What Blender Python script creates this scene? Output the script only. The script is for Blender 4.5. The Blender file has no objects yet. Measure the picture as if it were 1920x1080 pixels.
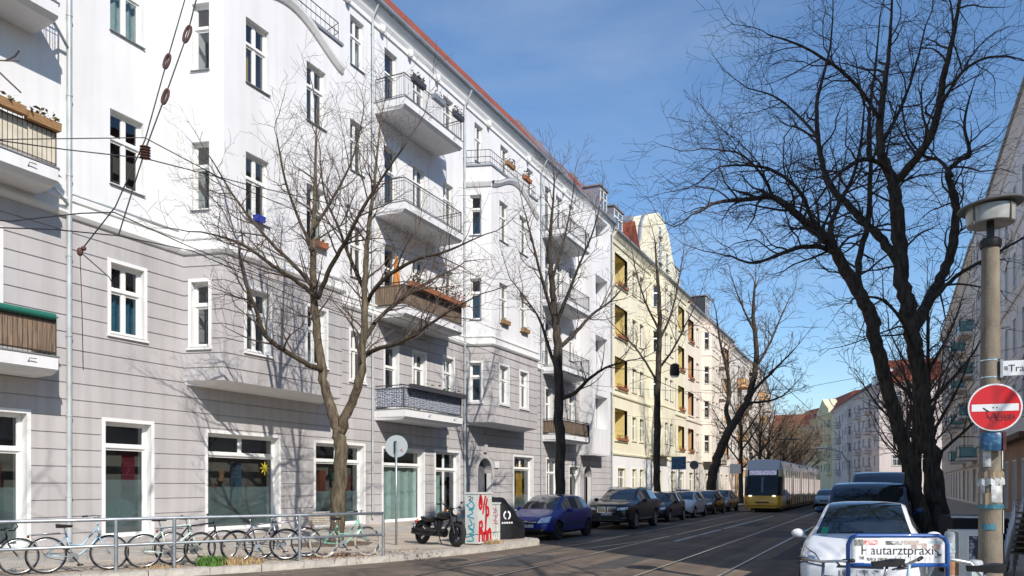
import bpy, bmesh, math, random
from mathutils import Vector, Matrix
from mathutils.bvhtree import BVHTree
S = bpy.context.scene
COL = S.collection
R = math.radians
# ---------------------------------------------------------------- camera, sky, sun, exposure
FPX = 1450.0
TH = math.atan(715 / FPX)
SN, CS = math.sin(TH), math.cos(TH)
CAMH = 1.75
cd = bpy.data.cameras.new('camera'); cam = bpy.data.objects.new('camera', cd); COL.objects.link(cam)
cam.location = (0, 0, CAMH); cam.rotation_euler = (R(90), 0, TH)
cd.sensor_width = 36; cd.lens = 36 * FPX / 1920; cd.shift_y = 370 / 1920
cd.clip_start = .1; cd.clip_end = 4000
S.camera = cam
SUN = Vector((1, -.72, .90)).normalized()          # towards the sun
W = bpy.data.worlds.new('World'); S.world = W; W.use_nodes = True
nt = W.node_tree; bg = nt.nodes['Background']
sky = nt.nodes.new('ShaderNodeTexSky'); sky.sky_type = 'NISHITA'; sky.sun_disc = False
sky.sun_elevation = math.asin(SUN.z); sky.sun_rotation = math.atan2(SUN.x, SUN.y)
sky.air_density = 1.3; sky.dust_density = 0; sky.ozone_density = 7.5; sky.altitude = 50
tcw = nt.nodes.new('ShaderNodeTexCoord'); mpw = nt.nodes.new('ShaderNodeMapping')
mpw.inputs['Scale'].default_value = (1.2, 1.0, 4.0); mpw.inputs['Rotation'].default_value = (0, .15, .4)
nzw = nt.nodes.new('ShaderNodeTexNoise'); nzw.inputs['Scale'].default_value = 2.2; nzw.inputs['Detail'].default_value = 7; nzw.inputs['Roughness'].default_value = .55
nzw.inputs['Distortion'].default_value = .5
rmw = nt.nodes.new('ShaderNodeValToRGB'); rmw.color_ramp.elements[0].position = .45; rmw.color_ramp.elements[1].position = .80
rmw.color_ramp.elements[0].color = (0, 0, 0, 1); rmw.color_ramp.elements[1].color = (.20, .20, .20, 1)
mxw = nt.nodes.new('ShaderNodeMix'); mxw.data_type = 'RGBA'
mxw.inputs['B'].default_value = (5.0, 5.6, 6.2, 1)
nt.links.new(tcw.outputs['Generated'], mpw.inputs['Vector']); nt.links.new(mpw.outputs['Vector'], nzw.inputs['Vector'])
nt.links.new(nzw.outputs['Fac'], rmw.inputs['Fac']); nt.links.new(rmw.outputs['Color'], mxw.inputs['Factor'])
nt.links.new(sky.outputs['Color'], mxw.inputs['A']); nt.links.new(mxw.outputs['Result'], bg.inputs['Color'])
bg.inputs['Strength'].default_value = .12
ld = bpy.data.lights.new('sun', 'SUN'); ld.energy = 3.85; ld.angle = R(.53); ld.color = (1, .93, .85)
sun = bpy.data.objects.new('sun', ld); COL.objects.link(sun)
sun.rotation_euler = (-SUN).to_track_quat('-Z', 'Y').to_euler(); sun.location = (30, -30, 60)
S.view_settings.view_transform = 'Standard'; S.view_settings.look = 'None'
S.view_settings.exposure = 0.4; S.view_settings.gamma = 1; S.view_settings.use_curve_mapping = False
S.cycles.max_bounces = 6; S.cycles.transparent_max_bounces = 12; S.cycles.caustics_reflective = False; S.cycles.caustics_refractive = False
S.cycles.use_denoising = True

# ---------------------------------------------------------------- helpers
def at(u, v, t):
    """photo pixel + depth (metres along the lens axis) -> place in the street"""
    a = (u - 960) / FPX; b = (910 - v) / FPX
    return Vector(((-SN + a * CS) * t, (CS + a * SN) * t, CAMH + b * t))
def onX(u, X):
    a = (u - 960) / FPX
    return (CS + a * SN) * X / (-SN + a * CS)

def lin(h):
    h = h.lstrip('#'); o = []
    for i in (0, 2, 4):
        c = int(h[i:i+2], 16) / 255; o.append(c / 12.92 if c <= .04045 else ((c + .055) / 1.055) ** 2.4)
    return tuple(o)

class MB:
    def __init__(s): s.v = []; s.f = []; s.m = []
    def face(s, pts, m=0):
        n = len(s.v); s.v += [tuple(p) for p in pts]; s.f.append(tuple(range(n, n + len(pts)))); s.m.append(m)
    def box(s, x0, x1, y0, y1, z0, z1, m=0):
        n = len(s.v)
        s.v += [(x0,y0,z0),(x1,y0,z0),(x1,y1,z0),(x0,y1,z0),(x0,y0,z1),(x1,y0,z1),(x1,y1,z1),(x0,y1,z1)]
        for q in ((3,2,1,0),(4,5,6,7),(0,1,5,4),(1,2,6,5),(2,3,7,6),(3,0,4,7)):
            s.f.append(tuple(n + i for i in q)); s.m.append(m)
        return s
    def prism(s, pts, z0, z1, m=0, inset=0):
        n = len(s.v); k = len(pts)
        s.v += [(p[0], p[1], z0) for p in pts] + [(p[0], p[1], z1) for p in pts]
        s.f.append(tuple(n + i for i in reversed(range(k)))); s.m.append(m)
        s.f.append(tuple(n + k + i for i in range(k))); s.m.append(m)
        for i in range(k):
            j = (i + 1) % k; s.f.append((n+i, n+j, n+k+j, n+k+i)); s.m.append(m)
        return s
    def prism_y(s, pts, y0, y1, m=0):
        """polygon in x,z extruded along y"""
        n = len(s.v); k = len(pts)
        s.v += [(p[0], y0, p[1]) for p in pts] + [(p[0], y1, p[1]) for p in pts]
        s.f.append(tuple(n + i for i in range(k))); s.m.append(m)
        s.f.append(tuple(n + k + i for i in reversed(range(k)))); s.m.append(m)
        for i in range(k):
            j = (i + 1) % k; s.f.append((n+j, n+i, n+k+i, n+k+j)); s.m.append(m)
        return s
    def prism_x(s, pts, x0, x1, m=0):
        """polygon in y,z extruded along x"""
        n = len(s.v); k = len(pts)
        s.v += [(x0, p[0], p[1]) for p in pts] + [(x1, p[0], p[1]) for p in pts]
        s.f.append(tuple(n + i for i in reversed(range(k)))); s.m.append(m)
        s.f.append(tuple(n + k + i for i in range(k))); s.m.append(m)
        for i in range(k):
            j = (i + 1) % k; s.f.append((n+i, n+j, n+k+j, n+k+i)); s.m.append(m)
        return s
    def tube(s, pts, r, n=6, m=0, closed=False, cap=True):
        pts = [Vector(p) for p in pts]; k = len(pts)
        if not hasattr(r, '__len__'): r = [r] * k
        base = len(s.v); prev = None
        for i, p in enumerate(pts):
            a = pts[(i - 1) % k] if (closed or i > 0) else p
            b = pts[(i + 1) % k] if (closed or i < k - 1) else p
            d = b - a
            if d.length < 1e-9: d = Vector((0, 0, 1))
            d.normalize()
            if prev is None:
                x = Vector((0, 0, 1)).cross(d)
                if x.length < .05: x = Vector((1, 0, 0)).cross(d)
            else: x = prev - d * prev.dot(d)
            if x.length < 1e-6: x = d.orthogonal()
            x.normalize(); prev = x; y = d.cross(x)
            for j in range(n):
                c = 2 * math.pi * j / n
                q = p + (x * math.cos(c) + y * math.sin(c)) * r[i]
                s.v.append((q.x, q.y, q.z))
        for i in range(k if closed else k - 1):
            i2 = (i + 1) % k
            for j in range(n):
                j2 = (j + 1) % n
                s.f.append((base+i*n+j, base+i*n+j2, base+i2*n+j2, base+i2*n+j)); s.m.append(m)
        if cap and not closed:
            s.f.append(tuple(base + j for j in reversed(range(n)))); s.m.append(m)
            s.f.append(tuple(base + (k-1)*n + j for j in range(n))); s.m.append(m)
        return s
    def lathe(s, prof, n=24, m=0, M=None, close=True):
        """prof: (r, h) pairs turned about the z axis, then moved by M"""
        base = len(s.v)
        for r_, h in prof:
            for j in range(n):
                c = 2 * math.pi * j / n; p = Vector((r_ * math.cos(c), r_ * math.sin(c), h))
                if M is not None: p = M @ p
                s.v.append((p.x, p.y, p.z))
        for i in range(len(prof) - 1):
            for j in range(n):
                j2 = (j + 1) % n
                s.f.append((base+i*n+j, base+i*n+j2, base+(i+1)*n+j2, base+(i+1)*n+j)); s.m.append(m)
        if close:
            s.f.append(tuple(base + j for j in reversed(range(n)))); s.m.append(m)
            k = len(prof) - 1; s.f.append(tuple(base + k*n + j for j in range(n))); s.m.append(m)
        return s
    def ball(s, c, rx, ry, rz, n=10, k=6, m=0):
        prof = [(math.sin(math.pi * i / k) + 1e-4, -math.cos(math.pi * i / k)) for i in range(k + 1)]
        return s.lathe(prof, n, m, Matrix.Translation(c) @ Matrix.Diagonal((rx, ry, rz, 1)), False)
    def mesh(s, name, mats, smooth=False, angle=None):
        me = bpy.data.meshes.new(name); me.from_pydata(s.v, [], s.f)
        for m_ in (mats if isinstance(mats, (list, tuple)) else [mats]): me.materials.append(m_)
        if any(s.m): me.polygons.foreach_set('material_index', s.m)
        if smooth:
            me.polygons.foreach_set('use_smooth', [True] * len(s.f))
            if angle: me.set_sharp_from_angle(angle=R(angle))
        me.update(); return me
    def obj(s, name, mats, parent=None, smooth=False, angle=None, loc=None, rotz=0, fix=False):
        me = s.mesh(name, mats, smooth, angle)
        if fix:
            bm = bmesh.new(); bm.from_mesh(me); bmesh.ops.remove_doubles(bm, verts=bm.verts, dist=1e-4)
            bmesh.ops.recalc_face_normals(bm, faces=bm.faces); bm.to_mesh(me); bm.free()
            if smooth and angle: me.set_sharp_from_angle(angle=R(angle))
        return link(name, me, parent, loc, rotz)
def link(name, data, parent=None, loc=None, rotz=0):
    o = bpy.data.objects.new(name, data); COL.objects.link(o)
    if parent: o.parent = parent
    if loc is not None: o.location = loc
    if rotz: o.rotation_euler = (0, 0, rotz)
    return o
def tag(o, label, cat, group=None):
    o['label'] = label; o['category'] = cat
    if group: o['group'] = group
    return o
def thing(name, label, cat, loc=(0, 0, 0), rotz=0, group=None):
    return tag(link(name, None, None, loc, rotz), label, cat, group)
def struct(o): o['kind'] = 'structure'; return o
def copy_tree(o, parent=None):
    c = o.copy(); COL.objects.link(c); c.parent = parent
    for ch in list(o.children): copy_tree(ch, c)
    return c
def relabel(o, label): o['label'] = label; return o

# ---------------------------------------------------------------- materials
MATS = {}
def mat(name, col, rough=.7, metal=0., var=0., vscale=1., vstretch=(1, 1, 1), bump=0., bscale=20., coat=0., spec=.5, bstretch=(1, 1, 1), col2=None, r2=(.35, .65), emis=None, detail=5):
    if name in MATS: return MATS[name]
    m = bpy.data.materials.new(name); m.use_nodes = True; MATS[name] = m
    n = m.node_tree.nodes; l = m.node_tree.links; p = n['Principled BSDF']
    p.inputs['Base Color'].default_value = (*col, 1); p.inputs['Roughness'].default_value = rough; p.inputs['Metallic'].default_value = metal
    p.inputs['Specular IOR Level'].default_value = spec
    if coat: p.inputs['Coat Weight'].default_value = coat; p.inputs['Coat Roughness'].default_value = .04
    if emis: p.inputs['Emission Color'].default_value = (*emis[0], 1); p.inputs['Emission Strength'].default_value = emis[1]
    if var or col2 or bump:
        tc = n.new('ShaderNodeTexCoord')
    if var or col2:
        mp = n.new('ShaderNodeMapping'); mp.inputs['Scale'].default_value = vstretch; l.new(tc.outputs['Object'], mp.inputs['Vector'])
        nz = n.new('ShaderNodeTexNoise'); nz.inputs['Scale'].default_value = vscale; nz.inputs['Detail'].default_value = detail; nz.inputs['Roughness'].default_value = .6
        l.new(mp.outputs['Vector'], nz.inputs['Vector'])
        rp = n.new('ShaderNodeValToRGB'); e = rp.color_ramp.elements
        e[0].position, e[1].position = r2
        c2 = col2 if col2 else tuple(c * (1 - var) for c in col)
        c1 = col if col2 else tuple(min(c * (1 + var * .5), 1) for c in col)
        e[0].color = (*c2, 1); e[1].color = (*c1, 1)
        l.new(nz.outputs['Fac'], rp.inputs['Fac']); l.new(rp.outputs['Color'], p.inputs['Base Color'])
    if bump:
        mp2 = n.new('ShaderNodeMapping'); mp2.inputs['Scale'].default_value = bstretch; l.new(tc.outputs['Object'], mp2.inputs['Vector'])
        nb = n.new('ShaderNodeTexNoise'); nb.inputs['Scale'].default_value = bscale; nb.inputs['Detail'].default_value = 6
        l.new(mp2.outputs['Vector'], nb.inputs['Vector'])
        bp = n.new('ShaderNodeBump'); bp.inputs['Strength'].default_value = bump; bp.inputs['Distance'].default_value = .02
        l.new(nb.outputs['Fac'], bp.inputs['Height']); l.new(bp.outputs['Normal'], p.inputs['Normal'])
    return m
def plaster(name, col, var=.07):
    """render coat: broad fading, rain streaks running down, fine grain"""
    if name in MATS: return MATS[name]
    m = mat(name, col, .9, var=var, vscale=.35, bump=.12, bscale=60, spec=.2)
    n = m.node_tree.nodes; l = m.node_tree.links; p = n['Principled BSDF']
    src = p.inputs['Base Color'].links[0].from_socket
    tc = n.new('ShaderNodeTexCoord'); mp = n.new('ShaderNodeMapping'); mp.inputs['Scale'].default_value = (2.2, 2.2, .12); l.new(tc.outputs['Object'], mp.inputs['Vector'])
    nz = n.new('ShaderNodeTexNoise'); nz.inputs['Scale'].default_value = 1.6; nz.inputs['Detail'].default_value = 6; l.new(mp.outputs['Vector'], nz.inputs['Vector'])
    rp = n.new('ShaderNodeValToRGB'); rp.color_ramp.elements[0].position = .3; rp.color_ramp.elements[1].position = .58
    k = 1 - var * 1.1; rp.color_ramp.elements[0].color = (k, k * .99, k * .97, 1); rp.color_ramp.elements[1].color = (1, 1, 1, 1)
    mx = n.new('ShaderNodeMix'); mx.data_type = 'RGBA'; mx.blend_type = 'MULTIPLY'; mx.inputs['Factor'].default_value = 1
    l.new(nz.outputs['Fac'], rp.inputs['Fac']); l.new(src, mx.inputs['A']); l.new(rp.outputs['Color'], mx.inputs['B']); l.new(mx.outputs['Result'], p.inputs['Base Color'])
    return m
def glass(name, tint=(.62, .68, .69), refl=1.0, base=.08):
    if name in MATS: return MATS[name]
    m = bpy.data.materials.new(name); m.use_nodes = True; MATS[name] = m
    n = m.node_tree.nodes; l = m.node_tree.links; n.remove(n['Principled BSDF']); out = n['Material Output']
    tr = n.new('ShaderNodeBsdfTransparent'); tr.inputs['Color'].default_value = (*tint, 1)
    gl = n.new('ShaderNodeBsdfGlossy'); gl.inputs['Roughness'].default_value = .01; gl.inputs['Color'].default_value = (.95, .97, 1, 1)
    fw = n.new('ShaderNodeLayerWeight'); fw.inputs['Blend'].default_value = .5
    fr = n.new('ShaderNodeMath'); fr.operation = 'POWER'; fr.inputs[1].default_value = 3.2; l.new(fw.outputs['Facing'], fr.inputs[0])
    ma = n.new('ShaderNodeMath'); ma.operation = 'MULTIPLY_ADD'; ma.inputs[1].default_value = refl * .9; ma.inputs[2].default_value = base; ma.use_clamp = True
    tc = n.new('ShaderNodeTexCoord'); nb = n.new('ShaderNodeTexNoise'); nb.inputs['Scale'].default_value = 1.3; l.new(tc.outputs['Object'], nb.inputs['Vector'])
    bp = n.new('ShaderNodeBump'); bp.inputs['Strength'].default_value = .05; bp.inputs['Distance'].default_value = .05; l.new(nb.outputs['Fac'], bp.inputs['Height'])
    l.new(bp.outputs['Normal'], gl.inputs['Normal'])
    l.new(fr.outputs[0], ma.inputs[0]); mx = n.new('ShaderNodeMixShader'); l.new(ma.outputs[0], mx.inputs[0]); l.new(tr.outputs[0], mx.inputs[1]); l.new(gl.outputs[0], mx.inputs[2]); l.new(mx.outputs[0], out.inputs['Surface'])
    return m
WHITE = plaster('white render', (.76, .76, .765), .06)
GREY = plaster('mauve grey render', (.50, .482, .478), .12)
TRIM = mat('white trim paint', (.80, .80, .78), .55, var=.05, vscale=2)
FRAME = mat('window frame paint', (.78, .78, .75), .45)
SILL = mat('zinc sill', (.36, .37, .38), .45, .5)
ZINC = mat('zinc sheet', (.42, .44, .46), .45, .6, var=.15, vscale=3)
PIPE = mat('painted drainpipe', (.46, .50, .51), .5, .2, var=.15, vscale=2)
GLASS = glass('window glass')
DARKGLASS = glass('dark window glass', (.22, .26, .28), 1.0, .06)
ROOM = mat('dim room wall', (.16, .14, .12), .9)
IRON = mat('dark iron railing', (.05, .05, .055), .5, .4)
GALV = mat('galvanised steel', (.42, .45, .47), .42, .75, var=.2, vscale=5)
CUR_W = mat('white curtain', (.75, .76, .72), .9)
# ---------------------------------------------------------------- ground, road, pavements
def asphalt(name, base, warm):
    m = mat(name, base, .92, var=.28, vscale=.5, bump=.35, bscale=140, spec=.25, detail=8)
    n = m.node_tree.nodes; l = m.node_tree.links; p = n['Principled BSDF']
    src = p.inputs['Base Color'].links[0].from_socket
    tc = n.new('ShaderNodeTexCoord'); nz = n.new('ShaderNodeTexNoise'); nz.inputs['Scale'].default_value = 55; nz.inputs['Detail'].default_value = 3; l.new(tc.outputs['Object'], nz.inputs['Vector'])
    rp = n.new('ShaderNodeValToRGB'); rp.color_ramp.elements[0].position = .35; rp.color_ramp.elements[1].position = .7
    rp.color_ramp.elements[0].color = (.72, .71, .70, 1); rp.color_ramp.elements[1].color = (1.2, 1.18, 1.14, 1)
    mx = n.new('ShaderNodeMix'); mx.data_type = 'RGBA'; mx.blend_type = 'MULTIPLY'; mx.inputs['Factor'].default_value = 1
    l.new(nz.outputs['Fac'], rp.inputs['Fac']); l.new(src, mx.inputs['A']); l.new(rp.outputs['Color'], mx.inputs['B'])
    # long streaks of wear and tyre dust along the lanes
    mp = n.new('ShaderNodeMapping'); mp.inputs['Scale'].default_value = (1.6, .05, 1); l.new(tc.outputs['Object'], mp.inputs['Vector'])
    n2 = n.new('ShaderNodeTexNoise'); n2.inputs['Scale'].default_value = 1.5; n2.inputs['Detail'].default_value = 5; l.new(mp.outputs['Vector'], n2.inputs['Vector'])
    r2 = n.new('ShaderNodeValToRGB'); r2.color_ramp.elements[0].position = .35; r2.color_ramp.elements[1].position = .65
    r2.color_ramp.elements[0].color = (.78, .78, .78, 1); r2.color_ramp.elements[1].color = (1.12, 1.11, 1.09, 1)
    m2 = n.new('ShaderNodeMix'); m2.data_type = 'RGBA'; m2.blend_type = 'MULTIPLY'; m2.inputs['Factor'].default_value = 1
    l.new(n2.outputs['Fac'], r2.inputs['Fac']); l.new(mx.outputs['Result'], m2.inputs['A']); l.new(r2.outputs['Color'], m2.inputs['B'])
    # cracks
    vo = n.new('ShaderNodeTexVoronoi'); vo.feature = 'DISTANCE_TO_EDGE'; vo.inputs['Scale'].default_value = .33
    nw = n.new('ShaderNodeTexNoise'); nw.inputs['Scale'].default_value = 1.1; nw.inputs['Detail'].default_value = 6; l.new(tc.outputs['Object'], nw.inputs['Vector'])
    ad = n.new('ShaderNodeMix'); ad.data_type = 'RGBA'; ad.inputs['Factor'].default_value = .22; l.new(tc.outputs['Object'], ad.inputs['A']); l.new(nw.outputs['Color'], ad.inputs['B']); l.new(ad.outputs['Result'], vo.inputs['Vector'])
    rc = n.new('ShaderNodeValToRGB'); rc.color_ramp.elements[0].position = .0; rc.color_ramp.elements[1].position = .006
    rc.color_ramp.elements[0].color = (.45, .44, .43, 1); rc.color_ramp.elements[1].color = (1, 1, 1, 1)
    m3 = n.new('ShaderNodeMix'); m3.data_type = 'RGBA'; m3.blend_type = 'MULTIPLY'; m3.inputs['Factor'].default_value = .8
    l.new(vo.outputs['Distance'], rc.inputs['Fac']); l.new(m2.outputs['Result'], m3.inputs['A']); l.new(rc.outputs['Color'], m3.inputs['B'])
    l.new(m3.outputs['Result'], p.inputs['Base Color'])
    return m
ASPH = asphalt('worn asphalt', (.195, .155, .122), 1)
ASPH2 = mat('newer asphalt patch', (.085, .078, .072), .9, var=.25, vscale=3, bump=.3, bscale=140, spec=.3)
PAVE = mat('sandy paving', (.48, .41, .325), .95, var=.25, vscale=.9, bump=.5, bscale=30, spec=.2, detail=8)
SLAB = mat('granite paving slabs', (.46, .42, .36), .85, var=.2, vscale=1.5, bump=.3, bscale=40, spec=.3)
KERB = mat('granite kerb', (.50, .46, .40), .8, var=.25, vscale=6, bump=.3, bscale=60, spec=.3)
SOIL = mat('bare soil', (.17, .12, .08), 1, var=.4, vscale=5, bump=.9, bscale=25, spec=.1)
RAILM = mat('worn rail steel', (.55, .52, .48), .28, .9, var=.2, vscale=3)
GROOVE = mat('rail groove dirt', (.03, .028, .026), .9)
LINEP = mat('faded road paint', (.46, .45, .43), .8, col2=(.13, .12, .11), vscale=3.5, r2=(.36, .5), detail=9)
mb = MB(); mb.face([(-1800, -900, -.06), (1800, -900, -.06), (1800, 2600, -.06), (-1800, 2600, -.06)])
struct(mb.obj('ground', mat('far ground', (.14, .13, .11), .95, var=.3, vscale=.05)))
mb = MB(); mb.face([(-60, -40, 0), (60, -40, 0), (60, 330, 0), (-60, 330, 0)])
road = struct(mb.obj('road', ASPH))
def rail_line(pts):
    for wdt, off, m_, z in ((.055, 0, RAILM, .006), (.045, .05, GROOVE, .0045)):
        q = MB()
        for i in range(len(pts) - 1):
            def side(k, o):
                p = Vector(pts[k]); a = Vector(pts[max(k-1, 0)]); b = Vector(pts[min(k+1, len(pts)-1)])
                d = (b - a).normalized(); nn = Vector((d.y, -d.x)); p = p + nn * (off + o); return (p.x, p.y, z)
            q.face([side(i, -wdt/2), side(i, wdt/2), side(i+1, wdt/2), side(i+1, -wdt/2)])
        q.obj('tram_rail' if m_ is RAILM else 'rail_groove', m_, road)
def curve_left(x0, r):
    pts = []
    for i in range(22):
        a = R(i * 3.9); pts.append((x0 - r * (1 - math.cos(a)), 27 - r * math.sin(a)))
    return pts
for x in (-8.32, -6.88, -4.46, -3.02): rail_line([(x, -30), (x, 20), (x, 60), (x, 120), (x - 2, 160), (x - 12, 210), (x - 28, 260)])
for x0, r in ((-8.32, 30.7), (-6.88, 32.1)): rail_line(curve_left(x0, r))
# asphalt repairs and the milled strips between the rails
for (x0, y0, x1, y1) in ((-9.7, 25, -8.75, 33), (-2.6, 19, -1.5, 27.5), (-6.2, 33.5, -5.1, 38), (-10.6, 15.6, -9.9, 18.6), (-6.5, 9, -4.9, 12.6), (-8.6, 14.6, -7.2, 17.8), (-5.9, 15.2, -5.2, 18.9), (-4.3, 27, -3.1, 31.5), (-2.7, 33, -1.9, 44)):
    q = MB(); q.face([(x0, y0, .0035), (x1, y0 + .3, .0035), (x1 - .05, y1, .0035), (x0 + .04, y1 - .2, .0035)]); q.obj('asphalt_patch', ASPH2, road)
# faded centre strip beside the left track and lane dashes
for y0, y1, x in ((24, 27, -6.2), (27.3, 31, -6.2), (31.6, 46, -6.2), (22.5, 25, -2.3), (30, 33, -2.3), (38, 41, -2.3), (46, 49, -2.3)):
    q = MB(); q.face([(x, y0, .004), (x + .16, y0, .004), (x + .16, y1, .004), (x, y1, .004)]); q.obj('lane_marking', LINEP, road)
for mx_, my_ in ((-5.4, 21.6), (-9.2, 15.6), (-2.0, 30.5)):
    mb = MB(); mb.lathe([(.33, .003), (.33, .008)], 28, 0, Matrix.Translation((mx_, my_, 0))); mb.obj('manhole_cover', mat('cast iron', (.06, .055, .05), .6, .6, bump=.6, bscale=40), road)

LK = [(-30, -12), (-22, -4), (-16.3, 4.4), (-13.9, 8.0), (-12.6, 10.1), (-11.5, 12.1), (-10.6, 14.2), (-10.0, 16.3), (-9.6, 18.6), (-9.45, 20.7), (-9.9, 21.5), (-11.25, 21.9), (-11.4, 22.6)]
LKF = LK + [(-11.4, 60), (-11.4, 120), (-13, 165), (-23, 215), (-40, 270)]
RK = [(14, 1.5), (6, 2.6), (1.0, 3.6), (-.9, 5.0), (-1.35, 7.2), (-1.35, 10.3), (-1.0, 11.1), (.35, 11.4), (.5, 12)]
RKF = RK + [(.5, 60), (.5, 120), (-1, 160), (-11, 210), (-28, 262)]
def pavement(name, kerb, far, m):
    q = MB(); z = .13
    n = len(kerb); fx = [(far, p[1]) for p in kerb]
    for i in range(n - 1): q.face([(*kerb[i], z), (*kerb[i+1], z), (*fx[i+1], z), (*fx[i], z)])
    o = struct(q.obj(name, m)); return o
pav_l = pavement('pavement', LKF, -46, PAVE)
pav_r = pavement('pavement', RKF, 46, PAVE)
def kerbs(path, parent, sgn, ymax):
    """individual granite kerb stones laid end to end"""
    i = 0; pos = Vector(path[0]); seg = 0; cache = {}
    random.seed(5)
    pts = [Vector(p) for p in path]; acc = [0]
    for a, b in zip(pts, pts[1:]): acc.append(acc[-1] + (b - a).length)
    def pt(s):
        for k in range(len(pts) - 1):
            if s <= acc[k+1]: return pts[k].lerp(pts[k+1], (s - acc[k]) / (acc[k+1] - acc[k]))
        return pts[-1]
    s = 0; me = {}
    while s < acc[-1] - .2:
        ln = random.choice((.9, 1.0, 1.1)); 
        if s + ln > acc[-1]: ln = acc[-1] - s
        a, b = pt(s), pt(s + ln); s += ln
        if b.y > ymax: break
        L2 = round((b - a).length - .012, 2)
        if L2 < .15: continue
        if L2 not in me:
            q = MB(); h = .018
            q.prism_x([(-.15, -.02), (.15, -.02), (.15, .142), (-.15 + h * 1.5, .146), (-.15, .146 - h)], -L2/2, L2/2); me[L2] = q.mesh('kerb_stone', KERB)
        c = (a + b) / 2; ang = math.atan2(b.y - a.y, b.x - a.x) + (math.pi if sgn > 0 else 0)
        o = link('kerb_stone', me[L2], parent, (c.x, c.y, random.uniform(-.004, .006)), ang + random.uniform(-.006, .006))
kerbs(LK + [(-11.4, 95)], pav_l, 1, 95)
kerbs(RK + [(.5, 70)], pav_r, -1, 70)
# a band of granite slabs in the middle of the pavement, as far as they can be told apart
sm = {}
random.seed(8)
for iy in range(20):
    for ix in range(3):
        key = random.randrange(3)
        if key not in sm:
            q = MB(); w = .48
            q.prism([(-w, -w), (w, -w), (w, w), (-w, w)], -.02, .012 + key * .003); sm[key] = q.mesh('paving_slab', SLAB)
        link('paving_slab', sm[key], pav_l, (-15.6 - ix * .98, 8.2 + iy * .98 + (ix % 2) * .1, .13), random.uniform(-.008, .008))
# bare tree pits
for i, (x, y) in enumerate(((-13.8, 17.0), (-12.3, 29.4), (-12.3, 44), (-12.3, 59), (.95, 21.5))):
    q = MB(); n_ = 14; random.seed(i)
    ring = [(x + math.cos(6.283*k/n_) * random.uniform(.75, 1.15) * (1.0 if x < 0 else .3), y + math.sin(6.283*k/n_) * random.uniform(.9, 1.5)) for k in range(n_)]
    q.v = [(x, y, .17)] + [(a, b, .136) for a, b in ring]
    q.f = [(0, 1 + k, 1 + (k + 1) % n_) for k in range(n_)]; q.m = [0] * n_
    q.obj('tree_pit', SOIL, pav_l if x < 0 else pav_r)
# ---------------------------------------------------------------- buildings
WCACHE = {}
def wmesh(key, fn):
    if key not in WCACHE: WCACHE[key] = fn()
    return WCACHE[key]
def win_split(w, h, style):
    """light rectangles (x0,x1,z0,z1) inside the frame; x from the centre"""
    b = .07
    if style == 'cross': xs = [0]; t = .64; top = True
    elif style == 'single': xs = []; t = .66; top = True
    elif style == 'door': xs = [0]; t = .76; top = True
    elif style == 'shop': xs = []; t = .80; top = False
    elif style == 'shop2': xs = []; t = .80; top = True
    elif style == 'shopdoor': xs = [-.02]; t = .74; top = True
    else: xs = []; t = 1; top = False
    X0, X1 = -w/2 + b, w/2 - b; Z0, Z1 = b, h - b; out = []
    mid = .045; tr = .06
    zt = Z0 + (Z1 - Z0) * t
    def row(z0, z1, split):
        if split:
            out.append((X0, -mid, z0, z1)); out.append((mid, X1, z0, z1))
        else: out.append((X0, X1, z0, z1))
    if t < 1:
        low = bool(xs)
        row(Z0, zt - tr, low); row(zt + tr, Z1, bool(xs) or (style == 'shop2'))
    else: row(Z0, Z1, bool(xs))
    return out
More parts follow.
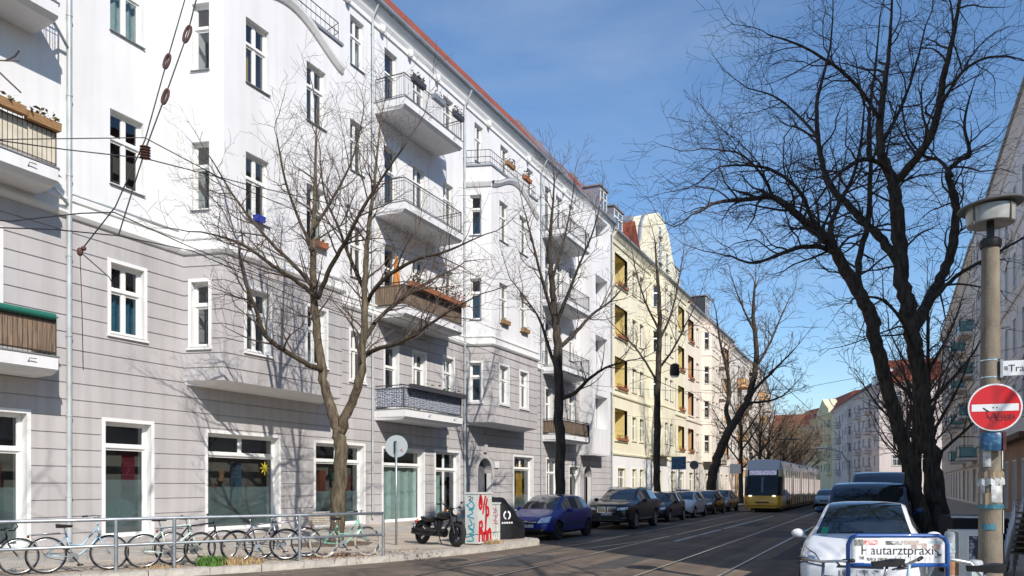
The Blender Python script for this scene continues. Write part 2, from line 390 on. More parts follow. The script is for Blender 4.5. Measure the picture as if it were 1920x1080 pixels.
def window(parent, loc, ang, w, h, style='cross', rec=.15, fm=None, gm=None, casing=None, sill=True, curtain=None, fine=True, frost=None, grid=0):
    fm = fm or FRAME; gm = gm or GLASS
    rects = win_split(w, h, style)
    def mk_frame():
        q = MB(); y0, y1 = rec, rec + .07
        xs = sorted({-w/2, w/2} | {r[0] for r in rects} | {r[1] for r in rects}); zs = sorted({0, h} | {r[2] for r in rects} | {r[3] for r in rects})
        for i in range(len(xs) - 1):
            for j in range(len(zs) - 1):
                cx, cz = (xs[i] + xs[i+1]) / 2, (zs[j] + zs[j+1]) / 2
                if any(r[0] < cx < r[1] and r[2] < cz < r[3] for r in rects): continue
                q.box(xs[i], xs[i+1], y0, y1, zs[j], zs[j+1])
        if fine:                                   # sash rebate a step back from the frame
            for r in rects:
                e = .035
                for a in ((r[0], r[0]+e, r[2], r[3]), (r[1]-e, r[1], r[2], r[3]), (r[0]+e, r[1]-e, r[2], r[2]+e), (r[0]+e, r[1]-e, r[3]-e, r[3])):
                    q.box(a[0], a[1], y0 + .018, y1 - .01, a[2], a[3])
            zt = max(r[3] for r in rects if r[2] < .2) if style != 'plain' else h
            q.box(-w/2 + .03, w/2 - .03, y0 - .035, y0, zt + .03, zt + .075)
        return q.mesh('window', fm)
    o = link('window', wmesh(('f', w, h, style, rec, fm.name, fine), mk_frame), parent, loc, ang)
    if fine:
        for k, r in enumerate(rects):
            def mk():
                q = MB(); y = rec + .045; q.face([(r[0], y, r[2]), (r[1], y, r[2]), (r[1], y, r[3]), (r[0], y, r[3])]); return q.mesh('pane', gm)
            link('pane', wmesh(('p', w, h, style, rec, k, gm.name), mk), o)
    else:
        def mk():
            q = MB(); y = rec + .045
            for r in rects: q.face([(r[0], y, r[2]), (r[1], y, r[2]), (r[1], y, r[3]), (r[0], y, r[3])])
            return q.mesh('pane', gm)
        link('pane', wmesh(('pp', w, h, style, rec, gm.name), mk), o)
    if frost:
        def mk():
            q = MB(); y = rec + .052; q.face([(-w/2 + .07, y, .07), (w/2 - .07, y, .07), (w/2 - .07, y, h * frost), (-w/2 + .07, y, h * frost)]); return q.mesh('frosted_film', FROST)
        link('frosted_film', wmesh(('fr', w, h, rec, frost), mk), o)
    if sill:
        def mk():
            q = MB(); q.prism_x([(-.07, -.035), (rec, -.01), (rec, .012), (-.07, -.015)], -w/2 - .03, w/2 + .03); return q.mesh('sill', SILL)
        link('sill', wmesh(('s', w, rec), mk), o)
    if casing:
        def mk():
            q = MB(); c = .10; d = -.045
            q.box(-w/2 - c, -w/2, d, .004, -.04, h + c); q.box(w/2, w/2 + c, d, .004, -.04, h + c); q.box(-w/2, w/2, d, .004, h, h + c)
            if sill: q.box(-w/2 - c - .02, w/2 + c + .02, d - .05, .004, -.10, -.04)
            return q.mesh('casing', casing)
        link('casing', wmesh(('c', w, h, casing.name, sill), mk), o)
    if curtain:
        cm, x0f, x1f, z0f, z1f = curtain
        def mk():
            q = MB(); n_ = 14; y = rec + .22
            for i in range(n_):
                xa = -w/2 + w * (x0f + (x1f - x0f) * i / n_); xb = -w/2 + w * (x0f + (x1f - x0f) * (i + 1) / n_)
                ya = y + .05 * math.sin(i * 2.1); yb = y + .05 * math.sin((i + 1) * 2.1)
                q.face([(xa, ya, h * z0f), (xb, yb, h * z0f), (xb, yb, h * z1f), (xa, ya, h * z1f)])
            return q.mesh('curtain', cm, True)
        link('curtain', wmesh(('cu', w, h, rec) + (cm.name, x0f, x1f, z0f, z1f), mk), o)
    return o
FROST = mat('frosted film', (.30, .38, .37), .6)
_n = FROST.node_tree.nodes; _p = _n['Principled BSDF']; _p.inputs['Alpha'].default_value = .55

class Wall:
    """flat wall panel between two plan points of its building; holes are cut, reveals closed"""
    def __init__(s, root, p0, p1, z0, z1, zones, thick=.28, reveal=None, courses=None, name='wall'):
        s.root, s.p0, s.p1 = root, Vector(p0), Vector(p1); s.L = (s.p1 - s.p0).length; s.d = (s.p1 - s.p0) / s.L
        s.z0, s.z1, s.zones, s.thick, s.holes, s.name = z0, z1, zones, thick, [], name
        s.ang = math.atan2(s.d.y, s.d.x); s.reveal = reveal; s.courses = courses
    def P(s, x, y, z):
        q = s.p0 + s.d * x + Vector((-s.d.y, s.d.x)) * y; return (q.x, q.y, z)
    def hole(s, xc, z, w, h, arch=False): s.holes.append((xc - w/2, xc + w/2, z, z + h)); return s
    def win(s, xc, z, w, h, style='cross', **k):
        s.hole(xc, z, w, h); p = s.P(xc, 0, z); return window(s.root, p, s.ang, w, h, style, **k)
    def build(s):
        q = MB(); mats = [m for _, m in s.zones] + [s.reveal or s.zones[-1][1]]; rv = len(mats) - 1
        tops = [z for z, _ in s.zones]
        xs = sorted({0, s.L} | {v for h in s.holes for v in (h[0], h[1]) if 0 < v < s.L}); zs = sorted({s.z0, s.z1} | {v for h in s.holes for v in (h[2], h[3]) if s.z0 < v < s.z1} | {t for t in tops if s.z0 < t < s.z1})
        for j in range(len(zs) - 1):
            cz = (zs[j] + zs[j+1]) / 2; zi = next((i for i, t in enumerate(tops) if cz < t), len(tops) - 1); run = None
            for i in range(len(xs)):
                solid = i < len(xs) - 1 and not any(h[0] < (xs[i] + xs[i+1]) / 2 < h[1] and h[2] < cz < h[3] for h in s.holes)
                if solid and run is None: run = xs[i]
                if not solid and run is not None:
                    q.face([s.P(run, 0, zs[j]), s.P(xs[i], 0, zs[j]), s.P(xs[i], 0, zs[j+1]), s.P(run, 0, zs[j+1])], zi); run = None
        t = s.thick
        for a, b, c, d in s.holes:
            for (x, y, z), (x2, y2, z2) in (((a, 0, c), (a, t, d)), ((b, 0, c), (b, t, d))):
                q.face([s.P(x, 0, c), s.P(x, t, c), s.P(x, t, d), s.P(x, 0, d)], rv)
            q.face([s.P(a, 0, d), s.P(b, 0, d), s.P(b, t, d), s.P(a, t, d)], rv); q.face([s.P(a, 0, c), s.P(b, 0, c), s.P(b, t, c), s.P(a, t, c)], rv)
        w = q.obj(s.name, mats, s.root)
        if s.courses:
            zl, step, n_, gap, proud, mc = s.courses
            for k in range(n_):
                a, b = zl + k * step + gap / 2, zl + (k + 1) * step - gap / 2
                if b > s.z1 + .01 or a < s.z0 - .01: continue
                cuts = sorted((h[0] - .06, h[1] + .06) for h in s.holes if h[2] - .02 < b and h[3] + .02 > a)
                x = 0; segs = []
                for h0, h1 in cuts + [(s.L, s.L)]:
                    if h0 - x > .03: segs.append((x, h0, a, b))
                    x = max(x, h1)
                for h in s.holes:                    # pieces above and below an opening that only partly crosses the row
                    for za, zb in ((a, min(b, h[2] - .02)), (max(a, h[3] + .02), b)):
                        if h[2] - .02 < b and h[3] + .02 > a and zb - za > .04: segs.append((h[0] - .06, h[1] + .06, za, zb))
                for xa, xb, za, zb in segs:
                    q = MB(); q.v = [s.P(xa, 0, za), s.P(xb, 0, za), s.P(xb, 0, zb), s.P(xa, 0, zb), s.P(xa, -proud, za + .006), s.P(xb, -proud, za + .006), s.P(xb, -proud, zb - .006), s.P(xa, -proud, zb - .006)]
                    q.f = [(4,5,6,7),(0,1,5,4),(1,2,6,5),(2,3,7,6),(3,0,4,7)]; q.m = [0] * 5; q.obj('wall_course', mc, w)
        return w
def strip(root, name, m, path, prof):
    """moulding: profile (out, z) swept along a plan path of the building"""
    q = MB(); pts = [Vector(p) for p in path]; k = len(prof); rows = []
    for i, p in enumerate(pts):
        ns = []
        if i > 0: d = (p - pts[i-1]).normalized(); ns.append(Vector((d.y, -d.x)))
        if i < len(pts) - 1: d = (pts[i+1] - p).normalized(); ns.append(Vector((d.y, -d.x)))
        nn = ns[0] if len(ns) == 1 else (ns[0] + ns[1]) / max(.2, (1 + ns[0].dot(ns[1])))
        rows.append([(p.x + nn.x * o, p.y + nn.y * o, z) for o, z in prof])
    n0 = len(q.v)
    for r_ in rows: q.v += r_
    for i in range(len(pts) - 1):
        for j in range(k - 1):
            q.f.append((n0+i*k+j, n0+(i+1)*k+j, n0+(i+1)*k+j+1, n0+i*k+j+1)); q.m.append(0)
    q.f.append(tuple(n0 + j for j in range(k))); q.m.append(0); q.f.append(tuple(n0 + (len(pts)-1)*k + j for j in reversed(range(k)))); q.m.append(0)
    return q.obj(name, m, root)
def balcony(root, x0, x1, z, p, ch=.35, slab=None, rail=True, h=.95, screen=None, th=.42, bars=True, hooks=True, taper=.3, railm=None):
    """slab top at z; returns the slab part"""
    slab = slab or WHITE; railm = railm or IRON
    q = MB(); out = [(x0, 0), (x0 + .05, -p + ch), (x0 + ch, -p), (x1 - ch, -p), (x1 - .05, -p + ch), (x1, 0)]
    low = [(x0 + .02, 0), (x0 + .1 + taper*.3, -p + ch + .12), (x0 + ch + taper * .5, -p + .14), (x1 - ch - taper * .5, -p + .14), (x1 - .1 - taper*.3, -p + ch + .12), (x1 - .02, 0)]
    n = len(out)
    q.v = [(a, b, z) for a, b in out] + [(a, b, z - th * .72) for a, b in out] + [(a, b, z - th) for a, b in low]
    q.f = [tuple(range(n))] + [(i, i + n, i + n + 1, i + 1) for i in range(n - 1)] + [(i + n, i + 2*n, i + 2*n + 1, i + n + 1) for i in range(n - 1)] + [tuple(2*n + i for i in reversed(range(n)))]
    q.m = [0] * len(q.f)
    sl = q.obj('balcony', slab, root)
    q = MB(); q.prism([(a * 1.0 + (-.025 if i < 3 else .025), b - (.025 if 0 < i < 5 else 0)) for i, (a, b) in enumerate(out)], z + .001, z + .03); q.obj('coping', SILL, sl)
    ins = [(x0 + .06, -.02), (x0 + .1, -p + ch + .02), (x0 + ch + .02, -p + .06), (x1 - ch - .02, -p + .06), (x1 - .1, -p + ch + .02), (x1 - .06, -.02)]
    if rail:
        q = MB()
        for zz, r_ in ((z + h, .022), (z + h - .12, .011), (z + .12, .012)): q.tube([(a, b, zz) for a, b in ins], r_, 5)
        for i in range(n - 1):
            a, b = Vector(ins[i]), Vector(ins[i+1]); L = (b - a).length; kk = max(1, round(L / .115))
            for j in range(kk + (i == n - 2)):
                c = a.lerp(b, j / kk); big = j == 0
                if big or bars: q.tube([(c.x, c.y, z + .02), (c.x, c.y, z + h)], .016 if big else .0075, 4, cap=False)
        q.obj('railing', railm, sl)
    if screen:
        q = MB()
        for i in range(n - 1):
            a, b = Vector(ins[i]), Vector(ins[i+1]); d = (b - a).normalized(); nn = Vector((-d.y, d.x)) * .03
            kk = max(1, int((b - a).length / .35))
            for j in range(kk):
                c, e = a.lerp(b, j / kk) + nn, a.lerp(b, (j + 1) / kk) + nn
                zz0 = z + .09; za = z + h - .08 + .012 * math.sin(j * 1.7 + i); zb = z + h - .08 + .012 * math.sin((j + 1) * 1.7 + i)
                q.face([(c.x, c.y, zz0), (e.x, e.y, zz0), (e.x, e.y, zb), (c.x, c.y, za)])
        q.obj('screen', screen, sl)
    if hooks:
        q = MB()
        for f in (.38, .82):
            x = x0 + (x1 - x0) * f; q.tube([(x, -p - .001, z - .2), (x, -p - .07, z - .12), (x + .16, -p - .08, z - .12)], .012, 4)
        q.obj('drain_spout', IRON, sl)
    return sl
def drainpipe(root, x, z0, z1, y=-.11, r=.055, shoe=False, m=None):
    q = MB(); pts = [(x, y, z0), (x, y, z1)]
    if shoe: pts = [(x, y, z0), (x, y, z1 - .9), (x, y - .02, z1 - .7), (x, y - .35, z1 - .12), (x, y - .4, z1)]
    q.tube(pts, r, 10)
    zz = z0 + 1.2
    while zz < z1 - .5:
        q.lathe([(r + .012, zz), (r + .012, zz + .05)], 10, 0, Matrix.Translation((x, y, 0))); q.box(x - .02, x + .02, y, .0, zz, zz + .04); zz += 2.1
    return q.obj('drainpipe', m or PIPE, root, True, 40)
def roof_slab(root, x0, x1, z, pitch, run, over, m, gut=True, depth=11):
    q = MB(); t = math.tan(R(pitch)); zr = z + t * run
    q.face([(x0, -over, z), (x1, -over, z), (x1, run, zr), (x0, run, zr)]); q.face([(x0, run, zr), (x1, run, zr), (x1, depth, zr + .6), (x0, depth, zr + .6)])
    q.face([(x0, -over, z), (x0, run, zr), (x0, depth, zr + .6), (x0, depth, z)]); q.face([(x1, -over, z), (x1, depth, z), (x1, depth, zr + .6), (x1, run, zr)])
    q.face([(x0, depth, zr + .6), (x1, depth, zr + .6), (x1, depth, 0), (x0, depth, 0)]); q.face([(x0, -over, z - .01), (x0, depth, z - .01), (x1, depth, z - .01), (x1, -over, z - .01)])
    o = q.obj('roof', m, root)
    if gut:
        g = MB()
        g.prism_x([(-over - .16, z + .02), (-over - .15, z - .09), (-over - .07, z - .13), (-over, z - .10), (-over + .02, z + .0)], x0, x1); g.obj('gutter', ZINC, o)
    return o
def tiles(name, col, sc=5.5):
    m = mat(name, col, .75, var=.35, vscale=1.2, spec=.3)
    n = m.node_tree.nodes; l = m.node_tree.links; p = n['Principled BSDF']; tc = n.new('ShaderNodeTexCoord')
    h = None
    for prf, dr, s_ in (('SAW', 'Z', 3.3), ('SIN', 'X', 2.0)):
        w = n.new('ShaderNodeTexWave'); w.wave_type = 'BANDS'; w.bands_direction = dr; w.wave_profile = prf; w.inputs['Scale'].default_value = s_; l.new(tc.outputs['Object'], w.inputs['Vector'])
        if h is None: h = w.outputs['Fac']
        else:
            a = n.new('ShaderNodeMath'); a.operation = 'ADD'; l.new(h, a.inputs[0]); l.new(w.outputs['Fac'], a.inputs[1]); h = a.outputs[0]
    bp = n.new('ShaderNodeBump'); bp.inputs['Strength'].default_value = .9; bp.inputs['Distance'].default_value = .06; l.new(h, bp.inputs['Height']); l.new(bp.outputs['Normal'], p.inputs['Normal'])
    return m
TILE = tiles('red clay tiles', (.34, .09, .05)); TILE2 = tiles('dark red clay tiles', (.22, .07, .05))
def dormer(root, x, z, w, h, y0, d, wallm, roofm, ang=0):
    q = MB(); q.box(x - w/2, x + w/2, y0, y0 + d, z, z + h); o = q.obj('dormer', wallm, root)
    q = MB(); q.prism_x([(y0 - .15, z + h), (y0 + d, z + h + .05), (y0 + d, z + h + .2), (y0 - .15, z + h + .12)], x - w/2 - .12, x + w/2 + .12); q.obj('dormer_roof', roofm, o)
    window(o, (x, y0 - .17, z + .25), 0, w - .3, h - .4, 'cross', rec=.12, sill=False, fine=False)
    return o
def interior(root, pts, z0, z1, m=None):
    q = MB()
    for a, b in zip(pts, pts[1:]): q.face([(*a, z0), (*b, z0), (*b, z1), (*a, z1)])
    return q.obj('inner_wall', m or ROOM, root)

# ------------------------------------------------ the long white and mauve house on the left
HX = -19.5
hA = thing('apartment_building', 'long white apartment house with mauve grey lower storeys, bays and white balconies', 'building', (HX, 0, 0), R(90))
ZA = [(8.95, GREY), (99, WHITE)]
FL = [(5.98, 1.97), (10.15, 2.08), (14.42, 2.04), (18.66, 1.98)]
CR = (.035, .4415, 20, .026, .028, GREY)
S0, S1, EAVE = 3.0, 56.7, 21.75
main = Wall(hA, (S0, 0), (S1, 0), .0, EAVE, ZA, courses=CR, reveal=TRIM)
CURT = {}
def cur(c, r=.9): 
    k = 'curtain %s' % c
    return mat(k, lin(c), .9, var=.15, vscale=4)
def put(wall, x, fl, w=1.06, style='cross', curtain=None, dz=0, dh=0):
    z, h = FL[fl]; g = fl == 0
    return wall.win(x - (wall.x0 if hasattr(wall, 'x0') else S0), z + dz, w, h + dh, style, casing=TRIM if g else None, curtain=curtain)
# openings of the flat wall
for fl, cu in ((0, (cur('2f6f86'), 0, 1, 0, .62)), (1, (cur('3c3434'), .0, .3, 0, .62)), (2, (cur('b9c9c4'), 0, 1, 0, 1)), (3, None)): put(main, 14.85, fl, curtain=cu)
for fl, cu in ((0, (CUR_W, 0, .45, 0, .6)), (1, None), (2, (CUR_W, .0, .35, 0, 1)), (3, (cur('b9c9c4'), 0, 1, 0, .6))): put(main, 25.35, fl, .9, curtain=cu)
for fl in range(4):                       # behind the far left balconies
    put(main, 7.2, fl, 1.1, curtain=(CUR_W, 0, .4, 0, 1) if fl % 2 else None); put(main, 10.75, fl, 1.15, 'door', dz=-.55 if fl else 0, dh=.55 if fl else 0, curtain=None)
for fl in range(4):                       # behind the middle balconies
    put(main, 27.7, fl, .95, 'single', dz=-.9, dh=.75, curtain=(CUR_W, 0, .5, 0, 1) if fl == 3 else None); put(main, 29.9, fl, 1.0, 'door', dz=-.9, dh=.75); put(main, 32.5, fl, .95, curtain=(CUR_W, .5, 1, 0, 1) if fl in (0, 2) else None)
for fl in range(4):                       # behind the far balconies
    put(main, 44.7, fl, .95, 'single', dz=-.9, dh=.75); put(main, 46.5, fl, 1.1, 'door', dz=-.9, dh=.75, curtain=(CUR_W, 0, .5, 0, 1) if fl % 2 else None); put(main, 48.6, fl, .95); put(main, 55.3, fl, 1.0); 
put(main, 42.0, 3, .9); put(main, 24.0 - 3.3, 3, 1.0); put(main, 18.6, 3, 1.1); put(main, 35.6, 3, .9); put(main, 38.6, 3, 1.0)
# shop fronts and doors on the ground floor
def shop(x0, x1, z0, z1, style, **k):
    return main.win((x0 + x1) / 2 - S0, z0, x1 - x0, z1 - z0, style, casing=TRIM, rec=.2, sill=False, **k)
shop(9.6, 12.0, .18, 3.55, 'shopdoor', frost=.45)
shop(14.15, 15.62, .3, 3.52, 'shop', frost=.50, curtain=(cur('6d1526'), .58, .84, 0, .8))
shop(17.7, 20.85, .3, 3.42, 'shop2', frost=.45)
shop(22.8, 25.75, .2, 3.36, 'shop2', frost=.42)
shop(27.1, 30.25, .16, 3.32, 'shop', curtain=(cur('c9ded2'), 0, 1, 0, .78))
shop(31.3, 33.5, .2, 3.36, 'shopdoor', curtain=(cur('b5d0c4'), .0, .46, 0, .7))
shop(39.75, 42.3, .25, 3.4, 'shop2', curtain=(cur('c79a3a'), .45, .75, .25, .95), frost=.3)
shop(44.4, 46.2, .2, 3.4, 'shopdoor'); shop(48.2, 50.0, .2, 3.0, 'shop')
DOORX = (35.35, 37.05)
main.hole(36.2 - S0, .15, 1.6, 3.05)
main.hole(51.6 - S0, .15, 1.6, 3.0)
main.build()
def arched_door(root, x, z0, w, h, m, rec=.5):
    """door leaf set deep in an arched plaster porch"""
    q = MB(); n_ = 12; r = w / 2
    arc = [(-r * math.cos(math.pi * i / n_), h + r * math.sin(math.pi * i / n_)) for i in range(n_ + 1)]
    # spandrel plate above the leaf
    return
def door_part(x, h=3.05, w=1.6):
    q = MB(); n_ = 12; r = w / 2; y = -.006; hs = .15 + h - r; top = .15 + h
    for i in range(n_):                               # spandrels closing the square hole to an arch, and its soffit
        a0, a1 = math.pi * i / n_, math.pi * (i + 1) / n_
        p0, p1 = (x - r * math.cos(a0), hs + r * math.sin(a0)), (x - r * math.cos(a1), hs + r * math.sin(a1))
        q.face([(p0[0], y, p0[1]), (p1[0], y, p1[1]), (p1[0], y, top + .002), (p0[0], y, top + .002)]); q.face([(p0[0], y, p0[1]), (p0[0], .5, p0[1]), (p1[0], .5, p1[1]), (p1[0], y, p1[1])])
    q.obj('door_arch', GREY, hA)
    q = MB(); pts = [(x - r - .12, .15)] + [(x - (r + .12) * math.cos(math.pi * i / 14), hs + (r + .12) * math.sin(math.pi * i / 14)) for i in range(15)] + [(x + r + .12, .15), (x + r, .15)] + [(x + r * math.cos(math.pi * i / 14), hs + r * math.sin(math.pi * i / 14)) for i in range(15)] + [(x - r, .15)]
    q.prism_y(pts, -.07, -.008); q.obj('door_surround', GREY, hA)
    q = MB(); q.box(x - r, x + r, .40, .46, .15, top); d = q.obj('door', mat('grey green door paint', (.115, .12, .135), .45, var=.1, vscale=2), hA)
    q = MB()
    for sx in (-1, 1):
        for za, zb in ((.35, 1.2), (1.35, 2.15)): q.box(x + sx * .42 - .28, x + sx * .42 + .28, .385, .405, za, zb)
    q.obj('door_panel', MATS['grey green door paint'], d)
    q = MB(); q.ball((x + .06, .37, 1.25), .04, .05, .09); q.obj('handle', IRON, d)
    return d
door_part(36.2); door_part(51.6, 3.0)
q = MB(); q.box(36.05, 36.35, -.14, -.01, 3.5, 4.4); q.obj('keystone', GREY, hA)
q = MB(); q.box(37.35, 37.75, -.10, -.045, 2.7, 3.05); q.obj('house_number_plate', TRIM, hA)
# bays
def bay(x0, x1, p, ch, wins, side):
    z0, z1 = 4.95, 17.9; n = Vector
    f0, f1 = (x0 + ch, -p), (x1 - ch, -p)
    wl = Wall(hA, (x0, 0), f0, z0, z1, ZA, courses=CR, reveal=TRIM); wf = Wall(hA, f0, f1, z0, z1, ZA, courses=CR, reveal=TRIM); wr = Wall(hA, f1, (x1, 0), z0, z1, ZA, courses=CR, reveal=TRIM)
    wf.x0 = f0[0]
    cs = [(cur('8a8f8c'), .0, .3, 0, .62), (cur('3a3030'), .6, 1, 0, .62), (cur('c9a84a'), 0, .42, 0, .62), (CUR_W, .7, 1, 0, 1)]
    for fl in range(3):
        z, h = FL[fl]
        for w_ in (wl, wr): w_.win(w_.L * side, z, .58, h, 'single', casing=TRIM if fl == 0 else None)
        for k, xw in enumerate(wins): put(wf, xw, fl, 1.0, curtain=cs[(fl + k * 2) % 4] if (fl + k) != 1 else None)
    for w_ in (wl, wf, wr): w_.build()
    path = [(x0, 0), f0, f1, (x1, 0)]
    strip(hA, 'string_course', TRIM, path, [(.0, 8.78), (.10, 8.80), (.16, 8.88), (.16, 8.94), (.07, 8.97), (.07, 9.22), (.12, 9.24), (.12, 9.30), (.0, 9.34)])
    # corbelled underside
    q = MB(); a = [(x0, 0, z0), (*f0, z0), (*f1, z0), (x1, 0, z0)]; b = [(x0 + .05, 0, z0 - .12), (x0 + .55, -p + .75, z0 - .14), (x1 - .55, -p + .75, z0 - .14), (x1 - .05, 0, z0 - .12)]
    for i in range(3): q.face([a[i], b[i], b[i+1], a[i+1]])
    q.face(b); q.obj('bay_soffit', WHITE, hA)
    # eyebrow cornice curving over the bay, terrace parapet above
    q = MB(); n_ = 20; prev = None
    for i in range(n_ + 1):
        x = f0[0] + (f1[0] - f0[0]) * i / n_; t = (i / n_ - .5) * 2; zc = 17.05 + .95 * math.cos(t * math.pi / 2) ** 1.5
        row = [(x, -p - .0, zc - .20), (x, -p - .07, zc - .18), (x, -p - .17, zc - .04), (x, -p - .19, zc + .04), (x, -p, zc + .08)]
        if prev:
            for k in range(4): q.face([prev[k], row[k], row[k+1], prev[k+1]])
        prev = row
    ec = q.obj('eyebrow_cornice', TRIM, hA, True, 35)
    q = MB(); q.tube([(f0[0] + (f1[0] - f0[0]) * i / n_, -p - .12, 17.05 + .95 * math.cos((i / n_ - .5) * math.pi) ** 1.5 + .075) for i in range(n_ + 1)], .035, 5); q.obj('flashing', SILL, ec)
    for pa, pb, in (((x0, 0), f0), (f1, (x1, 0))):
        strip(hA, 'bay_cornice', TRIM, [pa, pb], [(0, 16.84), (.07, 16.86), (.16, 17.02), (.18, 17.08), (0, 17.12)])
    q = MB(); q.prism([(x0, 0), f0, f1, (x1, 0)], 17.88, 17.98); q.obj('terrace_floor', SILL, hA)
    strip(hA, 'terrace_coping', SILL, path, [(0, 17.9), (.06, 17.9), (.06, 18.0), (0, 18.0)])
    q = MB(); ins = [(x0 + .1, -.05), (f0[0] + .06, -p + .1), (f1[0] - .06, -p + .1), (x1 - .1, -.05)]
    for zz in (18.12, 18.4, 18.75): q.tube([(*c, zz) for c in ins], .018, 5)
    for a_, b_ in zip(ins, ins[1:]):
        L = (Vector(b_) - Vector(a_)).length; k = max(2, round(L / .25))
        for j in range(k + 1): c = Vector(a_).lerp(Vector(b_), j / k); q.tube([(c.x, c.y, 17.98), (c.x, c.y, 18.75)], .011, 4, cap=False)
    q.obj('terrace_railing', IRON, hA)
bay(16.8, 23.1, 1.3, .36, (18.55, 21.35), .42)
bay(34.1, 40.6, 1.3, .45, (35.95, 38.35), .42)
# projecting white loggia pier at the far end
PX = (50.1, 53.9); pp = .95
for a_, b_, holes in (((PX[0], 0), (PX[0], -pp), ()), ((PX[0], -pp), (PX[1], -pp), (1,)), ((PX[1], -pp), (PX[1], 0), ())):
    wl = Wall(hA, a_, b_, 3.9, 20.6, [(99, WHITE)], thick=.8)
    if holes:
        for k in range(4): wl.hole(wl.L * .5, 5.75 + k * 4.2, 2.5, 2.3)
    wl.build()
q = MB(); q.prism([(PX[0], 0), (PX[0], -pp), (PX[1], -pp), (PX[1], 0)], 3.84, 3.92); q.prism([(PX[0], 0), (PX[0], -pp), (PX[1], -pp), (PX[1], 0)], 20.6, 20.75)
for k in range(4): q.box(PX[0] + .2, PX[1] - .2, -.1, .0, 5.75 + k * 4.2, 8.05 + k * 4.2)
q.obj('loggia_floor', WHITE, hA)
# cornices along the flat wall
SC = [(.0, 8.78), (.10, 8.80), (.16, 8.88), (.16, 8.94), (.07, 8.97), (.07, 9.22), (.12, 9.24), (.12, 9.30), (.0, 9.34)]
for a_, b_ in ((S0, 16.8), (23.1, 34.1), (40.6, PX[0]), (PX[1], S1)): strip(hA, 'string_course', TRIM, [(a_, 0), (b_, 0)], SC)
strip(hA, 'eaves_cornice', TRIM, [(S0, 0), (S1, 0)], [(0, 20.95), (.07, 20.97), (.07, 21.15), (.15, 21.3), (.18, 21.4), (.36, 21.6), (.40, 21.76), (0, 21.8)])
strip(hA, 'plinth', GREY, [(S0, 0), (S1, 0)], [(0, .0), (.062, .0), (.062, .15), (.0, .16)])
rf = roof_slab(hA, S0, S1, 21.82, 53.5, 3.3, .38, TILE)
dormer(hA, 55.3, 21.95, 1.7, 2.1, .1, 2.8, ZINC, ZINC)
for xa in (46.6, S1 - .3):
    q = MB(); q.prism_x([(-.4, 21.8), (3.2, 26.15), (3.2, 26.5), (-.42, 22.15)], xa, xa + .36); q.obj('parapet_wall', ZINC, hA)
q = MB(); q.box(51.0, 51.6, 3.4, 4.0, 24, 26.6); q.obj('chimney', mat('chimney brick', (.35, .13, .08), .9, var=.3, vscale=6), hA)
for a_ in (24.6, 26.9, 29.0, 31.3, 36.5, 41.5, 47.0, 52.0):
    q = MB(); q.lathe([(.09, 0), (.12, .1), (.12, .24), (.07, .3)], 10, 0, Matrix.Translation((a_, -.16, 20.9))); q.obj('eaves_bracket', TRIM, hA)
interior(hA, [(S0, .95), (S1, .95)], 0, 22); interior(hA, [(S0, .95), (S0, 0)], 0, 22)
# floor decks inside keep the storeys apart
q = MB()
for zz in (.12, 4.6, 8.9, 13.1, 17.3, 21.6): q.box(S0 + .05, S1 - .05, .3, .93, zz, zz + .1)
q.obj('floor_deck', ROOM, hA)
for x, z0, z1 in ((13.06, .25, 22), (26.25, .4, 21.9), (33.95, .3, 21.6), (43.45, .3, 21.8), (56.75, .3, 21.8)): drainpipe(hA, x, z0, z1, r=.07 if x < 20 else .05, shoe=x > 20)
q = MB(); q.tube([(x, -.13 - .02 * 0, 9.42 + .0 * x) for x in (13.1, 16.5)], .035, 6); q.tube([(11.8, -.9, 9.3), (12.6, -.35, 9.25), (13.0, -.13, 9.1)], .04, 6); q.tube([(11.8, -.9, 13.5), (12.6, -.35, 13.4), (13.0, -.13, 13.2)], .04, 6); q.obj('waste_pipe', PIPE, hA, True)
# balconies
ZEB = mat('zebra screen cloth', (.62, .66, .72), .9)
_n = ZEB.node_tree.nodes; _l = ZEB.node_tree.links
_t = _n.new('ShaderNodeTexCoord'); _w = _n.new('ShaderNodeTexWave'); _w.bands_direction = 'Z'; _w.inputs['Scale'].default_value = 4.2; _w.inputs['Distortion'].default_value = 9; _w.inputs['Detail'].default_value = 2.5; _w.inputs['Detail Scale'].default_value = 1.6
_r = _n.new('ShaderNodeValToRGB'); _r.color_ramp.elements[0].position = .42; _r.color_ramp.elements[1].position = .6; _r.color_ramp.elements[0].color = (.10, .12, .19, 1); _r.color_ramp.elements[1].color = (.62, .66, .72, 1)
_l.new(_t.outputs['Object'], _w.inputs['Vector']); _l.new(_w.outputs['Fac'], _r.inputs['Fac']); _l.new(_r.outputs['Color'], _n['Principled BSDF'].inputs['Base Color'])
REED = mat('reed mat', (.34, .24, .16), .95, col2=(.13, .09, .06), vscale=9, vstretch=(6, 6, .25), r2=(.38, .6), bump=.8, bscale=20, bstretch=(6, 6, .2))
CREAM = mat('cream awning cloth', (.66, .60, .48), .9, var=.15, vscale=3)
for k, z in enumerate((4.88, 9.5, 13.55, 17.75)):
    balcony(hA, 7.4, 12.2, z, 1.15, .12, h=1.0, taper=.06, screen=(REED, CREAM, None, None)[k])
for k, z in enumerate((4.9, 9.15, 13.45, 17.75)):
    balcony(hA, 26.5, 31.35, z, 1.5, .05, h=1.0, taper=.06, screen=(ZEB, REED, None, None)[k])
for k, z in enumerate((4.9, 9.1, 13.3, 17.5)):
    balcony(hA, 43.75, 48.5, z, 1.4, .05, h=.95, taper=.06, screen=(REED, None, None, None)[k])
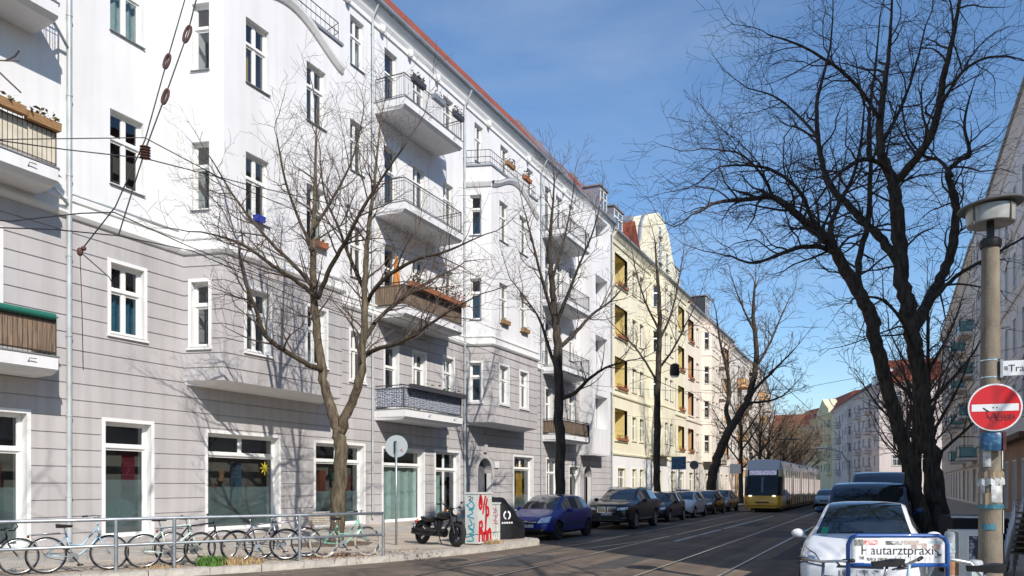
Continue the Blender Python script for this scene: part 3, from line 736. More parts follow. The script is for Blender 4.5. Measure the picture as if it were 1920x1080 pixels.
# ------------------------------------------------ the other houses of the street
def house(label, loc, rz, L, eave, wall, cols, lower=None, lz=4.3, floors=5, st=None, pitch=50, run=3.4, roofm=None, trim=None, ground='shop', fm=None, gm=None, depth=11, balm=None, glassbal=None, logm=None, first=5.5, name='apartment_building', back=True, over=.45, fine=False, topmat=None, cas=None):
    """street house: cols is a list of (kind, x, width); kinds win, loggia, bal, bay"""
    trim = trim or wall; roofm = roofm or TILE; gm = gm or GLASS
    h = thing(name, label, 'building', loc, rz)
    st = st or (eave - first - 1.6 - 2) / (floors - 2) 
    zs = [first + st * k for k in range(floors - 1)]
    zones = ([(lz, lower)] if lower else []) + [(999, wall)]
    wl = Wall(h, (0, 0), (L, 0), 0, eave, zones, thick=.25, reveal=trim)
    hw = 1.95
    random.seed(int(L * 100))
    for kind, x, w in cols:
        gw = min(w, 1.9)
        if ground and kind != 'none': wl.win(x, .35 if ground == 'shop' else 1.0, gw, 2.75 if ground == 'shop' else 2.0, 'door', sill=False, fine=fine, gm=gm, casing=trim)
        for k, z in enumerate(zs):
            cu = (CUR_W, 0, .45, 0, 1) if random.random() < .35 else None
            if kind == 'win': wl.win(x, z, w, hw, 'cross', fine=fine, gm=gm, curtain=cu, casing=cas or trim)
            elif kind == 'loggia':
                wl.hole(x, z - .15, w, 2.45)
                q = MB(); a, b, c, d, e = x - w/2, x + w/2, z - .9, z + 2.3, 1.35
                q.face([(a, e, c), (b, e, c), (b, e, d), (a, e, d)]); q.face([(a, .02, c), (a, e, c), (a, e, d), (a, .02, d)]); q.face([(b, .02, c), (b, e, c), (b, e, d), (b, .02, d)]); q.face([(a, .02, d), (b, .02, d), (b, e, d), (a, e, d)]); q.face([(a, .02, c), (b, .02, c), (b, e, c), (a, e, c)])
                lg = q.obj('loggia', logm or wall, h)
                window(lg, (x - .1, e - .2, z - .85), 0, min(w - .5, 1.5), 2.6, 'door', fine=False, sill=False, gm=gm)
                q = MB(); q.box(x - w/2 - .1, x + w/2 + .1, -.12, .0, z - .3, z - .18); q.obj('parapet_coping', trim, lg)
                if random.random() < .6: planter(lg, x, -.13, z - .2, w * .8, random.choice((RED_FL, GREEN_FL)))
            elif kind in ('bal', 'gbal'):
                wl.win(x, z - .8, min(w - .8, 1.9), 2.75, 'door', fine=fine, gm=gm, sill=False, curtain=cu)
                if kind == 'bal':
                    sl = balcony(h, x - w/2, x + w/2, z - .85, 1.15, .25, slab=balm or wall, h=.95, hooks=False, bars=False, screen=balm or wall)
                else:
                    sl = balcony(h, x - w/2, x + w/2, z - .85, 1.3, .06, slab=balm or wall, h=1.0, hooks=False, bars=False, screen=glassbal, th=.22, taper=.05)
    bays = [c for c in cols if c[0] == 'bay']
    for kind, x, w in bays:
        p = 1.0; c = .5; z0, z1 = zs[0] - 1.0, zs[-1] + 2.6
        pts = [(x - w/2, 0), (x - w/2 + c, -p), (x + w/2 - c, -p), (x + w/2, 0)]
        for i in range(3):
            bw = Wall(h, pts[i], pts[i+1], z0, z1, [(999, wall)], reveal=trim)
            for z in zs:
                if i == 1:
                    for dx in ((-.9, .9) if w > 4 else (0,)): bw.win(bw.L/2 + dx, z, 1.1, hw, 'cross', fine=fine, gm=gm)
                elif bw.L > .9: bw.win(bw.L/2, z, .55, hw, 'single', fine=fine, gm=gm)
            bw.build()
        q = MB(); q.prism(pts, z0 - .06, z0 + .02); q.prism(pts, z1 - .02, z1 + .12); q.obj('bay_floor', trim, h)
        for z in zs[1:]: strip(h, 'string_course', trim, pts, [(0, z - .75), (.07, z - .73), (.07, z - .62), (0, z - .6)])
    wl.build()
    for z in ([lz] if lower else []) + [zz - .75 for zz in (zs[1:] if cas else zs[1:2])]: strip(h, 'string_course', trim, [(0, 0), (L, 0)], [(0, z - .08), (.1, z - .06), (.14, z + .06), (0, z + .12)])
    strip(h, 'eaves_cornice', trim, [(0, 0), (L, 0)], [(0, eave - .8), (.1, eave - .75), (.15, eave - .5), (.4, eave - .15), (.45, eave), (0, eave + .05)])
    roof_slab(h, 0, L, eave + .1, pitch, run, over, roofm, depth=depth)
    q = MB()
    for xx in (0, L): q.face([(xx, 0, 0), (xx, depth, 0), (xx, depth, eave + .1), (xx, 0, eave + .1)])
    q.obj('side_wall', wall, h)
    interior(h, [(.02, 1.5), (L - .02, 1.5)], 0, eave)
    return h
RED_FL = mat('red blossoms', (.45, .07, .05), .8, col2=(.08, .13, .03), vscale=8, r2=(.45, .55))
GREEN_FL = mat('balcony greenery', (.10, .15, .035), .8, col2=(.20, .12, .05), vscale=8, r2=(.4, .6))
TERRA = mat('terracotta', (.36, .13, .06), .85, var=.2, vscale=6)
WOODP = mat('wooden planter', (.35, .20, .09), .8, var=.3, vscale=5, vstretch=(1, 8, 8))
PLASB = mat('dark plastic box', (.06, .06, .07), .5)
def leafy(q, x0, x1, y, z, spread, h, n, seed, m=0):
    rr = random.Random(seed)
    for _ in range(n):
        cx = rr.uniform(x0, x1); cy = y + rr.uniform(-spread, spread); cz = z + h * rr.random() ** 1.3; s = rr.uniform(.035, .09)
        a = rr.uniform(0, 6.28); t = rr.uniform(-.8, .8); d = Vector((math.cos(a), math.sin(a), t)).normalized(); e = d.cross(Vector((rr.random() - .5, rr.random() - .5, rr.random()))).normalized()
        c = Vector((cx, cy, cz)); q.face([c - d * s, c + e * s * .55, c + d * s, c - e * s * .55], m)
def planter(parent, x, y, z, w, m, box=None):
    """flower box as a part of a far house"""
    q = MB(); q.prism_x([(y - .09, z), (y + .09, z), (y + .11, z + .18), (y - .11, z + .18)], x - w/2, x + w/2, 0)
    leafy(q, x - w/2, x + w/2, y, z + .16, .16, .28, int(40 * w), int(x * 77 + z * 13), 1)
    return q.obj('flower_box', [box or TERRA, m], parent)
CREAMW = plaster('cream render', (.82, .77, .58), .08); YEL = plaster('yellow render', (.76, .62, .26), .08); OCH = plaster('pale yellow render', (.80, .69, .46), .08)
PEACH = plaster('peach render', (.80, .72, .61), .08); ORA = plaster('orange render', (.66, .40, .20), .08); PALE = plaster('pale stone render', (.70, .66, .60), .08)
WHITE2 = plaster('cool white render', (.80, .80, .78), .07)
# cream house with the tall curved gable
hB = house('cream house with yellow loggias and a tall curved gable', (HX, 56.8, 0), R(90), 23.9, 21.3, CREAMW,
           [('loggia', 2.5, 3.2), ('win', 5.9, 1.2), ('win', 8.0, 1.2), ('bay', 13.4, 5.6), ('loggia', 18.6, 2.4), ('loggia', 22.0, 2.6)], lower=WHITE2, lz=4.2, logm=YEL, trim=CREAMW, fine=False)
def gable(root, pts, y0, y1, m, cap):
    q = MB(); q.prism_y(pts, y0, y1); g = q.obj('gable', m, root)
    q = MB(); q.tube([(x, (y0 + y1) / 2, z) for x, z in pts[1:-1]], .16, 6); q.obj('gable_coping', cap, g)
    return g
prof = [(7.6, 21.2), (7.8, 22.0), (8.8, 22.7), (9.3, 23.6), (9.6, 24.9), (10.4, 25.9), (12.0, 26.5), (14.0, 26.4), (15.8, 25.5), (17.0, 23.9), (18.4, 22.6), (20.2, 21.6), (20.4, 21.2)]
gb = gable(hB, prof, -.35, 1.4, CREAMW, ZINC)
window(gb, (12.6, -.52, 22.0), 0, 1.2, 1.9, 'cross', rec=.12, fine=False); window(gb, (12.6, -.52, 24.4), 0, .8, 1.0, 'single', rec=.12, fine=False); window(gb, (15.0, -.52, 22.0), 0, .9, 1.6, 'single', rec=.12, fine=False)
q = MB(); q.box(9.6, 16.5, 1.4, 7, 21.4, 25.8); q.obj('gable_house', ZINC, hB)
dormer(hB, 2.6, 21.9, 2.3, 1.9, .3, 3, ZINC, ZINC); dormer(hB, 21.5, 21.6, 2.2, 2.2, .3, 3, ZINC, ZINC)
q = MB(); q.prism_y([(4.2, 21.6), (8.0, 21.6), (6.1, 24.0)], .0, 3.0); q.obj('dormer_gable', TILE, hB)
hC = house('peach house with pale loggias next after the cream gable house', (HX, 80.8, 0), R(90), 25.0, 20.8, PEACH,
           [('loggia', 2.2, 2.6), ('win', 5.2, 1.2), ('bay', 10, 5.0), ('bal', 15.2, 3.2), ('win', 18.6, 1.2), ('loggia', 22, 2.8)], lower=PALE, logm=ORA, roofm=TILE2, pitch=52)
dormer(hC, 11.5, 21.5, 2.6, 2.4, .2, 3, mat('slate', (.05, .06, .07), .6), ZINC)
hD = house('pale peach house behind the leaning tree by the tram', (HX, 105.9, 0), R(90), 27, 20.2, PALE,
           [('win', 2, 1.2), ('bal', 6, 3.4), ('win', 10, 1.2), ('bay', 15, 5), ('win', 20, 1.2), ('bal', 24, 3.2)], lower=ORA, lz=4.0, roofm=TILE2, balm=ORA)
hE = house('sunlit stone house at the far left bend of the street', (HX, 133.2, 0), R(96), 34, 19.5, PALE,
           [('win', 2, 1.2), ('win', 5, 1.2), ('bal', 9, 3), ('win', 13, 1.2), ('bay', 18, 5), ('win', 24, 1.2), ('bal', 29, 3)], roofm=TILE2)
# right-hand side
GREYW = plaster('grey white render', (.80, .77, .75), .1); BROWNR = plaster('brown ground floor render', (.42, .28, .20), .12); BEIGE = plaster('beige render', (.68, .62, .55), .1)
PINKW = plaster('pinkish render', (.74, .65, .61), .08); TEALG = glass('teal balcony glass', (.16, .38, .38), .7, .05)
_p = mat('teal balcony panel', (.15, .34, .34), .25, spec=.6)
RXF = 6.2
hR = house('grey white corner house with brown ground floor on the right', (RXF, 72.5, 0), R(-90), 62.6, 21.3, GREYW,
           [('win', 1.6, 1.1), ('win', 4.6, 1.1), ('bay', 9.2, 4.4), ('win', 13.6, 1.1), ('win', 17, 1.1), ('win', 20.5, 1.1), ('win', 24, 1.1)] + [('win', 28 + 3.2 * k, 1.2) for k in range(11)],
           lower=BROWNR, lz=4.4, st=3.75, first=5.5, roofm=TILE2, pitch=58, run=3.4, gm=DARKGLASS, depth=12, cas=TRIM)
q = MB(); q.box(14, 26, -.5, 0, 4.2, 4.5); q.obj('awning_box', mat('brown lintel', (.12, .06, .04), .7), hR)
hS = house('beige house with teal glass balconies on the right', (RXF, 121, 0), R(-90), 48.4, 21.6, BEIGE,
           [('win', 3 + 4.2 * k, 1.2) for k in range(6)] + [('win', 28.5, 1.1), ('gbal', 34, 4.0), ('win', 38.4, 1.1), ('gbal', 44.6, 4.2)], lower=GREYW, lz=3.4, st=3.5, first=4.9, roofm=TILE2, glassbal=_p, balm=GREYW, gm=DARKGLASS, cas=TRIM)
hT = house('plain beige house further along on the right', (RXF + .6, 138, 0), R(-90), 16.8, 21.5, BEIGE, [('win', 3 + 3.6 * k, 1.2) for k in range(4)], roofm=TILE2, gm=DARKGLASS)
# the block closing the bend: lit end wall with tall windows and the pink front
end = house('pale house end with red hipped roof closing the street', (-2.4, 163, 0), 0, 10.5, 21.0, PINKW, [('win', 3.0, 1.6), ('win', 7.2, 1.6)], roofm=TILE, pitch=45, run=5, depth=11, ground=None, st=4.0)
pk_ang = math.atan2(53, -11.2)
dx, dy = math.cos(pk_ang), math.sin(pk_ang)
hP = house('pinkish house with balconies along the bend', (-2.5 + dx * 54, 163.2 + dy * 54, 0), pk_ang + math.pi, 54, 20.8, PINKW,
           [('win', 3, 1.3), ('bal', 8, 4), ('win', 13, 1.3), ('win', 17, 1.3), ('bay', 23, 5), ('win', 29, 1.3), ('bal', 34, 4), ('win', 39, 1.3), ('bal', 45, 4), ('win', 50.5, 1.2)], roofm=TILE2, pitch=46, run=3.4, ground=None)
dormer(hP, 46, 21.4, 3.4, 1.9, .6, 3, PINKW, ZINC); dormer(hP, 52.4, 20.9, 2.6, 3.0, .0, 3, PINKW, ZINC)
a2 = pk_ang + R(6); bx, by = -2.5 + dx * 54, 163.2 + dy * 54; d2x, d2y = math.cos(a2), math.sin(a2)
hQ = house('yellow gabled house beyond the pinkish one', (bx + d2x * 26, by + d2y * 26, 0), a2 + math.pi, 25.8, 20.6, OCH, [('win', 3, 1.2), ('bal', 8, 4), ('win', 13, 1.2), ('win', 16, 1.2), ('bay', 21, 4.4)], roofm=TILE, pitch=48, run=5, ground=None)
gable(hQ, [(8, 20.5), (9, 22.2), (12, 23.4), (15, 25.2), (18, 23.4), (21, 22.2), (22, 20.5)], -.3, 3.2, OCH, ZINC)
hU = house('far house with red roof at the end of the row', (bx + d2x * 56, by + d2y * 56, 0), a2 + math.pi + R(8), 30, 20, PALE, [('win', 3 + 4 * k, 1.2) for k in range(7)], roofm=TILE, pitch=46, run=6, ground=None)
a3 = R(105)
hV = house('far brownish house seen behind the twiggy trees', (-44, 262, 0), 0, 34, 18.5, plaster('brown render', (.34, .25, .18), .1), [('win', 3 + 4 * k, 1.2) for k in range(8)], roofm=TILE, pitch=46, run=6, ground=None)
# ---------------------------------------------------------------- trees
def barkmat(name, c1, c2):
    return mat(name, c1, .95, col2=c2, vscale=3, vstretch=(4, 4, .8), r2=(.35, .65), bump=1.0, bscale=9, bstretch=(4, 4, .7), spec=.15, detail=8)
BARK = barkmat('grey brown bark', (.185, .15, .10), (.06, .047, .034))
BARKD = barkmat('dark bark', (.095, .078, .062), (.03, .026, .022))
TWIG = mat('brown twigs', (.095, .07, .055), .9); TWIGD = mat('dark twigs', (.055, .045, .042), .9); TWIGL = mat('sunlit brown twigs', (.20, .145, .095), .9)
def smooth_path(pts, n):
    """Catmull-Rom through the hand-placed points, radius included"""
    P = [Vector(p) for p in pts]; out = []
    for i in range(len(P) - 1):
        p0, p1, p2, p3 = P[max(i-1, 0)], P[i], P[i+1], P[min(i+2, len(P)-1)]
        for k in range(n):
            t = k / n; out.append(.5 * ((2*p1) + (p2-p0)*t + (2*p0-5*p1+4*p2-p3)*t*t + (3*p1-p0-3*p2+p3)*t*t*t))
    out.append(P[-1]); return out
def grow(rr, start, d, L, r, level, q, p, out=None):
    """one branch as a wandering tapered tube, then its side shoots"""
    n = p['seg'][level]; pts = [start.copy()]; rad = [r]; cur = start.copy(); d = d.normalized()
    wob = p['wob'][level]; up = p['up'][level]
    for i in range(n):
        d = (d + Vector((rr.gauss(0, wob), rr.gauss(0, wob), rr.gauss(0, wob) + up))).normalized()
        cur = cur + d * (L / n); pts.append(cur.copy()); rad.append(max(r * (1 - (i + 1) / n * .82), p['rmin']))
    q.tube(pts, rad, 5 if r > .03 else (4 if r > .014 else 3), cap=False)
    if level + 1 < len(p['seg']): shoots(rr, pts, rad, level + 1, q, p, L)
def shoots(rr, pts, rad, level, q, p, L, t0=.18):
    n = int(L * p['dens'][level] + rr.random())
    for k in range(n):
        t = t0 + (1 - t0) * (k + rr.random()) / max(n, 1); f = t * (len(pts) - 1); i = min(int(f), len(pts) - 2); c = pts[i].lerp(pts[i+1], f - i)
        ax = (pts[i+1] - pts[i]).normalized(); rl = rad[i]
        o = ax.orthogonal().normalized(); az = rr.uniform(0, 6.2832); side = o * math.cos(az) + ax.cross(o) * math.sin(az)
        ang = R(rr.uniform(*p['ang'])); d = ax * math.cos(ang) + side * math.sin(ang)
        d.z += p['lift'][level]; 
        if d.z < -.35: d.z = -.2
        ln = p['len'][level] * rr.uniform(.55, 1.25) * (1.15 - .65 * t)
        grow(rr, c, d, ln, min(rl * .55, p['rad'][level]), level, q, p)
def tree(name, label, base, limbs, seed, p, bark, twig, group=None, dens=1.0, tfrac=.25, low=None, limbm=None):
    """limbs: lists of (x,y,z,r) in the street; the first one is the trunk"""
    b = Vector((base[0], base[1], .1)); t = thing(name, label, 'tree', b, 0, group); rr = random.Random(seed); crown = MB()
    for k, lm in enumerate(limbs):
        pts4 = smooth_path([Vector((*(Vector(l[:3]) - b), l[3])) for l in lm], 5); pts = [Vector(v[:3]) for v in pts4]; rad = [max(v[3], .012) for v in pts4]
        for i in range(1, len(pts)):
            j = rad[i] * .12; pts[i] += Vector((rr.gauss(0, j), rr.gauss(0, j), rr.gauss(0, j)))
        q = MB(); n = 14 if rad[0] > .12 else 8; q.tube(pts, rad, n)
        if k == 0:                                   # root flare and knobbly bark
            for i in range(n): 
                x, y, z = q.v[i]; f = 1.25 + .2 * math.sin(i * 2.3); c = pts[0]; q.v[i] = (c.x + (x - c.x) * f, c.y + (y - c.y) * f, z - .15)
        for i, (x, y, z) in enumerate(q.v):
            ri = rad[i // n] if i // n < len(rad) else .02; j = ri * .07; q.v[i] = (x + rr.gauss(0, j * .6), y + rr.gauss(0, j * .6), z)
        q.obj('trunk' if k == 0 else 'limb', bark if k < 2 else (limbm or bark), t, True)
        L = sum((b_ - a_).length for a_, b_ in zip(pts, pts[1:]))
        if k == 0: shoots(rr, pts, rad, 0, crown, p, L * .6 * dens, .55)
        else: shoots(rr, pts, rad, 0, crown, p, L * dens, tfrac if not (low and k == 1) else low)
        # carry each limb on past its traced tip
        grow(rr, pts[-1], pts[-1] - pts[-2], p['len'][0] * .9, min(rad[-1], p['rad'][0]), 0, crown, p)
    crown.obj('crown', twig, t)
    return t
PM = dict(seg=(6, 4, 3), wob=(.16, .16, .14), up=(.05, .03, .02), dens=(2.5, 3.3, 4.2), ang=(28, 66), lift=(.12, .08, .04), len=(2.0, 1.05, .58), rad=(.028, .012, .007), rmin=.004)
def px(t, *pts):
    """limb traced at depth t: (u, v, radius[, extra depth])"""
    return [(*at(p[0], p[1], t + (p[3] if len(p) > 3 else 0)), p[2]) for p in pts]
# the pale barked tree by the bicycles, two stems from a low fork
T = 21.35
T1 = [px(T, (628, 1020, .215), (634, 950, .195), (640, 880, .185), (639, 830, .18), (632, 798, .16, 0), (614, 745, .13, .1), (604, 690, .12, .1), (597, 640, .11, .2), (589, 560, .10, .2), (587, 500, .085, .2), (587, 440, .07, .3), (590, 370, .055, .3), (592, 290, .035, .5), (594, 200, .018, .5)),
      px(T, (637, 812, .15), (655, 765, .125, -.1), (674, 715, .115, -.3), (680, 655, .10, -.4), (683, 590, .09, -.5), (684, 530, .075, -.5), (690, 440, .06, -.6), (700, 360, .045, -.7), (707, 290, .03, -.8), (714, 220, .015, -.8)),
      px(T, (603, 692, .07), (575, 682, .06, -.4), (535, 658, .055, -.8), (497, 628, .05, -1.2), (478, 575, .04, -1.5), (460, 530, .03, -1.7), (448, 470, .02, -1.9)),
      px(T, (590, 555, .055), (560, 530, .05, -.3), (520, 503, .045, -.8), (480, 475, .035, -1.2), (440, 452, .028, -1.5), (400, 440, .018, -1.8)),
      px(T, (588, 540, .05), (555, 500, .045, .6), (515, 462, .04, 1.1), (470, 410, .032, 1.5), (430, 355, .024, 1.8), (398, 300, .015, 2)),
      px(T, (595, 560, .055), (620, 500, .05, -.4), (650, 448, .042, -.8), (682, 388, .034, -1.2), (722, 325, .024, -1.5), (762, 268, .014, -1.8)),
      px(T, (684, 545, .05), (655, 480, .04, .5), (632, 420, .03, .9), (610, 370, .022, 1.2), (600, 300, .014, 1.4)),
      px(T, (684, 580, .05), (700, 545, .046, -.6), (735, 512, .042, -1), (785, 485, .032, -1.4), (835, 472, .025, -1.6), (890, 448, .015, -1.8)),
      px(T, (678, 672, .06), (705, 655, .05, -.5), (755, 640, .042, -1), (800, 612, .034, -1.4), (840, 585, .025, -1.7), (885, 560, .014, -2)),
      px(T, (682, 640, .06), (712, 595, .05, .5), (755, 560, .042, 1), (800, 530, .032, 1.5), (850, 505, .02, 2)),
      px(T, (587, 470, .045), (560, 410, .035, .3), (535, 340, .026, .5), (520, 260, .016, .6)),
      px(T, (588, 430, .04), (625, 370, .03, .5), (660, 300, .022, .9), (680, 220, .013, 1.2))]
tree('street_tree', 'bare pale barked tree forking low above the green bicycle', (-13.8, 17.0), [[(a, b, c, r if k < 2 else r * 1.2) for a, b, c, r in l] for k, l in enumerate(T1)], 3, PM, BARK, TWIG, 'bare trees along the left pavement', 1.1, limbm=barkmat('limb bark', (.10, .078, .055), (.035, .028, .02)))
T = 31.85
PM2 = dict(PM, dens=(2.4, 2.9, 3.2), len=(2.0, 1.0, .55), rmin=.006)
T2 = [px(T, (1052, 984, .24), (1051, 930, .21), (1050, 860, .20), (1048, 770, .20), (1047, 690, .18), (1044, 640, .17), (1040, 585, .14), (1034, 520, .11), (1030, 460, .08), (1036, 390, .05), (1040, 330, .025)),
      px(T, (1049, 750, .10), (1080, 735, .085, -.4), (1102, 712, .07, -.7), (1135, 690, .05, -1), (1165, 680, .03, -1.3)),
      px(T, (1047, 700, .09), (1030, 655, .07, .4), (1012, 600, .05, .8), (985, 560, .035, 1.1), (955, 520, .02, 1.4)),
      px(T, (1046, 655, .10), (1075, 628, .085, .4), (1110, 590, .06, .8), (1150, 560, .04, 1.2), (1180, 520, .02, 1.6)),
      px(T, (1042, 610, .09), (1062, 560, .07, -.4), (1085, 500, .05, -.8), (1110, 440, .035, -1.2), (1125, 385, .02, -1.4)),
      px(T, (1040, 600, .08), (1018, 530, .06, -.4), (1000, 460, .045, -.8), (985, 400, .025, -1.1)),
      px(T, (1034, 530, .06), (1055, 460, .045, .5), (1068, 400, .03, .9), (1078, 340, .016, 1.2))]
tree('street_tree', 'bare dark trunked tree behind the blue hatchback', (-12.3, 29.4), T2, 5, PM2, BARKD, TWIG, 'bare trees along the left pavement')
T = 44.9
T3 = [px(T, (1232, 962, .24), (1232, 900, .20), (1232, 800, .19), (1234, 700, .17), (1236, 640, .15), (1237, 580, .12), (1233, 520, .08), (1228, 450, .04)),
      px(T, (1234, 720, .08), (1205, 670, .06, .5), (1180, 640, .04, 1), (1150, 610, .02, 1.5)), px(T, (1236, 690, .08), (1262, 655, .06, -.5), (1285, 610, .045, -1), (1310, 560, .02, -1.4)),
      px(T, (1236, 640, .08), (1258, 590, .06, .5), (1272, 530, .04, 1), (1282, 470, .02, 1.4)), px(T, (1236, 620, .07), (1212, 570, .055, -.6), (1195, 520, .035, -1), (1185, 470, .018, -1.3))]
tree('street_tree', 'slim bare tree in front of the cream gabled house', (-12.3, 44.0), T3, 7, dict(PM2, dens=(2.2, 2.6, 2.6), rmin=.008), BARKD, TWIG, 'bare trees along the left pavement')
T = 58.4
T4 = [px(T, (1331, 955, .42), (1335, 905, .36), (1345, 860, .34), (1360, 820, .32), (1382, 785, .29), (1402, 748, .25), (1414, 705, .21), (1418, 650, .18), (1412, 590, .13), (1416, 530, .07)),
      px(T, (1372, 805, .2), (1362, 770, .17, .5), (1368, 735, .15, .8), (1362, 690, .12, 1), (1350, 640, .08, 1.2), (1342, 580, .04, 1.4)),
      px(T, (1404, 745, .14), (1430, 715, .11, -.6), (1455, 690, .08, -1.2), (1485, 660, .04, -1.6)), px(T, (1416, 690, .12), (1440, 650, .09, .6), (1462, 600, .06, 1.2), (1480, 560, .03, 1.6)),
      px(T, (1414, 620, .09), (1392, 575, .06, -.5), (1375, 530, .035, -1)), px(T, (1402, 755, .1), (1440, 752, .08, 1), (1470, 740, .05, 2), (1495, 715, .03, 3))]
tree('street_tree', 'thick leaning bare tree beside the tram front', (-12.3, 59.0), T4, 9, dict(PM2, dens=(2.2, 2.6, 2.4), len=(2.6, 1.3, .7), rmin=.011, rad=(.045, .022, .013)), BARKD, TWIG, 'bare trees along the left pavement')
# the big two-stemmed tree on the right, against the sky
T = 19.0
PR = dict(seg=(7, 5, 3), wob=(.24, .24, .20), up=(.0, -.01, -.01), dens=(2.2, 3.3, 4.2), ang=(30, 75), lift=(.06, .0, -.03), len=(2.0, 1.2, .66), rad=(.032, .013, .0075), rmin=.0038)
T6 = [px(T, (1764, 1025, .26), (1760, 960, .22), (1751, 890, .205), (1741, 830, .195), (1732, 780, .19), (1727, 725, .185), (1718, 670, .18), (1711, 635, .185), (1702, 585, .19), (1692, 530, .17), (1686, 460, .17), (1681, 380, .15), (1671, 332, .125), (1652, 282, .10), (1652, 200, .075), (1664, 125, .055), (1670, 50, .035), (1674, -40, .02)),
      px(T, (1735, 1015, .22, -.1), (1719, 940, .175, -.2), (1706, 880, .165, -.3), (1690, 820, .16, -.4), (1673, 760, .155, -.5), (1658, 705, .155, -.6), (1645, 655, .15, -.6), (1628, 580, .155, -.7), (1595, 522, .14, -.8), (1570, 480, .125, -.9), (1548, 445, .10, -1.1), (1515, 420, .085, -1.4), (1482, 393, .075, -1.7), (1450, 370, .06, -2), (1415, 372, .05, -2.2), (1345, 380, .035, -2.6), (1312, 398, .02, -2.8)),
      px(T, (1676, 345, .10), (1705, 312, .095, -.4), (1740, 265, .09, -.8), (1760, 210, .08, -1), (1768, 150, .07, -1.2), (1782, 90, .055, -1.4), (1798, 10, .04, -1.6), (1806, -60, .025, -1.8)),
      px(T, (1712, 615, .16), (1735, 575, .14, .5), (1765, 520, .125, 1), (1785, 468, .115, 1.3), (1792, 400, .10, 1.6), (1788, 360, .085, 1.8), (1776, 325, .07, 1.9), (1800, 300, .055, 2), (1818, 288, .05, 2.1), (1808, 230, .035, 2.3), (1822, 170, .02, 2.5)),
      px(T, (1690, 500, .12), (1655, 450, .11, .7), (1625, 420, .10, 1.1), (1596, 390, .09, 1.4), (1558, 350, .08, 1.7), (1543, 310, .072, 1.8), (1535, 270, .065, 1.9), (1531, 200, .052, 2), (1544, 140, .04, 2.1), (1557, 85, .028, 2.2), (1562, 20, .016, 2.3)),
      px(T, (1645, 610, .10), (1612, 540, .09, .5), (1612, 480, .08, .9), (1628, 410, .07, 1.2), (1632, 300, .055, 1.5), (1630, 210, .042, 1.7), (1642, 120, .03, 1.9), (1650, 30, .018, 2)),
      px(T, (1668, 325, .06), (1646, 304, .055, -.5), (1615, 300, .05, -.8), (1580, 320, .045, -1.1), (1555, 345, .035, -1.3), (1530, 380, .02, -1.5)),
      px(T, (1600, 528, .08), (1570, 478, .065, -.6), (1525, 462, .055, -1.2), (1480, 470, .045, -1.7), (1415, 493, .03, -2.2), (1370, 480, .018, -2.5)),
      px(T, (1585, 512, .08), (1556, 440, .07, .4), (1575, 380, .055, .8), (1600, 330, .045, 1.1), (1615, 260, .032, 1.3), (1622, 180, .018, 1.5)),
      px(T, (1530, 432, .05), (1500, 360, .042, -1.8), (1450, 320, .034, -2.1), (1400, 310, .025, -2.4), (1350, 312, .016, -2.6)),
      px(T, (1650, 225, .05), (1610, 165, .042, -.6), (1560, 120, .034, -1), (1500, 85, .025, -1.4), (1440, 65, .015, -1.8)),
      px(T, (1760, 205, .045), (1800, 140, .036, -1.2), (1845, 110, .028, -1.3), (1890, 105, .018, -1.4)),
      px(T, (1785, 330, .05), (1760, 300, .042, 2.2), (1730, 290, .034, 2.5), (1700, 250, .026, 2.8), (1690, 180, .016, 3)),
      px(T, (1750, 560, .06), (1790, 520, .05, .4), (1840, 490, .04, -.1), (1885, 465, .03, -.5), (1930, 440, .02, -1)),
      px(T, (1655, 268, .05), (1690, 200, .04, .6), (1715, 130, .03, 1), (1735, 50, .02, 1.3)),
      px(T, (1535, 260, .04), (1490, 210, .032, 2.2), (1450, 180, .024, 2.4), (1400, 165, .015, 2.6)),
      px(T, (1450, 370, .04), (1430, 330, .03, -2.2), (1390, 290, .022, -2.4), (1340, 280, .014, -2.6)),
      px(T, (1715, 660, .05), (1690, 600, .04, -1), (1650, 560, .03, -1.8), (1600, 560, .02, -2.4))]
tree('street_tree', 'big bare two stemmed tree rising beside the white car', (.95, 21.0), T6, 11, PR, BARKD, TWIGD, dens=1.15, tfrac=.15, low=.55)
# the rest of the rows, each of the same slender form
def row_tree(seed, H=11, r=.2, lean=0, spread=1.0, n=9):
    rr = random.Random(seed); L = [[(0, 0, 0, r * 1.15), (0, .02, H * .2, r), (lean * .3, 0, H * .4, r * .85), (lean * .6, .1, H * .62, r * .6), (lean, 0, H * .85, r * .25), (lean, 0, H, r * .08)]]
    for k in range(n):
        f = .28 + .45 * k / n; a = k * 2.4 + rr.uniform(-.3, .3); z = H * f; s = spread * (1.2 - .5 * k / n); cx = lean * f
        c, d = math.cos(a), math.sin(a)
        L.append([(cx, 0, z, r * .42), (cx + c * .9 * s, d * .9 * s, z + 1.0, r * .34), (cx + c * 1.9 * s, d * 1.9 * s, z + 2.2, r * .24), (cx + c * 2.7 * s, d * 2.7 * s, z + 3.6, r * .12)])
    return L
PF = dict(seg=(5, 3, 3), wob=(.17, .17, .15), up=(.05, .03, .02), dens=(1.7, 2.2, 2.0), ang=(28, 62), lift=(.12, .1, .06), len=(2.1, 1.1, .6), rad=(.04, .02, .014), rmin=.012)
proto = tree('street_tree', 'bare tree close behind the leaning one on the left pavement', (0, 0), [[(x, y, z + .1, r) for x, y, z, r in l] for l in row_tree(21)], 21, PF, BARKD, TWIG, 'bare trees along the left pavement')
proto.location = (-12.3, 71.5, .1)
def put_tree(x, y, rz, sc, label, grp, src=None):
    c = copy_tree(src or proto); c.location = (x, y, .1); c.rotation_euler = (0, 0, rz); c.scale = (sc, sc, sc); c['label'] = label; c['group'] = grp; return c
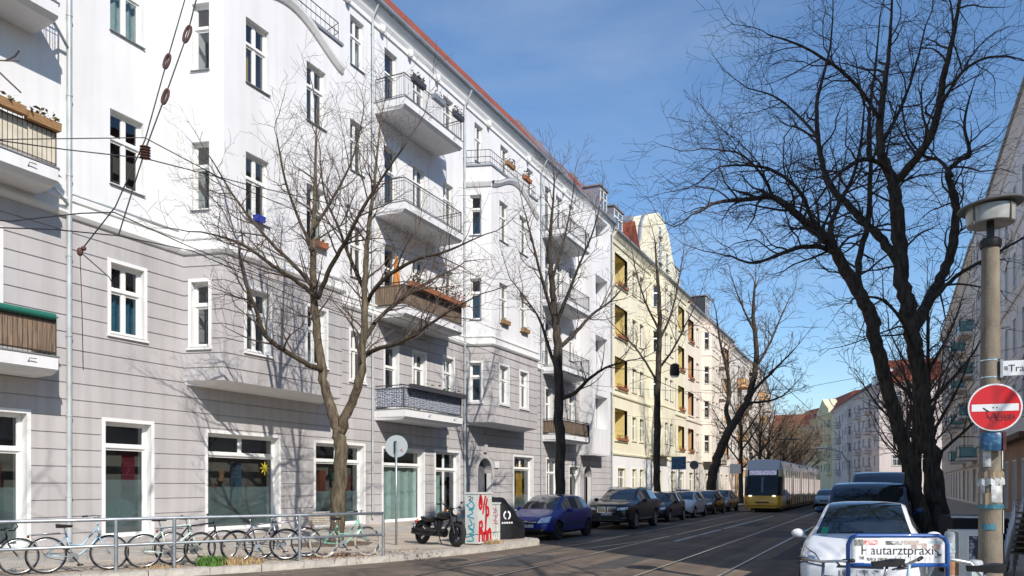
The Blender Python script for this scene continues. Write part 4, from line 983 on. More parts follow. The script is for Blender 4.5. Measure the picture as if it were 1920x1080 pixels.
proto2 = tree('street_tree', 'twiggy brown tree right above the tram roof', (0, 0), [[(x, y, z + .1, r) for x, y, z, r in l] for l in row_tree(33, 10, .2, .4, 1.25, 11)], 33, dict(PF, dens=(2.0, 2.6, 2.4), rmin=.016), BARKD, TWIGL, 'brown twiggy trees beyond the tram')
proto2.location = (-13.0, 92, .1)
G2 = 'brown twiggy trees beyond the tram'
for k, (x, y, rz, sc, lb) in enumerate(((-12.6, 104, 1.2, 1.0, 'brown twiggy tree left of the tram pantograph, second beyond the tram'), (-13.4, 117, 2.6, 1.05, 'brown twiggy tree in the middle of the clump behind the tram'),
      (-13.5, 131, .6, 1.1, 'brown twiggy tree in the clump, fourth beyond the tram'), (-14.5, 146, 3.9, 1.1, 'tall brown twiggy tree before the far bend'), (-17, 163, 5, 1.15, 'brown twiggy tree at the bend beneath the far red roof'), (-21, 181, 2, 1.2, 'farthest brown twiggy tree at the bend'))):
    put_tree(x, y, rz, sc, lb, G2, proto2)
for x, y, rz, sc, lb in ((1.3, 36, .4, .85, 'bare tree directly behind the big right hand tree'), (1.3, 50, 2.2, .9, 'bare tree further along the right kerb'), (1.3, 64, 4, .95, 'thin bare tree on the right beside the teal balconies'), (1.2, 80, 1, 1.0, 'bare tree in front of the pale house end'), (1, 98, 5, 1.0, 'farthest bare tree on the right kerb'), (-12.2, 82, 3, .95, 'bare tree between the leaning tree and the brown clump')):
    put_tree(x, y, rz, sc, lb, 'bare trees along the right kerb' if x > 0 else 'bare trees along the left pavement')
put_tree(-12.2, 2.7, 2.5, 1.05, 'bare tree on the near left pavement, only its shadow in view', 'bare trees along the left pavement')
put_tree(3.3, 5.9, .7, 1.0, 'bare corner tree overhead to the right, seen only by its shadow', 'bare trees along the right kerb')
# ---------------------------------------------------------------- vehicles
TYRE = mat('tyre rubber', (.018, .018, .018), .85); RIMS = mat('alloy rim', (.45, .46, .48), .3, .9); RIMD = mat('dark wheel trim', (.03, .03, .03), .5, .3)
BLACKP = mat('black plastic', (.014, .014, .015), .5); CHROME = mat('chrome', (.75, .75, .75), .12, 1.0)
LAMP = mat('headlamp', (.72, .74, .75), .16, .25, coat=1, var=.4, vscale=14); REDL = mat('tail lamp', (.35, .02, .015), .25, coat=1); AMB = mat('indicator amber', (.75, .25, .03), .3, coat=.6)
PLATE = mat('number plate', (.55, .57, .60), .5, col2=(.10, .11, .13), vscale=16, r2=(.40, .52), vstretch=(1, 1, .5)); EUBLUE = mat('plate blue strip', (.03, .08, .35), .5)
CARGLASS = mat('car glass', (.012, .018, .020), .03, 0, coat=1, spec=.8)
def paint(name, col, metal=.25): return mat(name, col, .36, metal, coat=.55, spec=.35)
WHEELS = {}
def wheel(parent, x, y, r, w, side, rimm, spokes=10):
    key = (r, w, rimm.name, spokes)
    if key not in WHEELS:
        M = Matrix.Rotation(R(90), 4, 'Y'); h = w / 2
        q = MB(); q.lathe([(r * .66, -h), (r * .94, -h), (r, -h * .7), (r, h * .7), (r * .94, h), (r * .66, h)], 28, 0, M, False); ty = q.mesh('tyre', TYRE, True, 40)
        q = MB(); q.lathe([(r * .68, h * .9), (r * .64, h * .98), (r * .60, h * .5), (r * .1, h * .45), (.001, h * .45)], 28, 1, M, False)
        q.lathe([(r * .70, h * .86), (r * .66, h * 1.02), (r * .60, h * .9)], 28, 0, M, False); q.lathe([(r * .16, h * .45), (r * .15, h * .92), (.001, h * .95)], 14, 0, M, False)
        for k in range(spokes):
            a = 6.2832 * k / spokes; B = Matrix.Rotation(a, 4, 'X'); c = .028 if spokes > 7 else .05
            pts = [B @ Vector(v) for v in ((h * .9, -c * 1.3, r * .12), (h * .9, c * 1.3, r * .12), (h * .96, c, r * .63), (h * .96, -c, r * .63))]; lo = [p - Vector((.04, 0, 0)) for p in pts]
            q.face(pts)
            for i in range(4): q.face([pts[i], lo[i], lo[(i+1) % 4], pts[(i+1) % 4]])
        WHEELS[key] = (ty, q.mesh('rim', [rimm, RIMD], False))
    ty, rm = WHEELS[key]
    o = link('wheel', ty, parent, (x, y, r), 0 if side > 0 else math.pi); link('rim', rm, o); return o
def car(label, loc, rz, ST, ws, sw, rw, paintm, axles, r, group=None, rimm=None, spokes=10, pillars=(), front=None, rails=False, wheelw=.2, name='parked_car', side_glass=None, trimm=None, windscreen_m=None):
    """lofted body: ST rows (y, zbottom, zbelt, ztop, half width, half roof); front end at y=0 looking along -y"""
    t = thing(name, label, 'car' if name == 'parked_car' else 'van', loc, rz, group)
    def ring(s):
        y, zb, be, zt, w, wt = s; sh = .955 * w; d = zt - be
        hp = [(0, zb), (.80*w, zb), (.965*w, zb + .09), (w, zb + .42*(be - zb)), (.995*w, be - .10*(be - zb) - .03), (sh, be)]
        top = zt - min(.05, d * .3)
        for f in (.10, .90): hp.append((sh + (wt - sh) * f, be + (top - be) * (f if f < .5 else .90)))
        hp += [(wt, top), (wt - .06, zt - min(.022, d * .12)), (wt * .5, zt), (0, zt + .004)]
        return [Vector((x, y, z)) for x, z in hp]
    rows = []
    # smooth the hand-set stations
    P = [Vector(s[:4]) for s in ST]; fine = []
    n_sub = 3
    def cr(a, b, c, d, t): return .5 * ((2*b) + (c-a)*t + (2*a-5*b+4*c-d)*t*t + (3*b-a-3*c+d)*t*t*t)
    for i in range(len(ST) - 1):
        s0, s1, s2, s3 = ST[max(i-1, 0)], ST[i], ST[i+1], ST[min(i+2, len(ST)-1)]
        for k in range(n_sub):
            tt = k / n_sub; fine.append(tuple((cr(a, b, c, d, tt) * .5 + (b + (c - b) * tt) * .5) for a, b, c, d in zip(s0, s1, s2, s3)))
    fine.append(tuple(ST[-1]))
    rows = [ring(s) for s in fine]; K = len(rows[0]); N = len(rows)
    idx = {}; q = MB()
    full = []
    for i, r_ in enumerate(rows):
        full.append(r_ + [Vector((-p.x, p.y, p.z)) for p in reversed(r_[1:-1])])
    M_ = len(full[0])
    for r_ in full: q.v += [tuple(p) for p in r_]
    ws_, sw_, rw_ = [(a * n_sub, b * n_sub) for a, b in (ws, sw, rw)]
    def cls(i, j):
        jj = j if j < K - 1 else M_ - 1 - j
        if jj in (9, 10) and ws_[0] <= i < ws_[1]: return 1
        if jj in (9, 10) and rw_[0] <= i < rw_[1]: return 3
        if jj == 6 and sw_[0] <= i < sw_[1]: return 2
        if jj <= 1: return 4
        return 0
    gl = {1: MB(), 2: MB(), 3: MB()}
    vn = [[Vector() for _ in range(M_)] for _ in range(N)]
    for i in range(N - 1):
        for j in range(M_):
            j2 = (j + 1) % M_; a, b, c, d = full[i][j], full[i][j2], full[i+1][j2], full[i+1][j]
            nn = (c - a).cross(d - b)
            for (u, v) in ((i, j), (i, j2), (i+1, j2), (i+1, j)): vn[u][v] += nn
    cent = Vector((0, sum(s[0] for s in ST) / len(ST), .7)); sgn = 1 if vn[N//2][K-1].z > 0 else -1
    for i in range(N - 1):
        for j in range(M_):
            j2 = (j + 1) % M_; c = cls(i, j)
            f = (i*M_ + j, i*M_ + j2, (i+1)*M_ + j2, (i+1)*M_ + j); q.f.append(f if sgn > 0 else f[::-1]); q.m.append(1 if c in (1, 2, 3, 4) else 0)
            if c in (1, 2, 3) and not (c == 2 and any(a * n_sub <= i < b * n_sub for a, b in pillars)):
                pts = []
                for u, v in ((i, j), (i, j2), (i+1, j2), (i+1, j)): pts.append(full[u][v] + vn[u][v].normalized() * sgn * .006)
                gl[c].face(pts if sgn > 0 else pts[::-1])
    q.f.append(tuple(range(M_)) if sgn < 0 else tuple(reversed(range(M_)))); q.m.append(0)
    e = [(N-1)*M_ + j for j in range(M_)]; q.f.append(tuple(reversed(e)) if sgn < 0 else tuple(e)); q.m.append(0)
    body = q.obj('body', [paintm, BLACKP], t, True, 38, fix=True)
    bm = bmesh.new(); bm.from_mesh(body.data); bvh = BVHTree.FromBMesh(bm); bm.free()
    # wheel arches cut through the sides
    cut = MB()
    for ya in axles:
        for sx in (-1, 1):
            w = max(s[4] for s in ST); M = Matrix.Translation((sx * (w - .12), ya, r + .015)) @ Matrix.Rotation(R(90), 4, 'Y'); cut.lathe([(r + .055, -.2), (r + .055, .2)], 32, 0, M)
    co = cut.obj('cutter', BLACKP, None, fix=True)
    body.data.materials.append(BLACKP) if False else None
    co.parent = t
    md = body.modifiers.new('arch', 'BOOLEAN'); md.object = co; md.operation = 'DIFFERENCE'; md.solver = 'EXACT'
    try: md.material_mode = 'TRANSFER'
    except Exception: pass
    bpy.context.view_layer.update()
    dg = bpy.context.evaluated_depsgraph_get(); ev = body.evaluated_get(dg); nm = bpy.data.meshes.new_from_object(ev)
    body.modifiers.clear(); old = body.data; body.data = nm; bpy.data.objects.remove(co)
    nm.set_sharp_from_angle(angle=R(38))
    for k, nm_ in ((1, 'windscreen'), (2, 'side_window'), (3, 'rear_window')):
        if gl[k].f:
            if k == 2:
                for sx in (-1, 1):
                    g2 = MB()
                    for f in gl[k].f:
                        pts = [gl[k].v[v] for v in f]
                        if pts[0][0] * sx > 0: g2.face(pts)
                    g2.obj(nm_, CARGLASS, t, True, fix=True)
            else: gl[k].obj(nm_, (windscreen_m or CARGLASS) if k == 1 else CARGLASS, t, True, fix=True)
    wmax = max(s[4] for s in ST)
    for ya in axles:
        for sx in (-1, 1): wheel(t, sx * (wmax - wheelw / 2 - .005), ya, r, wheelw, sx, rimm or RIMS, spokes)
    def fpatch(nm_, m, corners, off=.008, n=6, k=4, par=None, back=False):
        """patch laid on the nose: corners (x,z) bl, br, tr, tl"""
        g = MB(); P = []
        for a in range(k + 1):
            row = []
            for b in range(n + 1):
                u, v = b / n, a / k
                x = (corners[0][0]*(1-u) + corners[1][0]*u)*(1-v) + (corners[3][0]*(1-u) + corners[2][0]*u)*v
                z = (corners[0][1]*(1-u) + corners[1][1]*u)*(1-v) + (corners[3][1]*(1-u) + corners[2][1]*u)*v
                hit = bvh.ray_cast(Vector((x, -3 if not back else 12, z)), Vector((0, 1 if not back else -1, 0)))
                row.append(None if hit[0] is None else hit[0] + Vector((0, -off if not back else off, off * .5)))
            P.append(row)
        for a in range(k):
            for b in range(n):
                c = [P[a][b], P[a][b+1], P[a+1][b+1], P[a+1][b]]
                if all(c): g.face(c)
        if g.f: return g.obj(nm_, m, par or t, True, fix=True)
    def spatch(nm_, m, corners, sx, off=.006, n=8, k=3, par=None):
        g = MB(); P = []
        for a in range(k + 1):
            row = []
            for b in range(n + 1):
                u, v = b / n, a / k
                y = (corners[0][0]*(1-u) + corners[1][0]*u)*(1-v) + (corners[3][0]*(1-u) + corners[2][0]*u)*v
                z = (corners[0][1]*(1-u) + corners[1][1]*u)*(1-v) + (corners[3][1]*(1-u) + corners[2][1]*u)*v
                hit = bvh.ray_cast(Vector((sx * 4, y, z)), Vector((-sx, 0, 0)))
                row.append(None if hit[0] is None else hit[0] + Vector((sx * off, 0, 0)))
            P.append(row)
        for a in range(k):
            for b in range(n):
                c = [P[a][b], P[a][b+1], P[a+1][b+1], P[a+1][b]]
                if all(c): g.face(c)
        if g.f: return g.obj(nm_, m, par or t, True, fix=True)
    # mirrors
    yb = ST[ws[0]][0] + .42; zb = ST[ws[0] + 1][2] + .03
    for sx in (-1, 1):
        g = MB(); g.ball((sx * (wmax + .10), yb, zb + .04), .11, .065, .075, 12, 8); g.tube([(sx * (wmax - .06), yb + .02, zb - .03), (sx * (wmax + .05), yb, zb)], .025, 6); g.obj('wing_mirror', paintm if paintm.name != 'x' else BLACKP, t, True)
    # door seams and handles
    for sx in (-1, 1):
        for yy in (ST[ws[1]][0] - .55, ST[ws[1]][0] + .55):
            spatch('door_seam', BLACKP, [(yy, .32), (yy + .012, .32), (yy + .012, .9), (yy, .9)], sx, n=1, k=8)
        hy = ST[ws[1]][0] + .40; spatch('door_handle', paintm, [(hy - .1, .80), (hy + .08, .81), (hy + .08, .845), (hy - .1, .835)], sx, off=.03, n=3, k=1)
    if front: front(t, fpatch, spatch)
    return t
# blue hatchback
HATCH = [(0, .34, .52, .57, .50, .40), (.05, .24, .58, .66, .68, .58), (.16, .20, .66, .74, .77, .66), (.40, .19, .75, .83, .81, .70), (.72, .19, .81, .92, .825, .72), (.92, .19, .86, .985, .83, .70),
         (1.22, .19, .89, 1.19, .83, .63), (1.60, .19, .91, 1.385, .83, .575), (1.85, .19, .92, 1.435, .83, .565), (2.4, .19, .93, 1.445, .83, .565), (2.95, .20, .95, 1.41, .825, .56), (3.28, .21, .97, 1.335, .81, .555), (3.58, .26, .98, 1.12, .78, .60), (3.76, .32, .90, .97, .73, .60), (3.83, .40, .72, .78, .62, .5)]
BLUEP = paint('blue car paint', (.010, .026, .24))
def fr_hatch(t, fp, sp):
    for s in (-1, 1):
        fp('headlight', LAMP, [(s*.38, .55), (s*.76, .58), (s*.73, .765), (s*.48, .715)], .014)
        fp('headlight_rim', BLACKP, [(s*.385, .545), (s*.75, .585), (s*.74, .60), (s*.40, .56)], .011, 6, 1)
        fp('fog_lamp', CHROME, [(s*.50, .30), (s*.62, .32), (s*.62, .37), (s*.50, .36)], .012, 3, 2)
    fp('grille', BLACKP, [(-.36, .545), (.36, .545), (.34, .61), (-.34, .61)], .009); fp('chrome_bar', CHROME, [(-.35, .57), (.35, .57), (.35, .592), (-.35, .592)], .016, 8, 1)
    fp('badge', CHROME, [(-.05, .555), (.05, .555), (.05, .61), (-.05, .61)], .022, 3, 3)
    fp('lower_grille', BLACKP, [(-.42, .27), (.42, .27), (.44, .36), (-.44, .36)], .008); p = fp('number_plate', PLATE, [(-.26, .405), (.26, .405), (.26, .505), (-.26, .505)], .02, 4, 2); fp('plate_strip', EUBLUE, [(-.26, .405), (-.225, .405), (-.225, .505), (-.26, .505)], .023, 1, 1)
    fp('bumper_seam', BLACKP, [(-.7, .525), (.7, .525), (.7, .532), (-.7, .532)], .006, 14, 1)
    for s in (-1, 1): sp('side_moulding', BLACKP, [(.98, .50), (2.6, .52), (2.6, .56), (.98, .54)], s, .012)
G_L = 'cars parked along the left kerb'
c1 = car('dark blue small hatchback parked by the graffiti cabinets', (-10.42, 22.15, 0), R(-1.5), HATCH, (5, 8), (6, 11), (11, 13), BLUEP, (.72, 3.2), .29, G_L, RIMD, 8, ((8, 9),), fr_hatch)
# black SUV
SUV = [(0, .42, .78, .86, .62, .52), (.05, .32, .84, .95, .80, .68), (.18, .28, .92, 1.01, .88, .74), (.5, .27, .98, 1.07, .925, .78), (1.0, .27, 1.02, 1.12, .94, .80), (1.3, .27, 1.05, 1.17, .945, .78),
       (1.65, .27, 1.08, 1.38, .945, .70), (2.1, .27, 1.10, 1.60, .945, .645), (2.45, .27, 1.11, 1.66, .945, .635), (3.2, .27, 1.13, 1.67, .945, .635), (3.9, .28, 1.15, 1.63, .94, .63), (4.25, .30, 1.17, 1.52, .93, .64), (4.52, .36, 1.14, 1.24, .90, .68), (4.66, .42, .95, 1.02, .82, .6), (4.7, .5, .8, .86, .7, .5)]
BLACKC = paint('black car paint', (.005, .0055, .007), .05)
def fr_suv(t, fp, sp):
    for s in (-1, 1):
        fp('headlight', LAMP, [(s*.44, .76), (s*.85, .80), (s*.84, .90), (s*.46, .86)], .012); fp('fog_lamp', CHROME, [(s*.62, .42), (s*.8, .44), (s*.8, .50), (s*.62, .48)], .01, 3, 2)
        fp('grille_frame', CHROME, [(s*.03, .66), (s*.38, .67), (s*.40, .90), (s*.03, .89)], .012)
        g = fp('grille', BLACKP, [(s*.05, .68), (s*.36, .69), (s*.38, .88), (s*.05, .87)], .02)
        for k in range(7): fp('grille_bar', CHROME, [(s*(.065+.045*k), .685), (s*(.077+.045*k), .685), (s*(.079+.046*k), .872), (s*(.067+.046*k), .872)], .03, 1, 3, g)
        sp('sill_strip', CHROME, [(1.5, .40), (3.3, .40), (3.3, .43), (1.5, .43)], s, .01)
    fp('lower_grille', BLACKP, [(-.55, .42), (.55, .42), (.5, .56), (-.5, .56)], .008); fp('skid_plate', CHROME, [(-.75, .35), (.75, .35), (.75, .385), (-.75, .385)], .012, 10, 1)
    fp('number_plate', PLATE, [(-.26, .55), (.26, .55), (.26, .65), (-.26, .65)], .03, 4, 2); fp('plate_strip', EUBLUE, [(-.26, .55), (-.225, .55), (-.225, .65), (-.26, .65)], .033, 1, 1)
    for s in (-1, 1):
        g = MB(); g.tube([(s*.6, 2.0, 1.62), (s*.615, 2.4, 1.675), (s*.615, 3.7, 1.67), (s*.6, 4.0, 1.61)], .016, 6); g.obj('roof_rail', CHROME, t, True)
c2 = car('black sport utility car with wide kidney grille behind the blue hatchback', (-10.15, 29.0, 0), 0, SUV, (5, 8), (6, 11), (11, 12), BLACKC, (.92, 3.72), .37, G_L, RIMS, 10, ((8, 9),), fr_suv, wheelw=.24)
def fr_plain(t, fp, sp):
    for s in (-1, 1): fp('headlight', LAMP, [(s*.42, .58), (s*.76, .62), (s*.72, .74), (s*.48, .70)], .012)
    fp('grille', BLACKP, [(-.34, .54), (.34, .54), (.36, .64), (-.36, .64)], .009); fp('lower_grille', BLACKP, [(-.45, .27), (.45, .27), (.46, .37), (-.46, .37)], .008); fp('number_plate', PLATE, [(-.26, .41), (.26, .41), (.26, .51), (-.26, .51)], .02, 4, 2)
car('dark navy hatchback between the black utility car and the white one', (-10.3, 35.4, 0), 0, [(s[0]*1.08, *s[1:]) for s in HATCH], (5, 8), (6, 11), (11, 13), paint('navy car paint', (.008, .012, .03)), (.78, 3.45), .30, G_L, RIMS, 8, ((8, 9),), fr_plain)
car('white hatchback parked just behind the navy one', (-10.35, 40.8, 0), 0, [(s[0]*1.05, *s[1:]) for s in HATCH], (5, 8), (6, 11), (11, 13), paint('white car paint', (.55, .57, .60), 0), (.76, 3.35), .30, G_L, RIMS, 8, ((8, 9),), fr_plain)
car('dark brown hatchback under the leaning tree', (-10.4, 46.2, 0), 0, [(s[0]*1.1, *s[1:]) for s in HATCH], (5, 8), (6, 11), (11, 13), paint('brown car paint', (.05, .03, .012)), (.8, 3.5), .30, G_L, RIMS, 8, ((8, 9),), fr_plain)
car('silver grey car nearest the tram on the left', (-10.5, 51.5, 0), 0, [(s[0]*1.1, *s[1:]) for s in HATCH], (5, 8), (6, 11), (11, 13), paint('silver car paint', (.30, .31, .32), .6), (.8, 3.5), .30, G_L, RIMS, 8, ((8, 9),), fr_plain)
for k, (y, lb) in enumerate(((64, 'dark car parked left of the tram, nearest beyond its front'), (70, 'dark car parked left of the tram, second beyond its front'))): pass
# white car in the foreground
WCAR = [(0, .34, .55, .60, .52, .42), (.06, .24, .62, .70, .72, .60), (.20, .20, .70, .78, .81, .68), (.50, .19, .78, .87, .855, .73), (.80, .19, .83, .95, .87, .75), (1.0, .19, .87, 1.01, .875, .73),
        (1.36, .19, .90, 1.22, .875, .66), (1.80, .19, .93, 1.42, .875, .60), (2.05, .19, .94, 1.468, .875, .59), (2.6, .19, .95, 1.475, .875, .59), (3.2, .20, .97, 1.44, .87, .585), (3.6, .21, .99, 1.36, .85, .58), (3.85, .26, 1.0, 1.14, .82, .63), (4.0, .32, .92, .99, .76, .6), (4.07, .42, .74, .8, .64, .5)]
STICK = mat('green sticker', (.02, .30, .16), .6)
def fr_white(t, fp, sp):
    for s in (-1, 1):
        fp('headlight_rim', BLACKP, [(s*.46, .57), (s*.83, .63), (s*.79, .825), (s*.60, .75)], .010, 8, 5)
        fp('headlight', LAMP, [(s*.48, .585), (s*.82, .64), (s*.78, .81), (s*.61, .735)], .018, 8, 5)
        fp('headlight_lens', CHROME, [(s*.60, .63), (s*.70, .645), (s*.70, .72), (s*.61, .70)], .026, 4, 3); fp('fog_lamp', BLACKP, [(s*.56, .30), (s*.70, .33), (s*.70, .40), (s*.56, .38)], .012, 3, 2)
    fp('grille', BLACKP, [(-.40, .29), (.40, .29), (.46, .44), (-.46, .44)], .01); fp('upper_grille', BLACKP, [(-.3, .575), (.3, .575), (.3, .605), (-.3, .605)], .01); fp('badge', CHROME, [(-.05, .635), (.05, .635), (.05, .74), (-.05, .74)], .016, 3, 3)
    fp('number_plate', PLATE, [(-.26, .45), (.26, .45), (.26, .55), (-.26, .55)], .022, 4, 2)
    fp('bonnet_seam', BLACKP, [(-.62, .755), (-.58, .61), (-.572, .61), (-.612, .755)], .008, 1, 6); fp('bonnet_seam', BLACKP, [(.612, .755), (.572, .61), (.58, .61), (.62, .755)], .008, 1, 6)
    fp('emissions_sticker', STICK, [(-.60, 1.0), (-.49, 1.0), (-.49, 1.09), (-.58, 1.09)], .012, 3, 3); fp('parking_sticker', mat('pale sticker', (.45, .55, .55), .6), [(-.60, .972), (-.5, .972), (-.5, .992), (-.6, .992)], .013, 3, 1)
    for x0, x1 in ((-.5, .02), (.04, .52)):
        fp('wiper', BLACKP, [(x0, .995), (x1, 1.02), (x1, 1.035), (x0, 1.007)], .022, 8, 1)
car('white compact car facing the street corner behind the practice sign', (-.42, 12.0, 0), R(0), WCAR, (5, 8), (6, 11), (11, 13), paint('white lacquer', (.74, .75, .76), 0), (.80, 3.36), .31, 'vehicles parked along the right kerb', RIMS, 7, ((8, 9),), fr_white)
VAN = [(0, .40, .80, .88, .66, .56), (.06, .30, .90, .98, .84, .70), (.22, .27, 1.0, 1.10, .93, .78), (.55, .26, 1.08, 1.20, .96, .82), (.85, .26, 1.14, 1.32, .97, .83), (1.25, .26, 1.18, 1.62, .97, .80), (1.65, .26, 1.2, 1.90, .97, .77), (1.95, .26, 1.2, 1.955, .97, .765), (3.2, .26, 1.22, 1.97, .97, .765), (4.3, .27, 1.22, 1.96, .96, .76), (4.75, .3, 1.22, 1.90, .95, .76), (4.88, .36, 1.2, 1.60, .93, .76), (4.9, .42, 1.0, 1.2, .9, .74)]
NAVYV = paint('blue van paint', (.012, .035, .10))
def fr_van(t, fp, sp):
    for s in (-1, 1): fp('headlight', LAMP, [(s*.52, .74), (s*.88, .80), (s*.86, 1.0), (s*.6, .95)], .012)
    fp('grille', BLACKP, [(-.5, .70), (.5, .70), (.52, .86), (-.52, .86)], .01); fp('number_plate', PLATE, [(-.26, .5), (.26, .5), (.26, .6), (-.26, .6)], .02, 4, 2)
    fp('wiper', BLACKP, [(-.6, 1.36), (.0, 1.33), (.0, 1.345), (-.6, 1.375)], .02, 6, 1)
car('dark blue van parked behind the white car', (-.52, 18.2, 0), 0, [(y, a, b * .94, c * .925, w * .97, wt) for y, a, b, c, w, wt in VAN], (4, 7), (5, 10), (10, 11), NAVYV, (.9, 3.9), .33, 'vehicles parked along the right kerb', RIMS, 7, ((7, 8),), fr_van, name='parked_van')
TALL = [(y, a, b * 1.06, c * 1.12, w * 1.02, wt * 1.12) for y, a, b, c, w, wt in VAN]
car('tall grey delivery van behind the blue van', (-.35, 26.6, 0), 0, [(s[0] * 1.15, *s[1:]) for s in TALL], (4, 7), (5, 8), (10, 11), paint('grey van paint', (.20, .21, .21)), (1.0, 4.4), .35, 'vehicles parked along the right kerb', RIMS, 7, ((7, 8),), fr_van, name='parked_van')
car('pale car driving far off to the right of the tram', (-4.6, 62, 0), 0, [(s[0]*1.1, *s[1:]) for s in HATCH], (5, 8), (6, 11), (11, 13), paint('pale green car paint', (.4, .45, .42), .2), (.8, 3.5), .30, None, RIMS, 8, ((8, 9),), fr_plain)
# ---------------------------------------------------------------- tram
TRY = mat('tram yellow', (.80, .42, .012), .35, coat=.8); TRW = mat('tram roof grey white', (.55, .57, .58), .4, coat=.4); TRC = mat('tram cream', (.66, .55, .28), .4, coat=.5)
TRB = mat('tram black gloss', (.010, .011, .013), .15, coat=.15, spec=.3); DISP = mat('destination display', (.5, .5, .6), .5, col2=(.02, .02, .03), vscale=9, r2=(.45, .55), emis=((.6, .6, .9), .25))
tr = thing('tram', 'yellow and white articulated tram coming up the left track', 'tram', (-7.6, 51.9, 0), 0)
def tsec(y0, y1, nose=False, tail=False, nm='section'):
    """one tram section: shells by height band"""
    bands = [((1.06, .28), (1.19, .42), TRY), ((1.19, .42), (1.2, 1.08), TRY), ((1.2, 1.02), (1.2, 2.32), TRB), ((1.2, 2.32), (1.18, 2.75), TRC), ((1.18, 2.75), (1.02, 3.3), TRW), ((1.02, 3.3), (.8, 3.42), TRW), ((.8, 3.42), (0, 3.45), TRW)]
    prof = [bands[0][0]] + [b[1] for b in bands]; ms = [b[2] for b in bands]; um = [TRY, TRB, TRC, TRW]
    st = [(y0, 1, 0)] + ([] if not nose else []) + [(y1, 1, 0)]
    if nose: st = [(y0, .80, 0), (y0 + .12, .93, 0), (y0 + .4, .985, 0), (y0 + .9, 1, 0), (y1, 1, 0)]
    if tail: st = [(y0, 1, 0), (y1 - .9, 1, 0), (y1 - .3, .96, 0), (y1, .8, 0)]
    q = MB(); k = len(prof)
    def pt(s, i, sx):
        y, f, _ = s; x, z = prof[i]
        if nose:                                    # raked screen and receding roof edge
            back = .0 if z < 1.1 else (.55 * ((z - 1.02) / 2.0) ** 1.4); lim = max(0, 1 - (y - y0) / 2.0); y = y + back * lim
        return (sx * x * (f if z < 3.3 else 1), y, z)
    for s0, s1 in zip(st, st[1:]):
        for i in range(k - 1):
            for sx in (-1, 1): q.face([pt(s0, i, sx), pt(s1, i, sx), pt(s1, i + 1, sx), pt(s0, i + 1, sx)], um.index(ms[i]))
    for s, do in ((st[0], True), (st[-1], True)):
        for i in range(k - 1):
            fm = ms[i]
            if (nose and s is st[0]) or (tail and s is st[-1]): fm = TRY if i < 2 else (TRB if i < 4 else TRW)
            q.face([pt(s, i, -1), pt(s, i, 1), pt(s, i + 1, 1), pt(s, i + 1, -1)], um.index(fm))
    return q.obj(nm, um, tr, True, 30, fix=True)
y = 0; secs = [(0, 6.2), (6.5, 11.6), (11.9, 17.6), (17.9, 23.2), (23.5, 30.5)]
for i, (a, b) in enumerate(secs):
    s_ = tsec(a, b, i == 0, i == len(secs) - 1, 'tram_section')
    for sx in (-1, 1):
        n_ = int((b - a) / 1.35); off = 1.6 if i == 0 else .3
        for k in range(n_):
            ya = a + off + k * 1.3
            if ya + 1.15 > b - (1.3 if i == len(secs) - 1 else .1): break
            isdoor = (k + i) % 3 == 1; g = MB(); x = sx * 1.207; z0 = .45 if isdoor else 1.12
            g.face([(x, ya, z0), (x, ya + 1.14, z0), (x, ya + 1.14, 2.26), (x, ya, 2.26)]); g.obj('door' if isdoor else 'window', CARGLASS, s_)
            g = MB(); g.box(x - .012, x + .012, ya + 1.14, ya + 1.3, .44, 2.8); g.obj('pillar', TRB, s_)
    if i < len(secs) - 1:
        g = MB(); g.box(-1.08, 1.08, b, b + .3, .4, 3.25); g.obj('bellows', mat('tram bellows', (.03, .03, .032), .9), tr)
g = MB()
for sx in (-1, 1):
    g.ball((sx * .74, -.03, 1.07), .12, .05, .05)
g.obj('headlight', mat('lit headlamp', (.9, .9, .85), .2, emis=((1, .95, .8), 1.2)), tr, True)
def nose_y(z): return .55 * ((z - 1.02) / 2.0) ** 1.4 if z > 1.02 else 0
g = MB()
for x0, x1 in ((-.85, .85),):
    for a_, b_ in ((2.42, 2.72),): g.face([(x0, nose_y(a_) - .02, a_), (x1, nose_y(a_) - .02, a_), (x1, nose_y(b_) - .02, b_), (x0, nose_y(b_) - .02, b_)])
g.obj('destination_display', DISP, tr)
g = MB(); g.box(-.42, .42, -.03, 0, .62, .70); g.box(-.95, .95, -.02, .02, .40, .44); g.obj('bumper_line', BLACKP, tr)
g = MB(); g.face([(-.07, nose_y(1.3) - .015, 1.3), (.07, nose_y(1.3) - .015, 1.3), (.07, nose_y(2.3) - .015, 2.3), (-.07, nose_y(2.3) - .015, 2.3)]); g.obj('wiper', mat('screen wiper grey', (.10, .14, .18), .3), tr)
g = MB(); g.box(-.9, .9, 1.2, 28, .12, .34); g.obj('bogie_skirt', BLACKP, tr)
for yb in (2.2, 4.0, 14, 15.8, 26, 27.8):
    for sx in (-1, 1):
        g = MB(); g.lathe([(.3, -.06), (.3, .06)], 20, 0, Matrix.Translation((sx * .72, yb, .3)) @ Matrix.Rotation(R(90), 4, 'Y')); g.obj('wheel', RIMD, tr)
g = MB(); yp = 13.5
for sx in (-1, 1): g.tube([(sx * .5, yp, 3.45), (sx * .45, yp - 1.3, 4.5), (sx * .5, yp, 5.45)], .03, 5)
g.tube([(-.9, yp, 5.45), (.9, yp, 5.45)], .035, 5); g.tube([(-.9, yp + .3, 5.45), (.9, yp + .3, 5.45)], .035, 5); g.tube([(-.9, yp, 5.45), (-1.1, yp, 5.25)], .03, 5); g.tube([(.9, yp, 5.45), (1.1, yp, 5.25)], .03, 5)
g.obj('pantograph', IRON, tr)
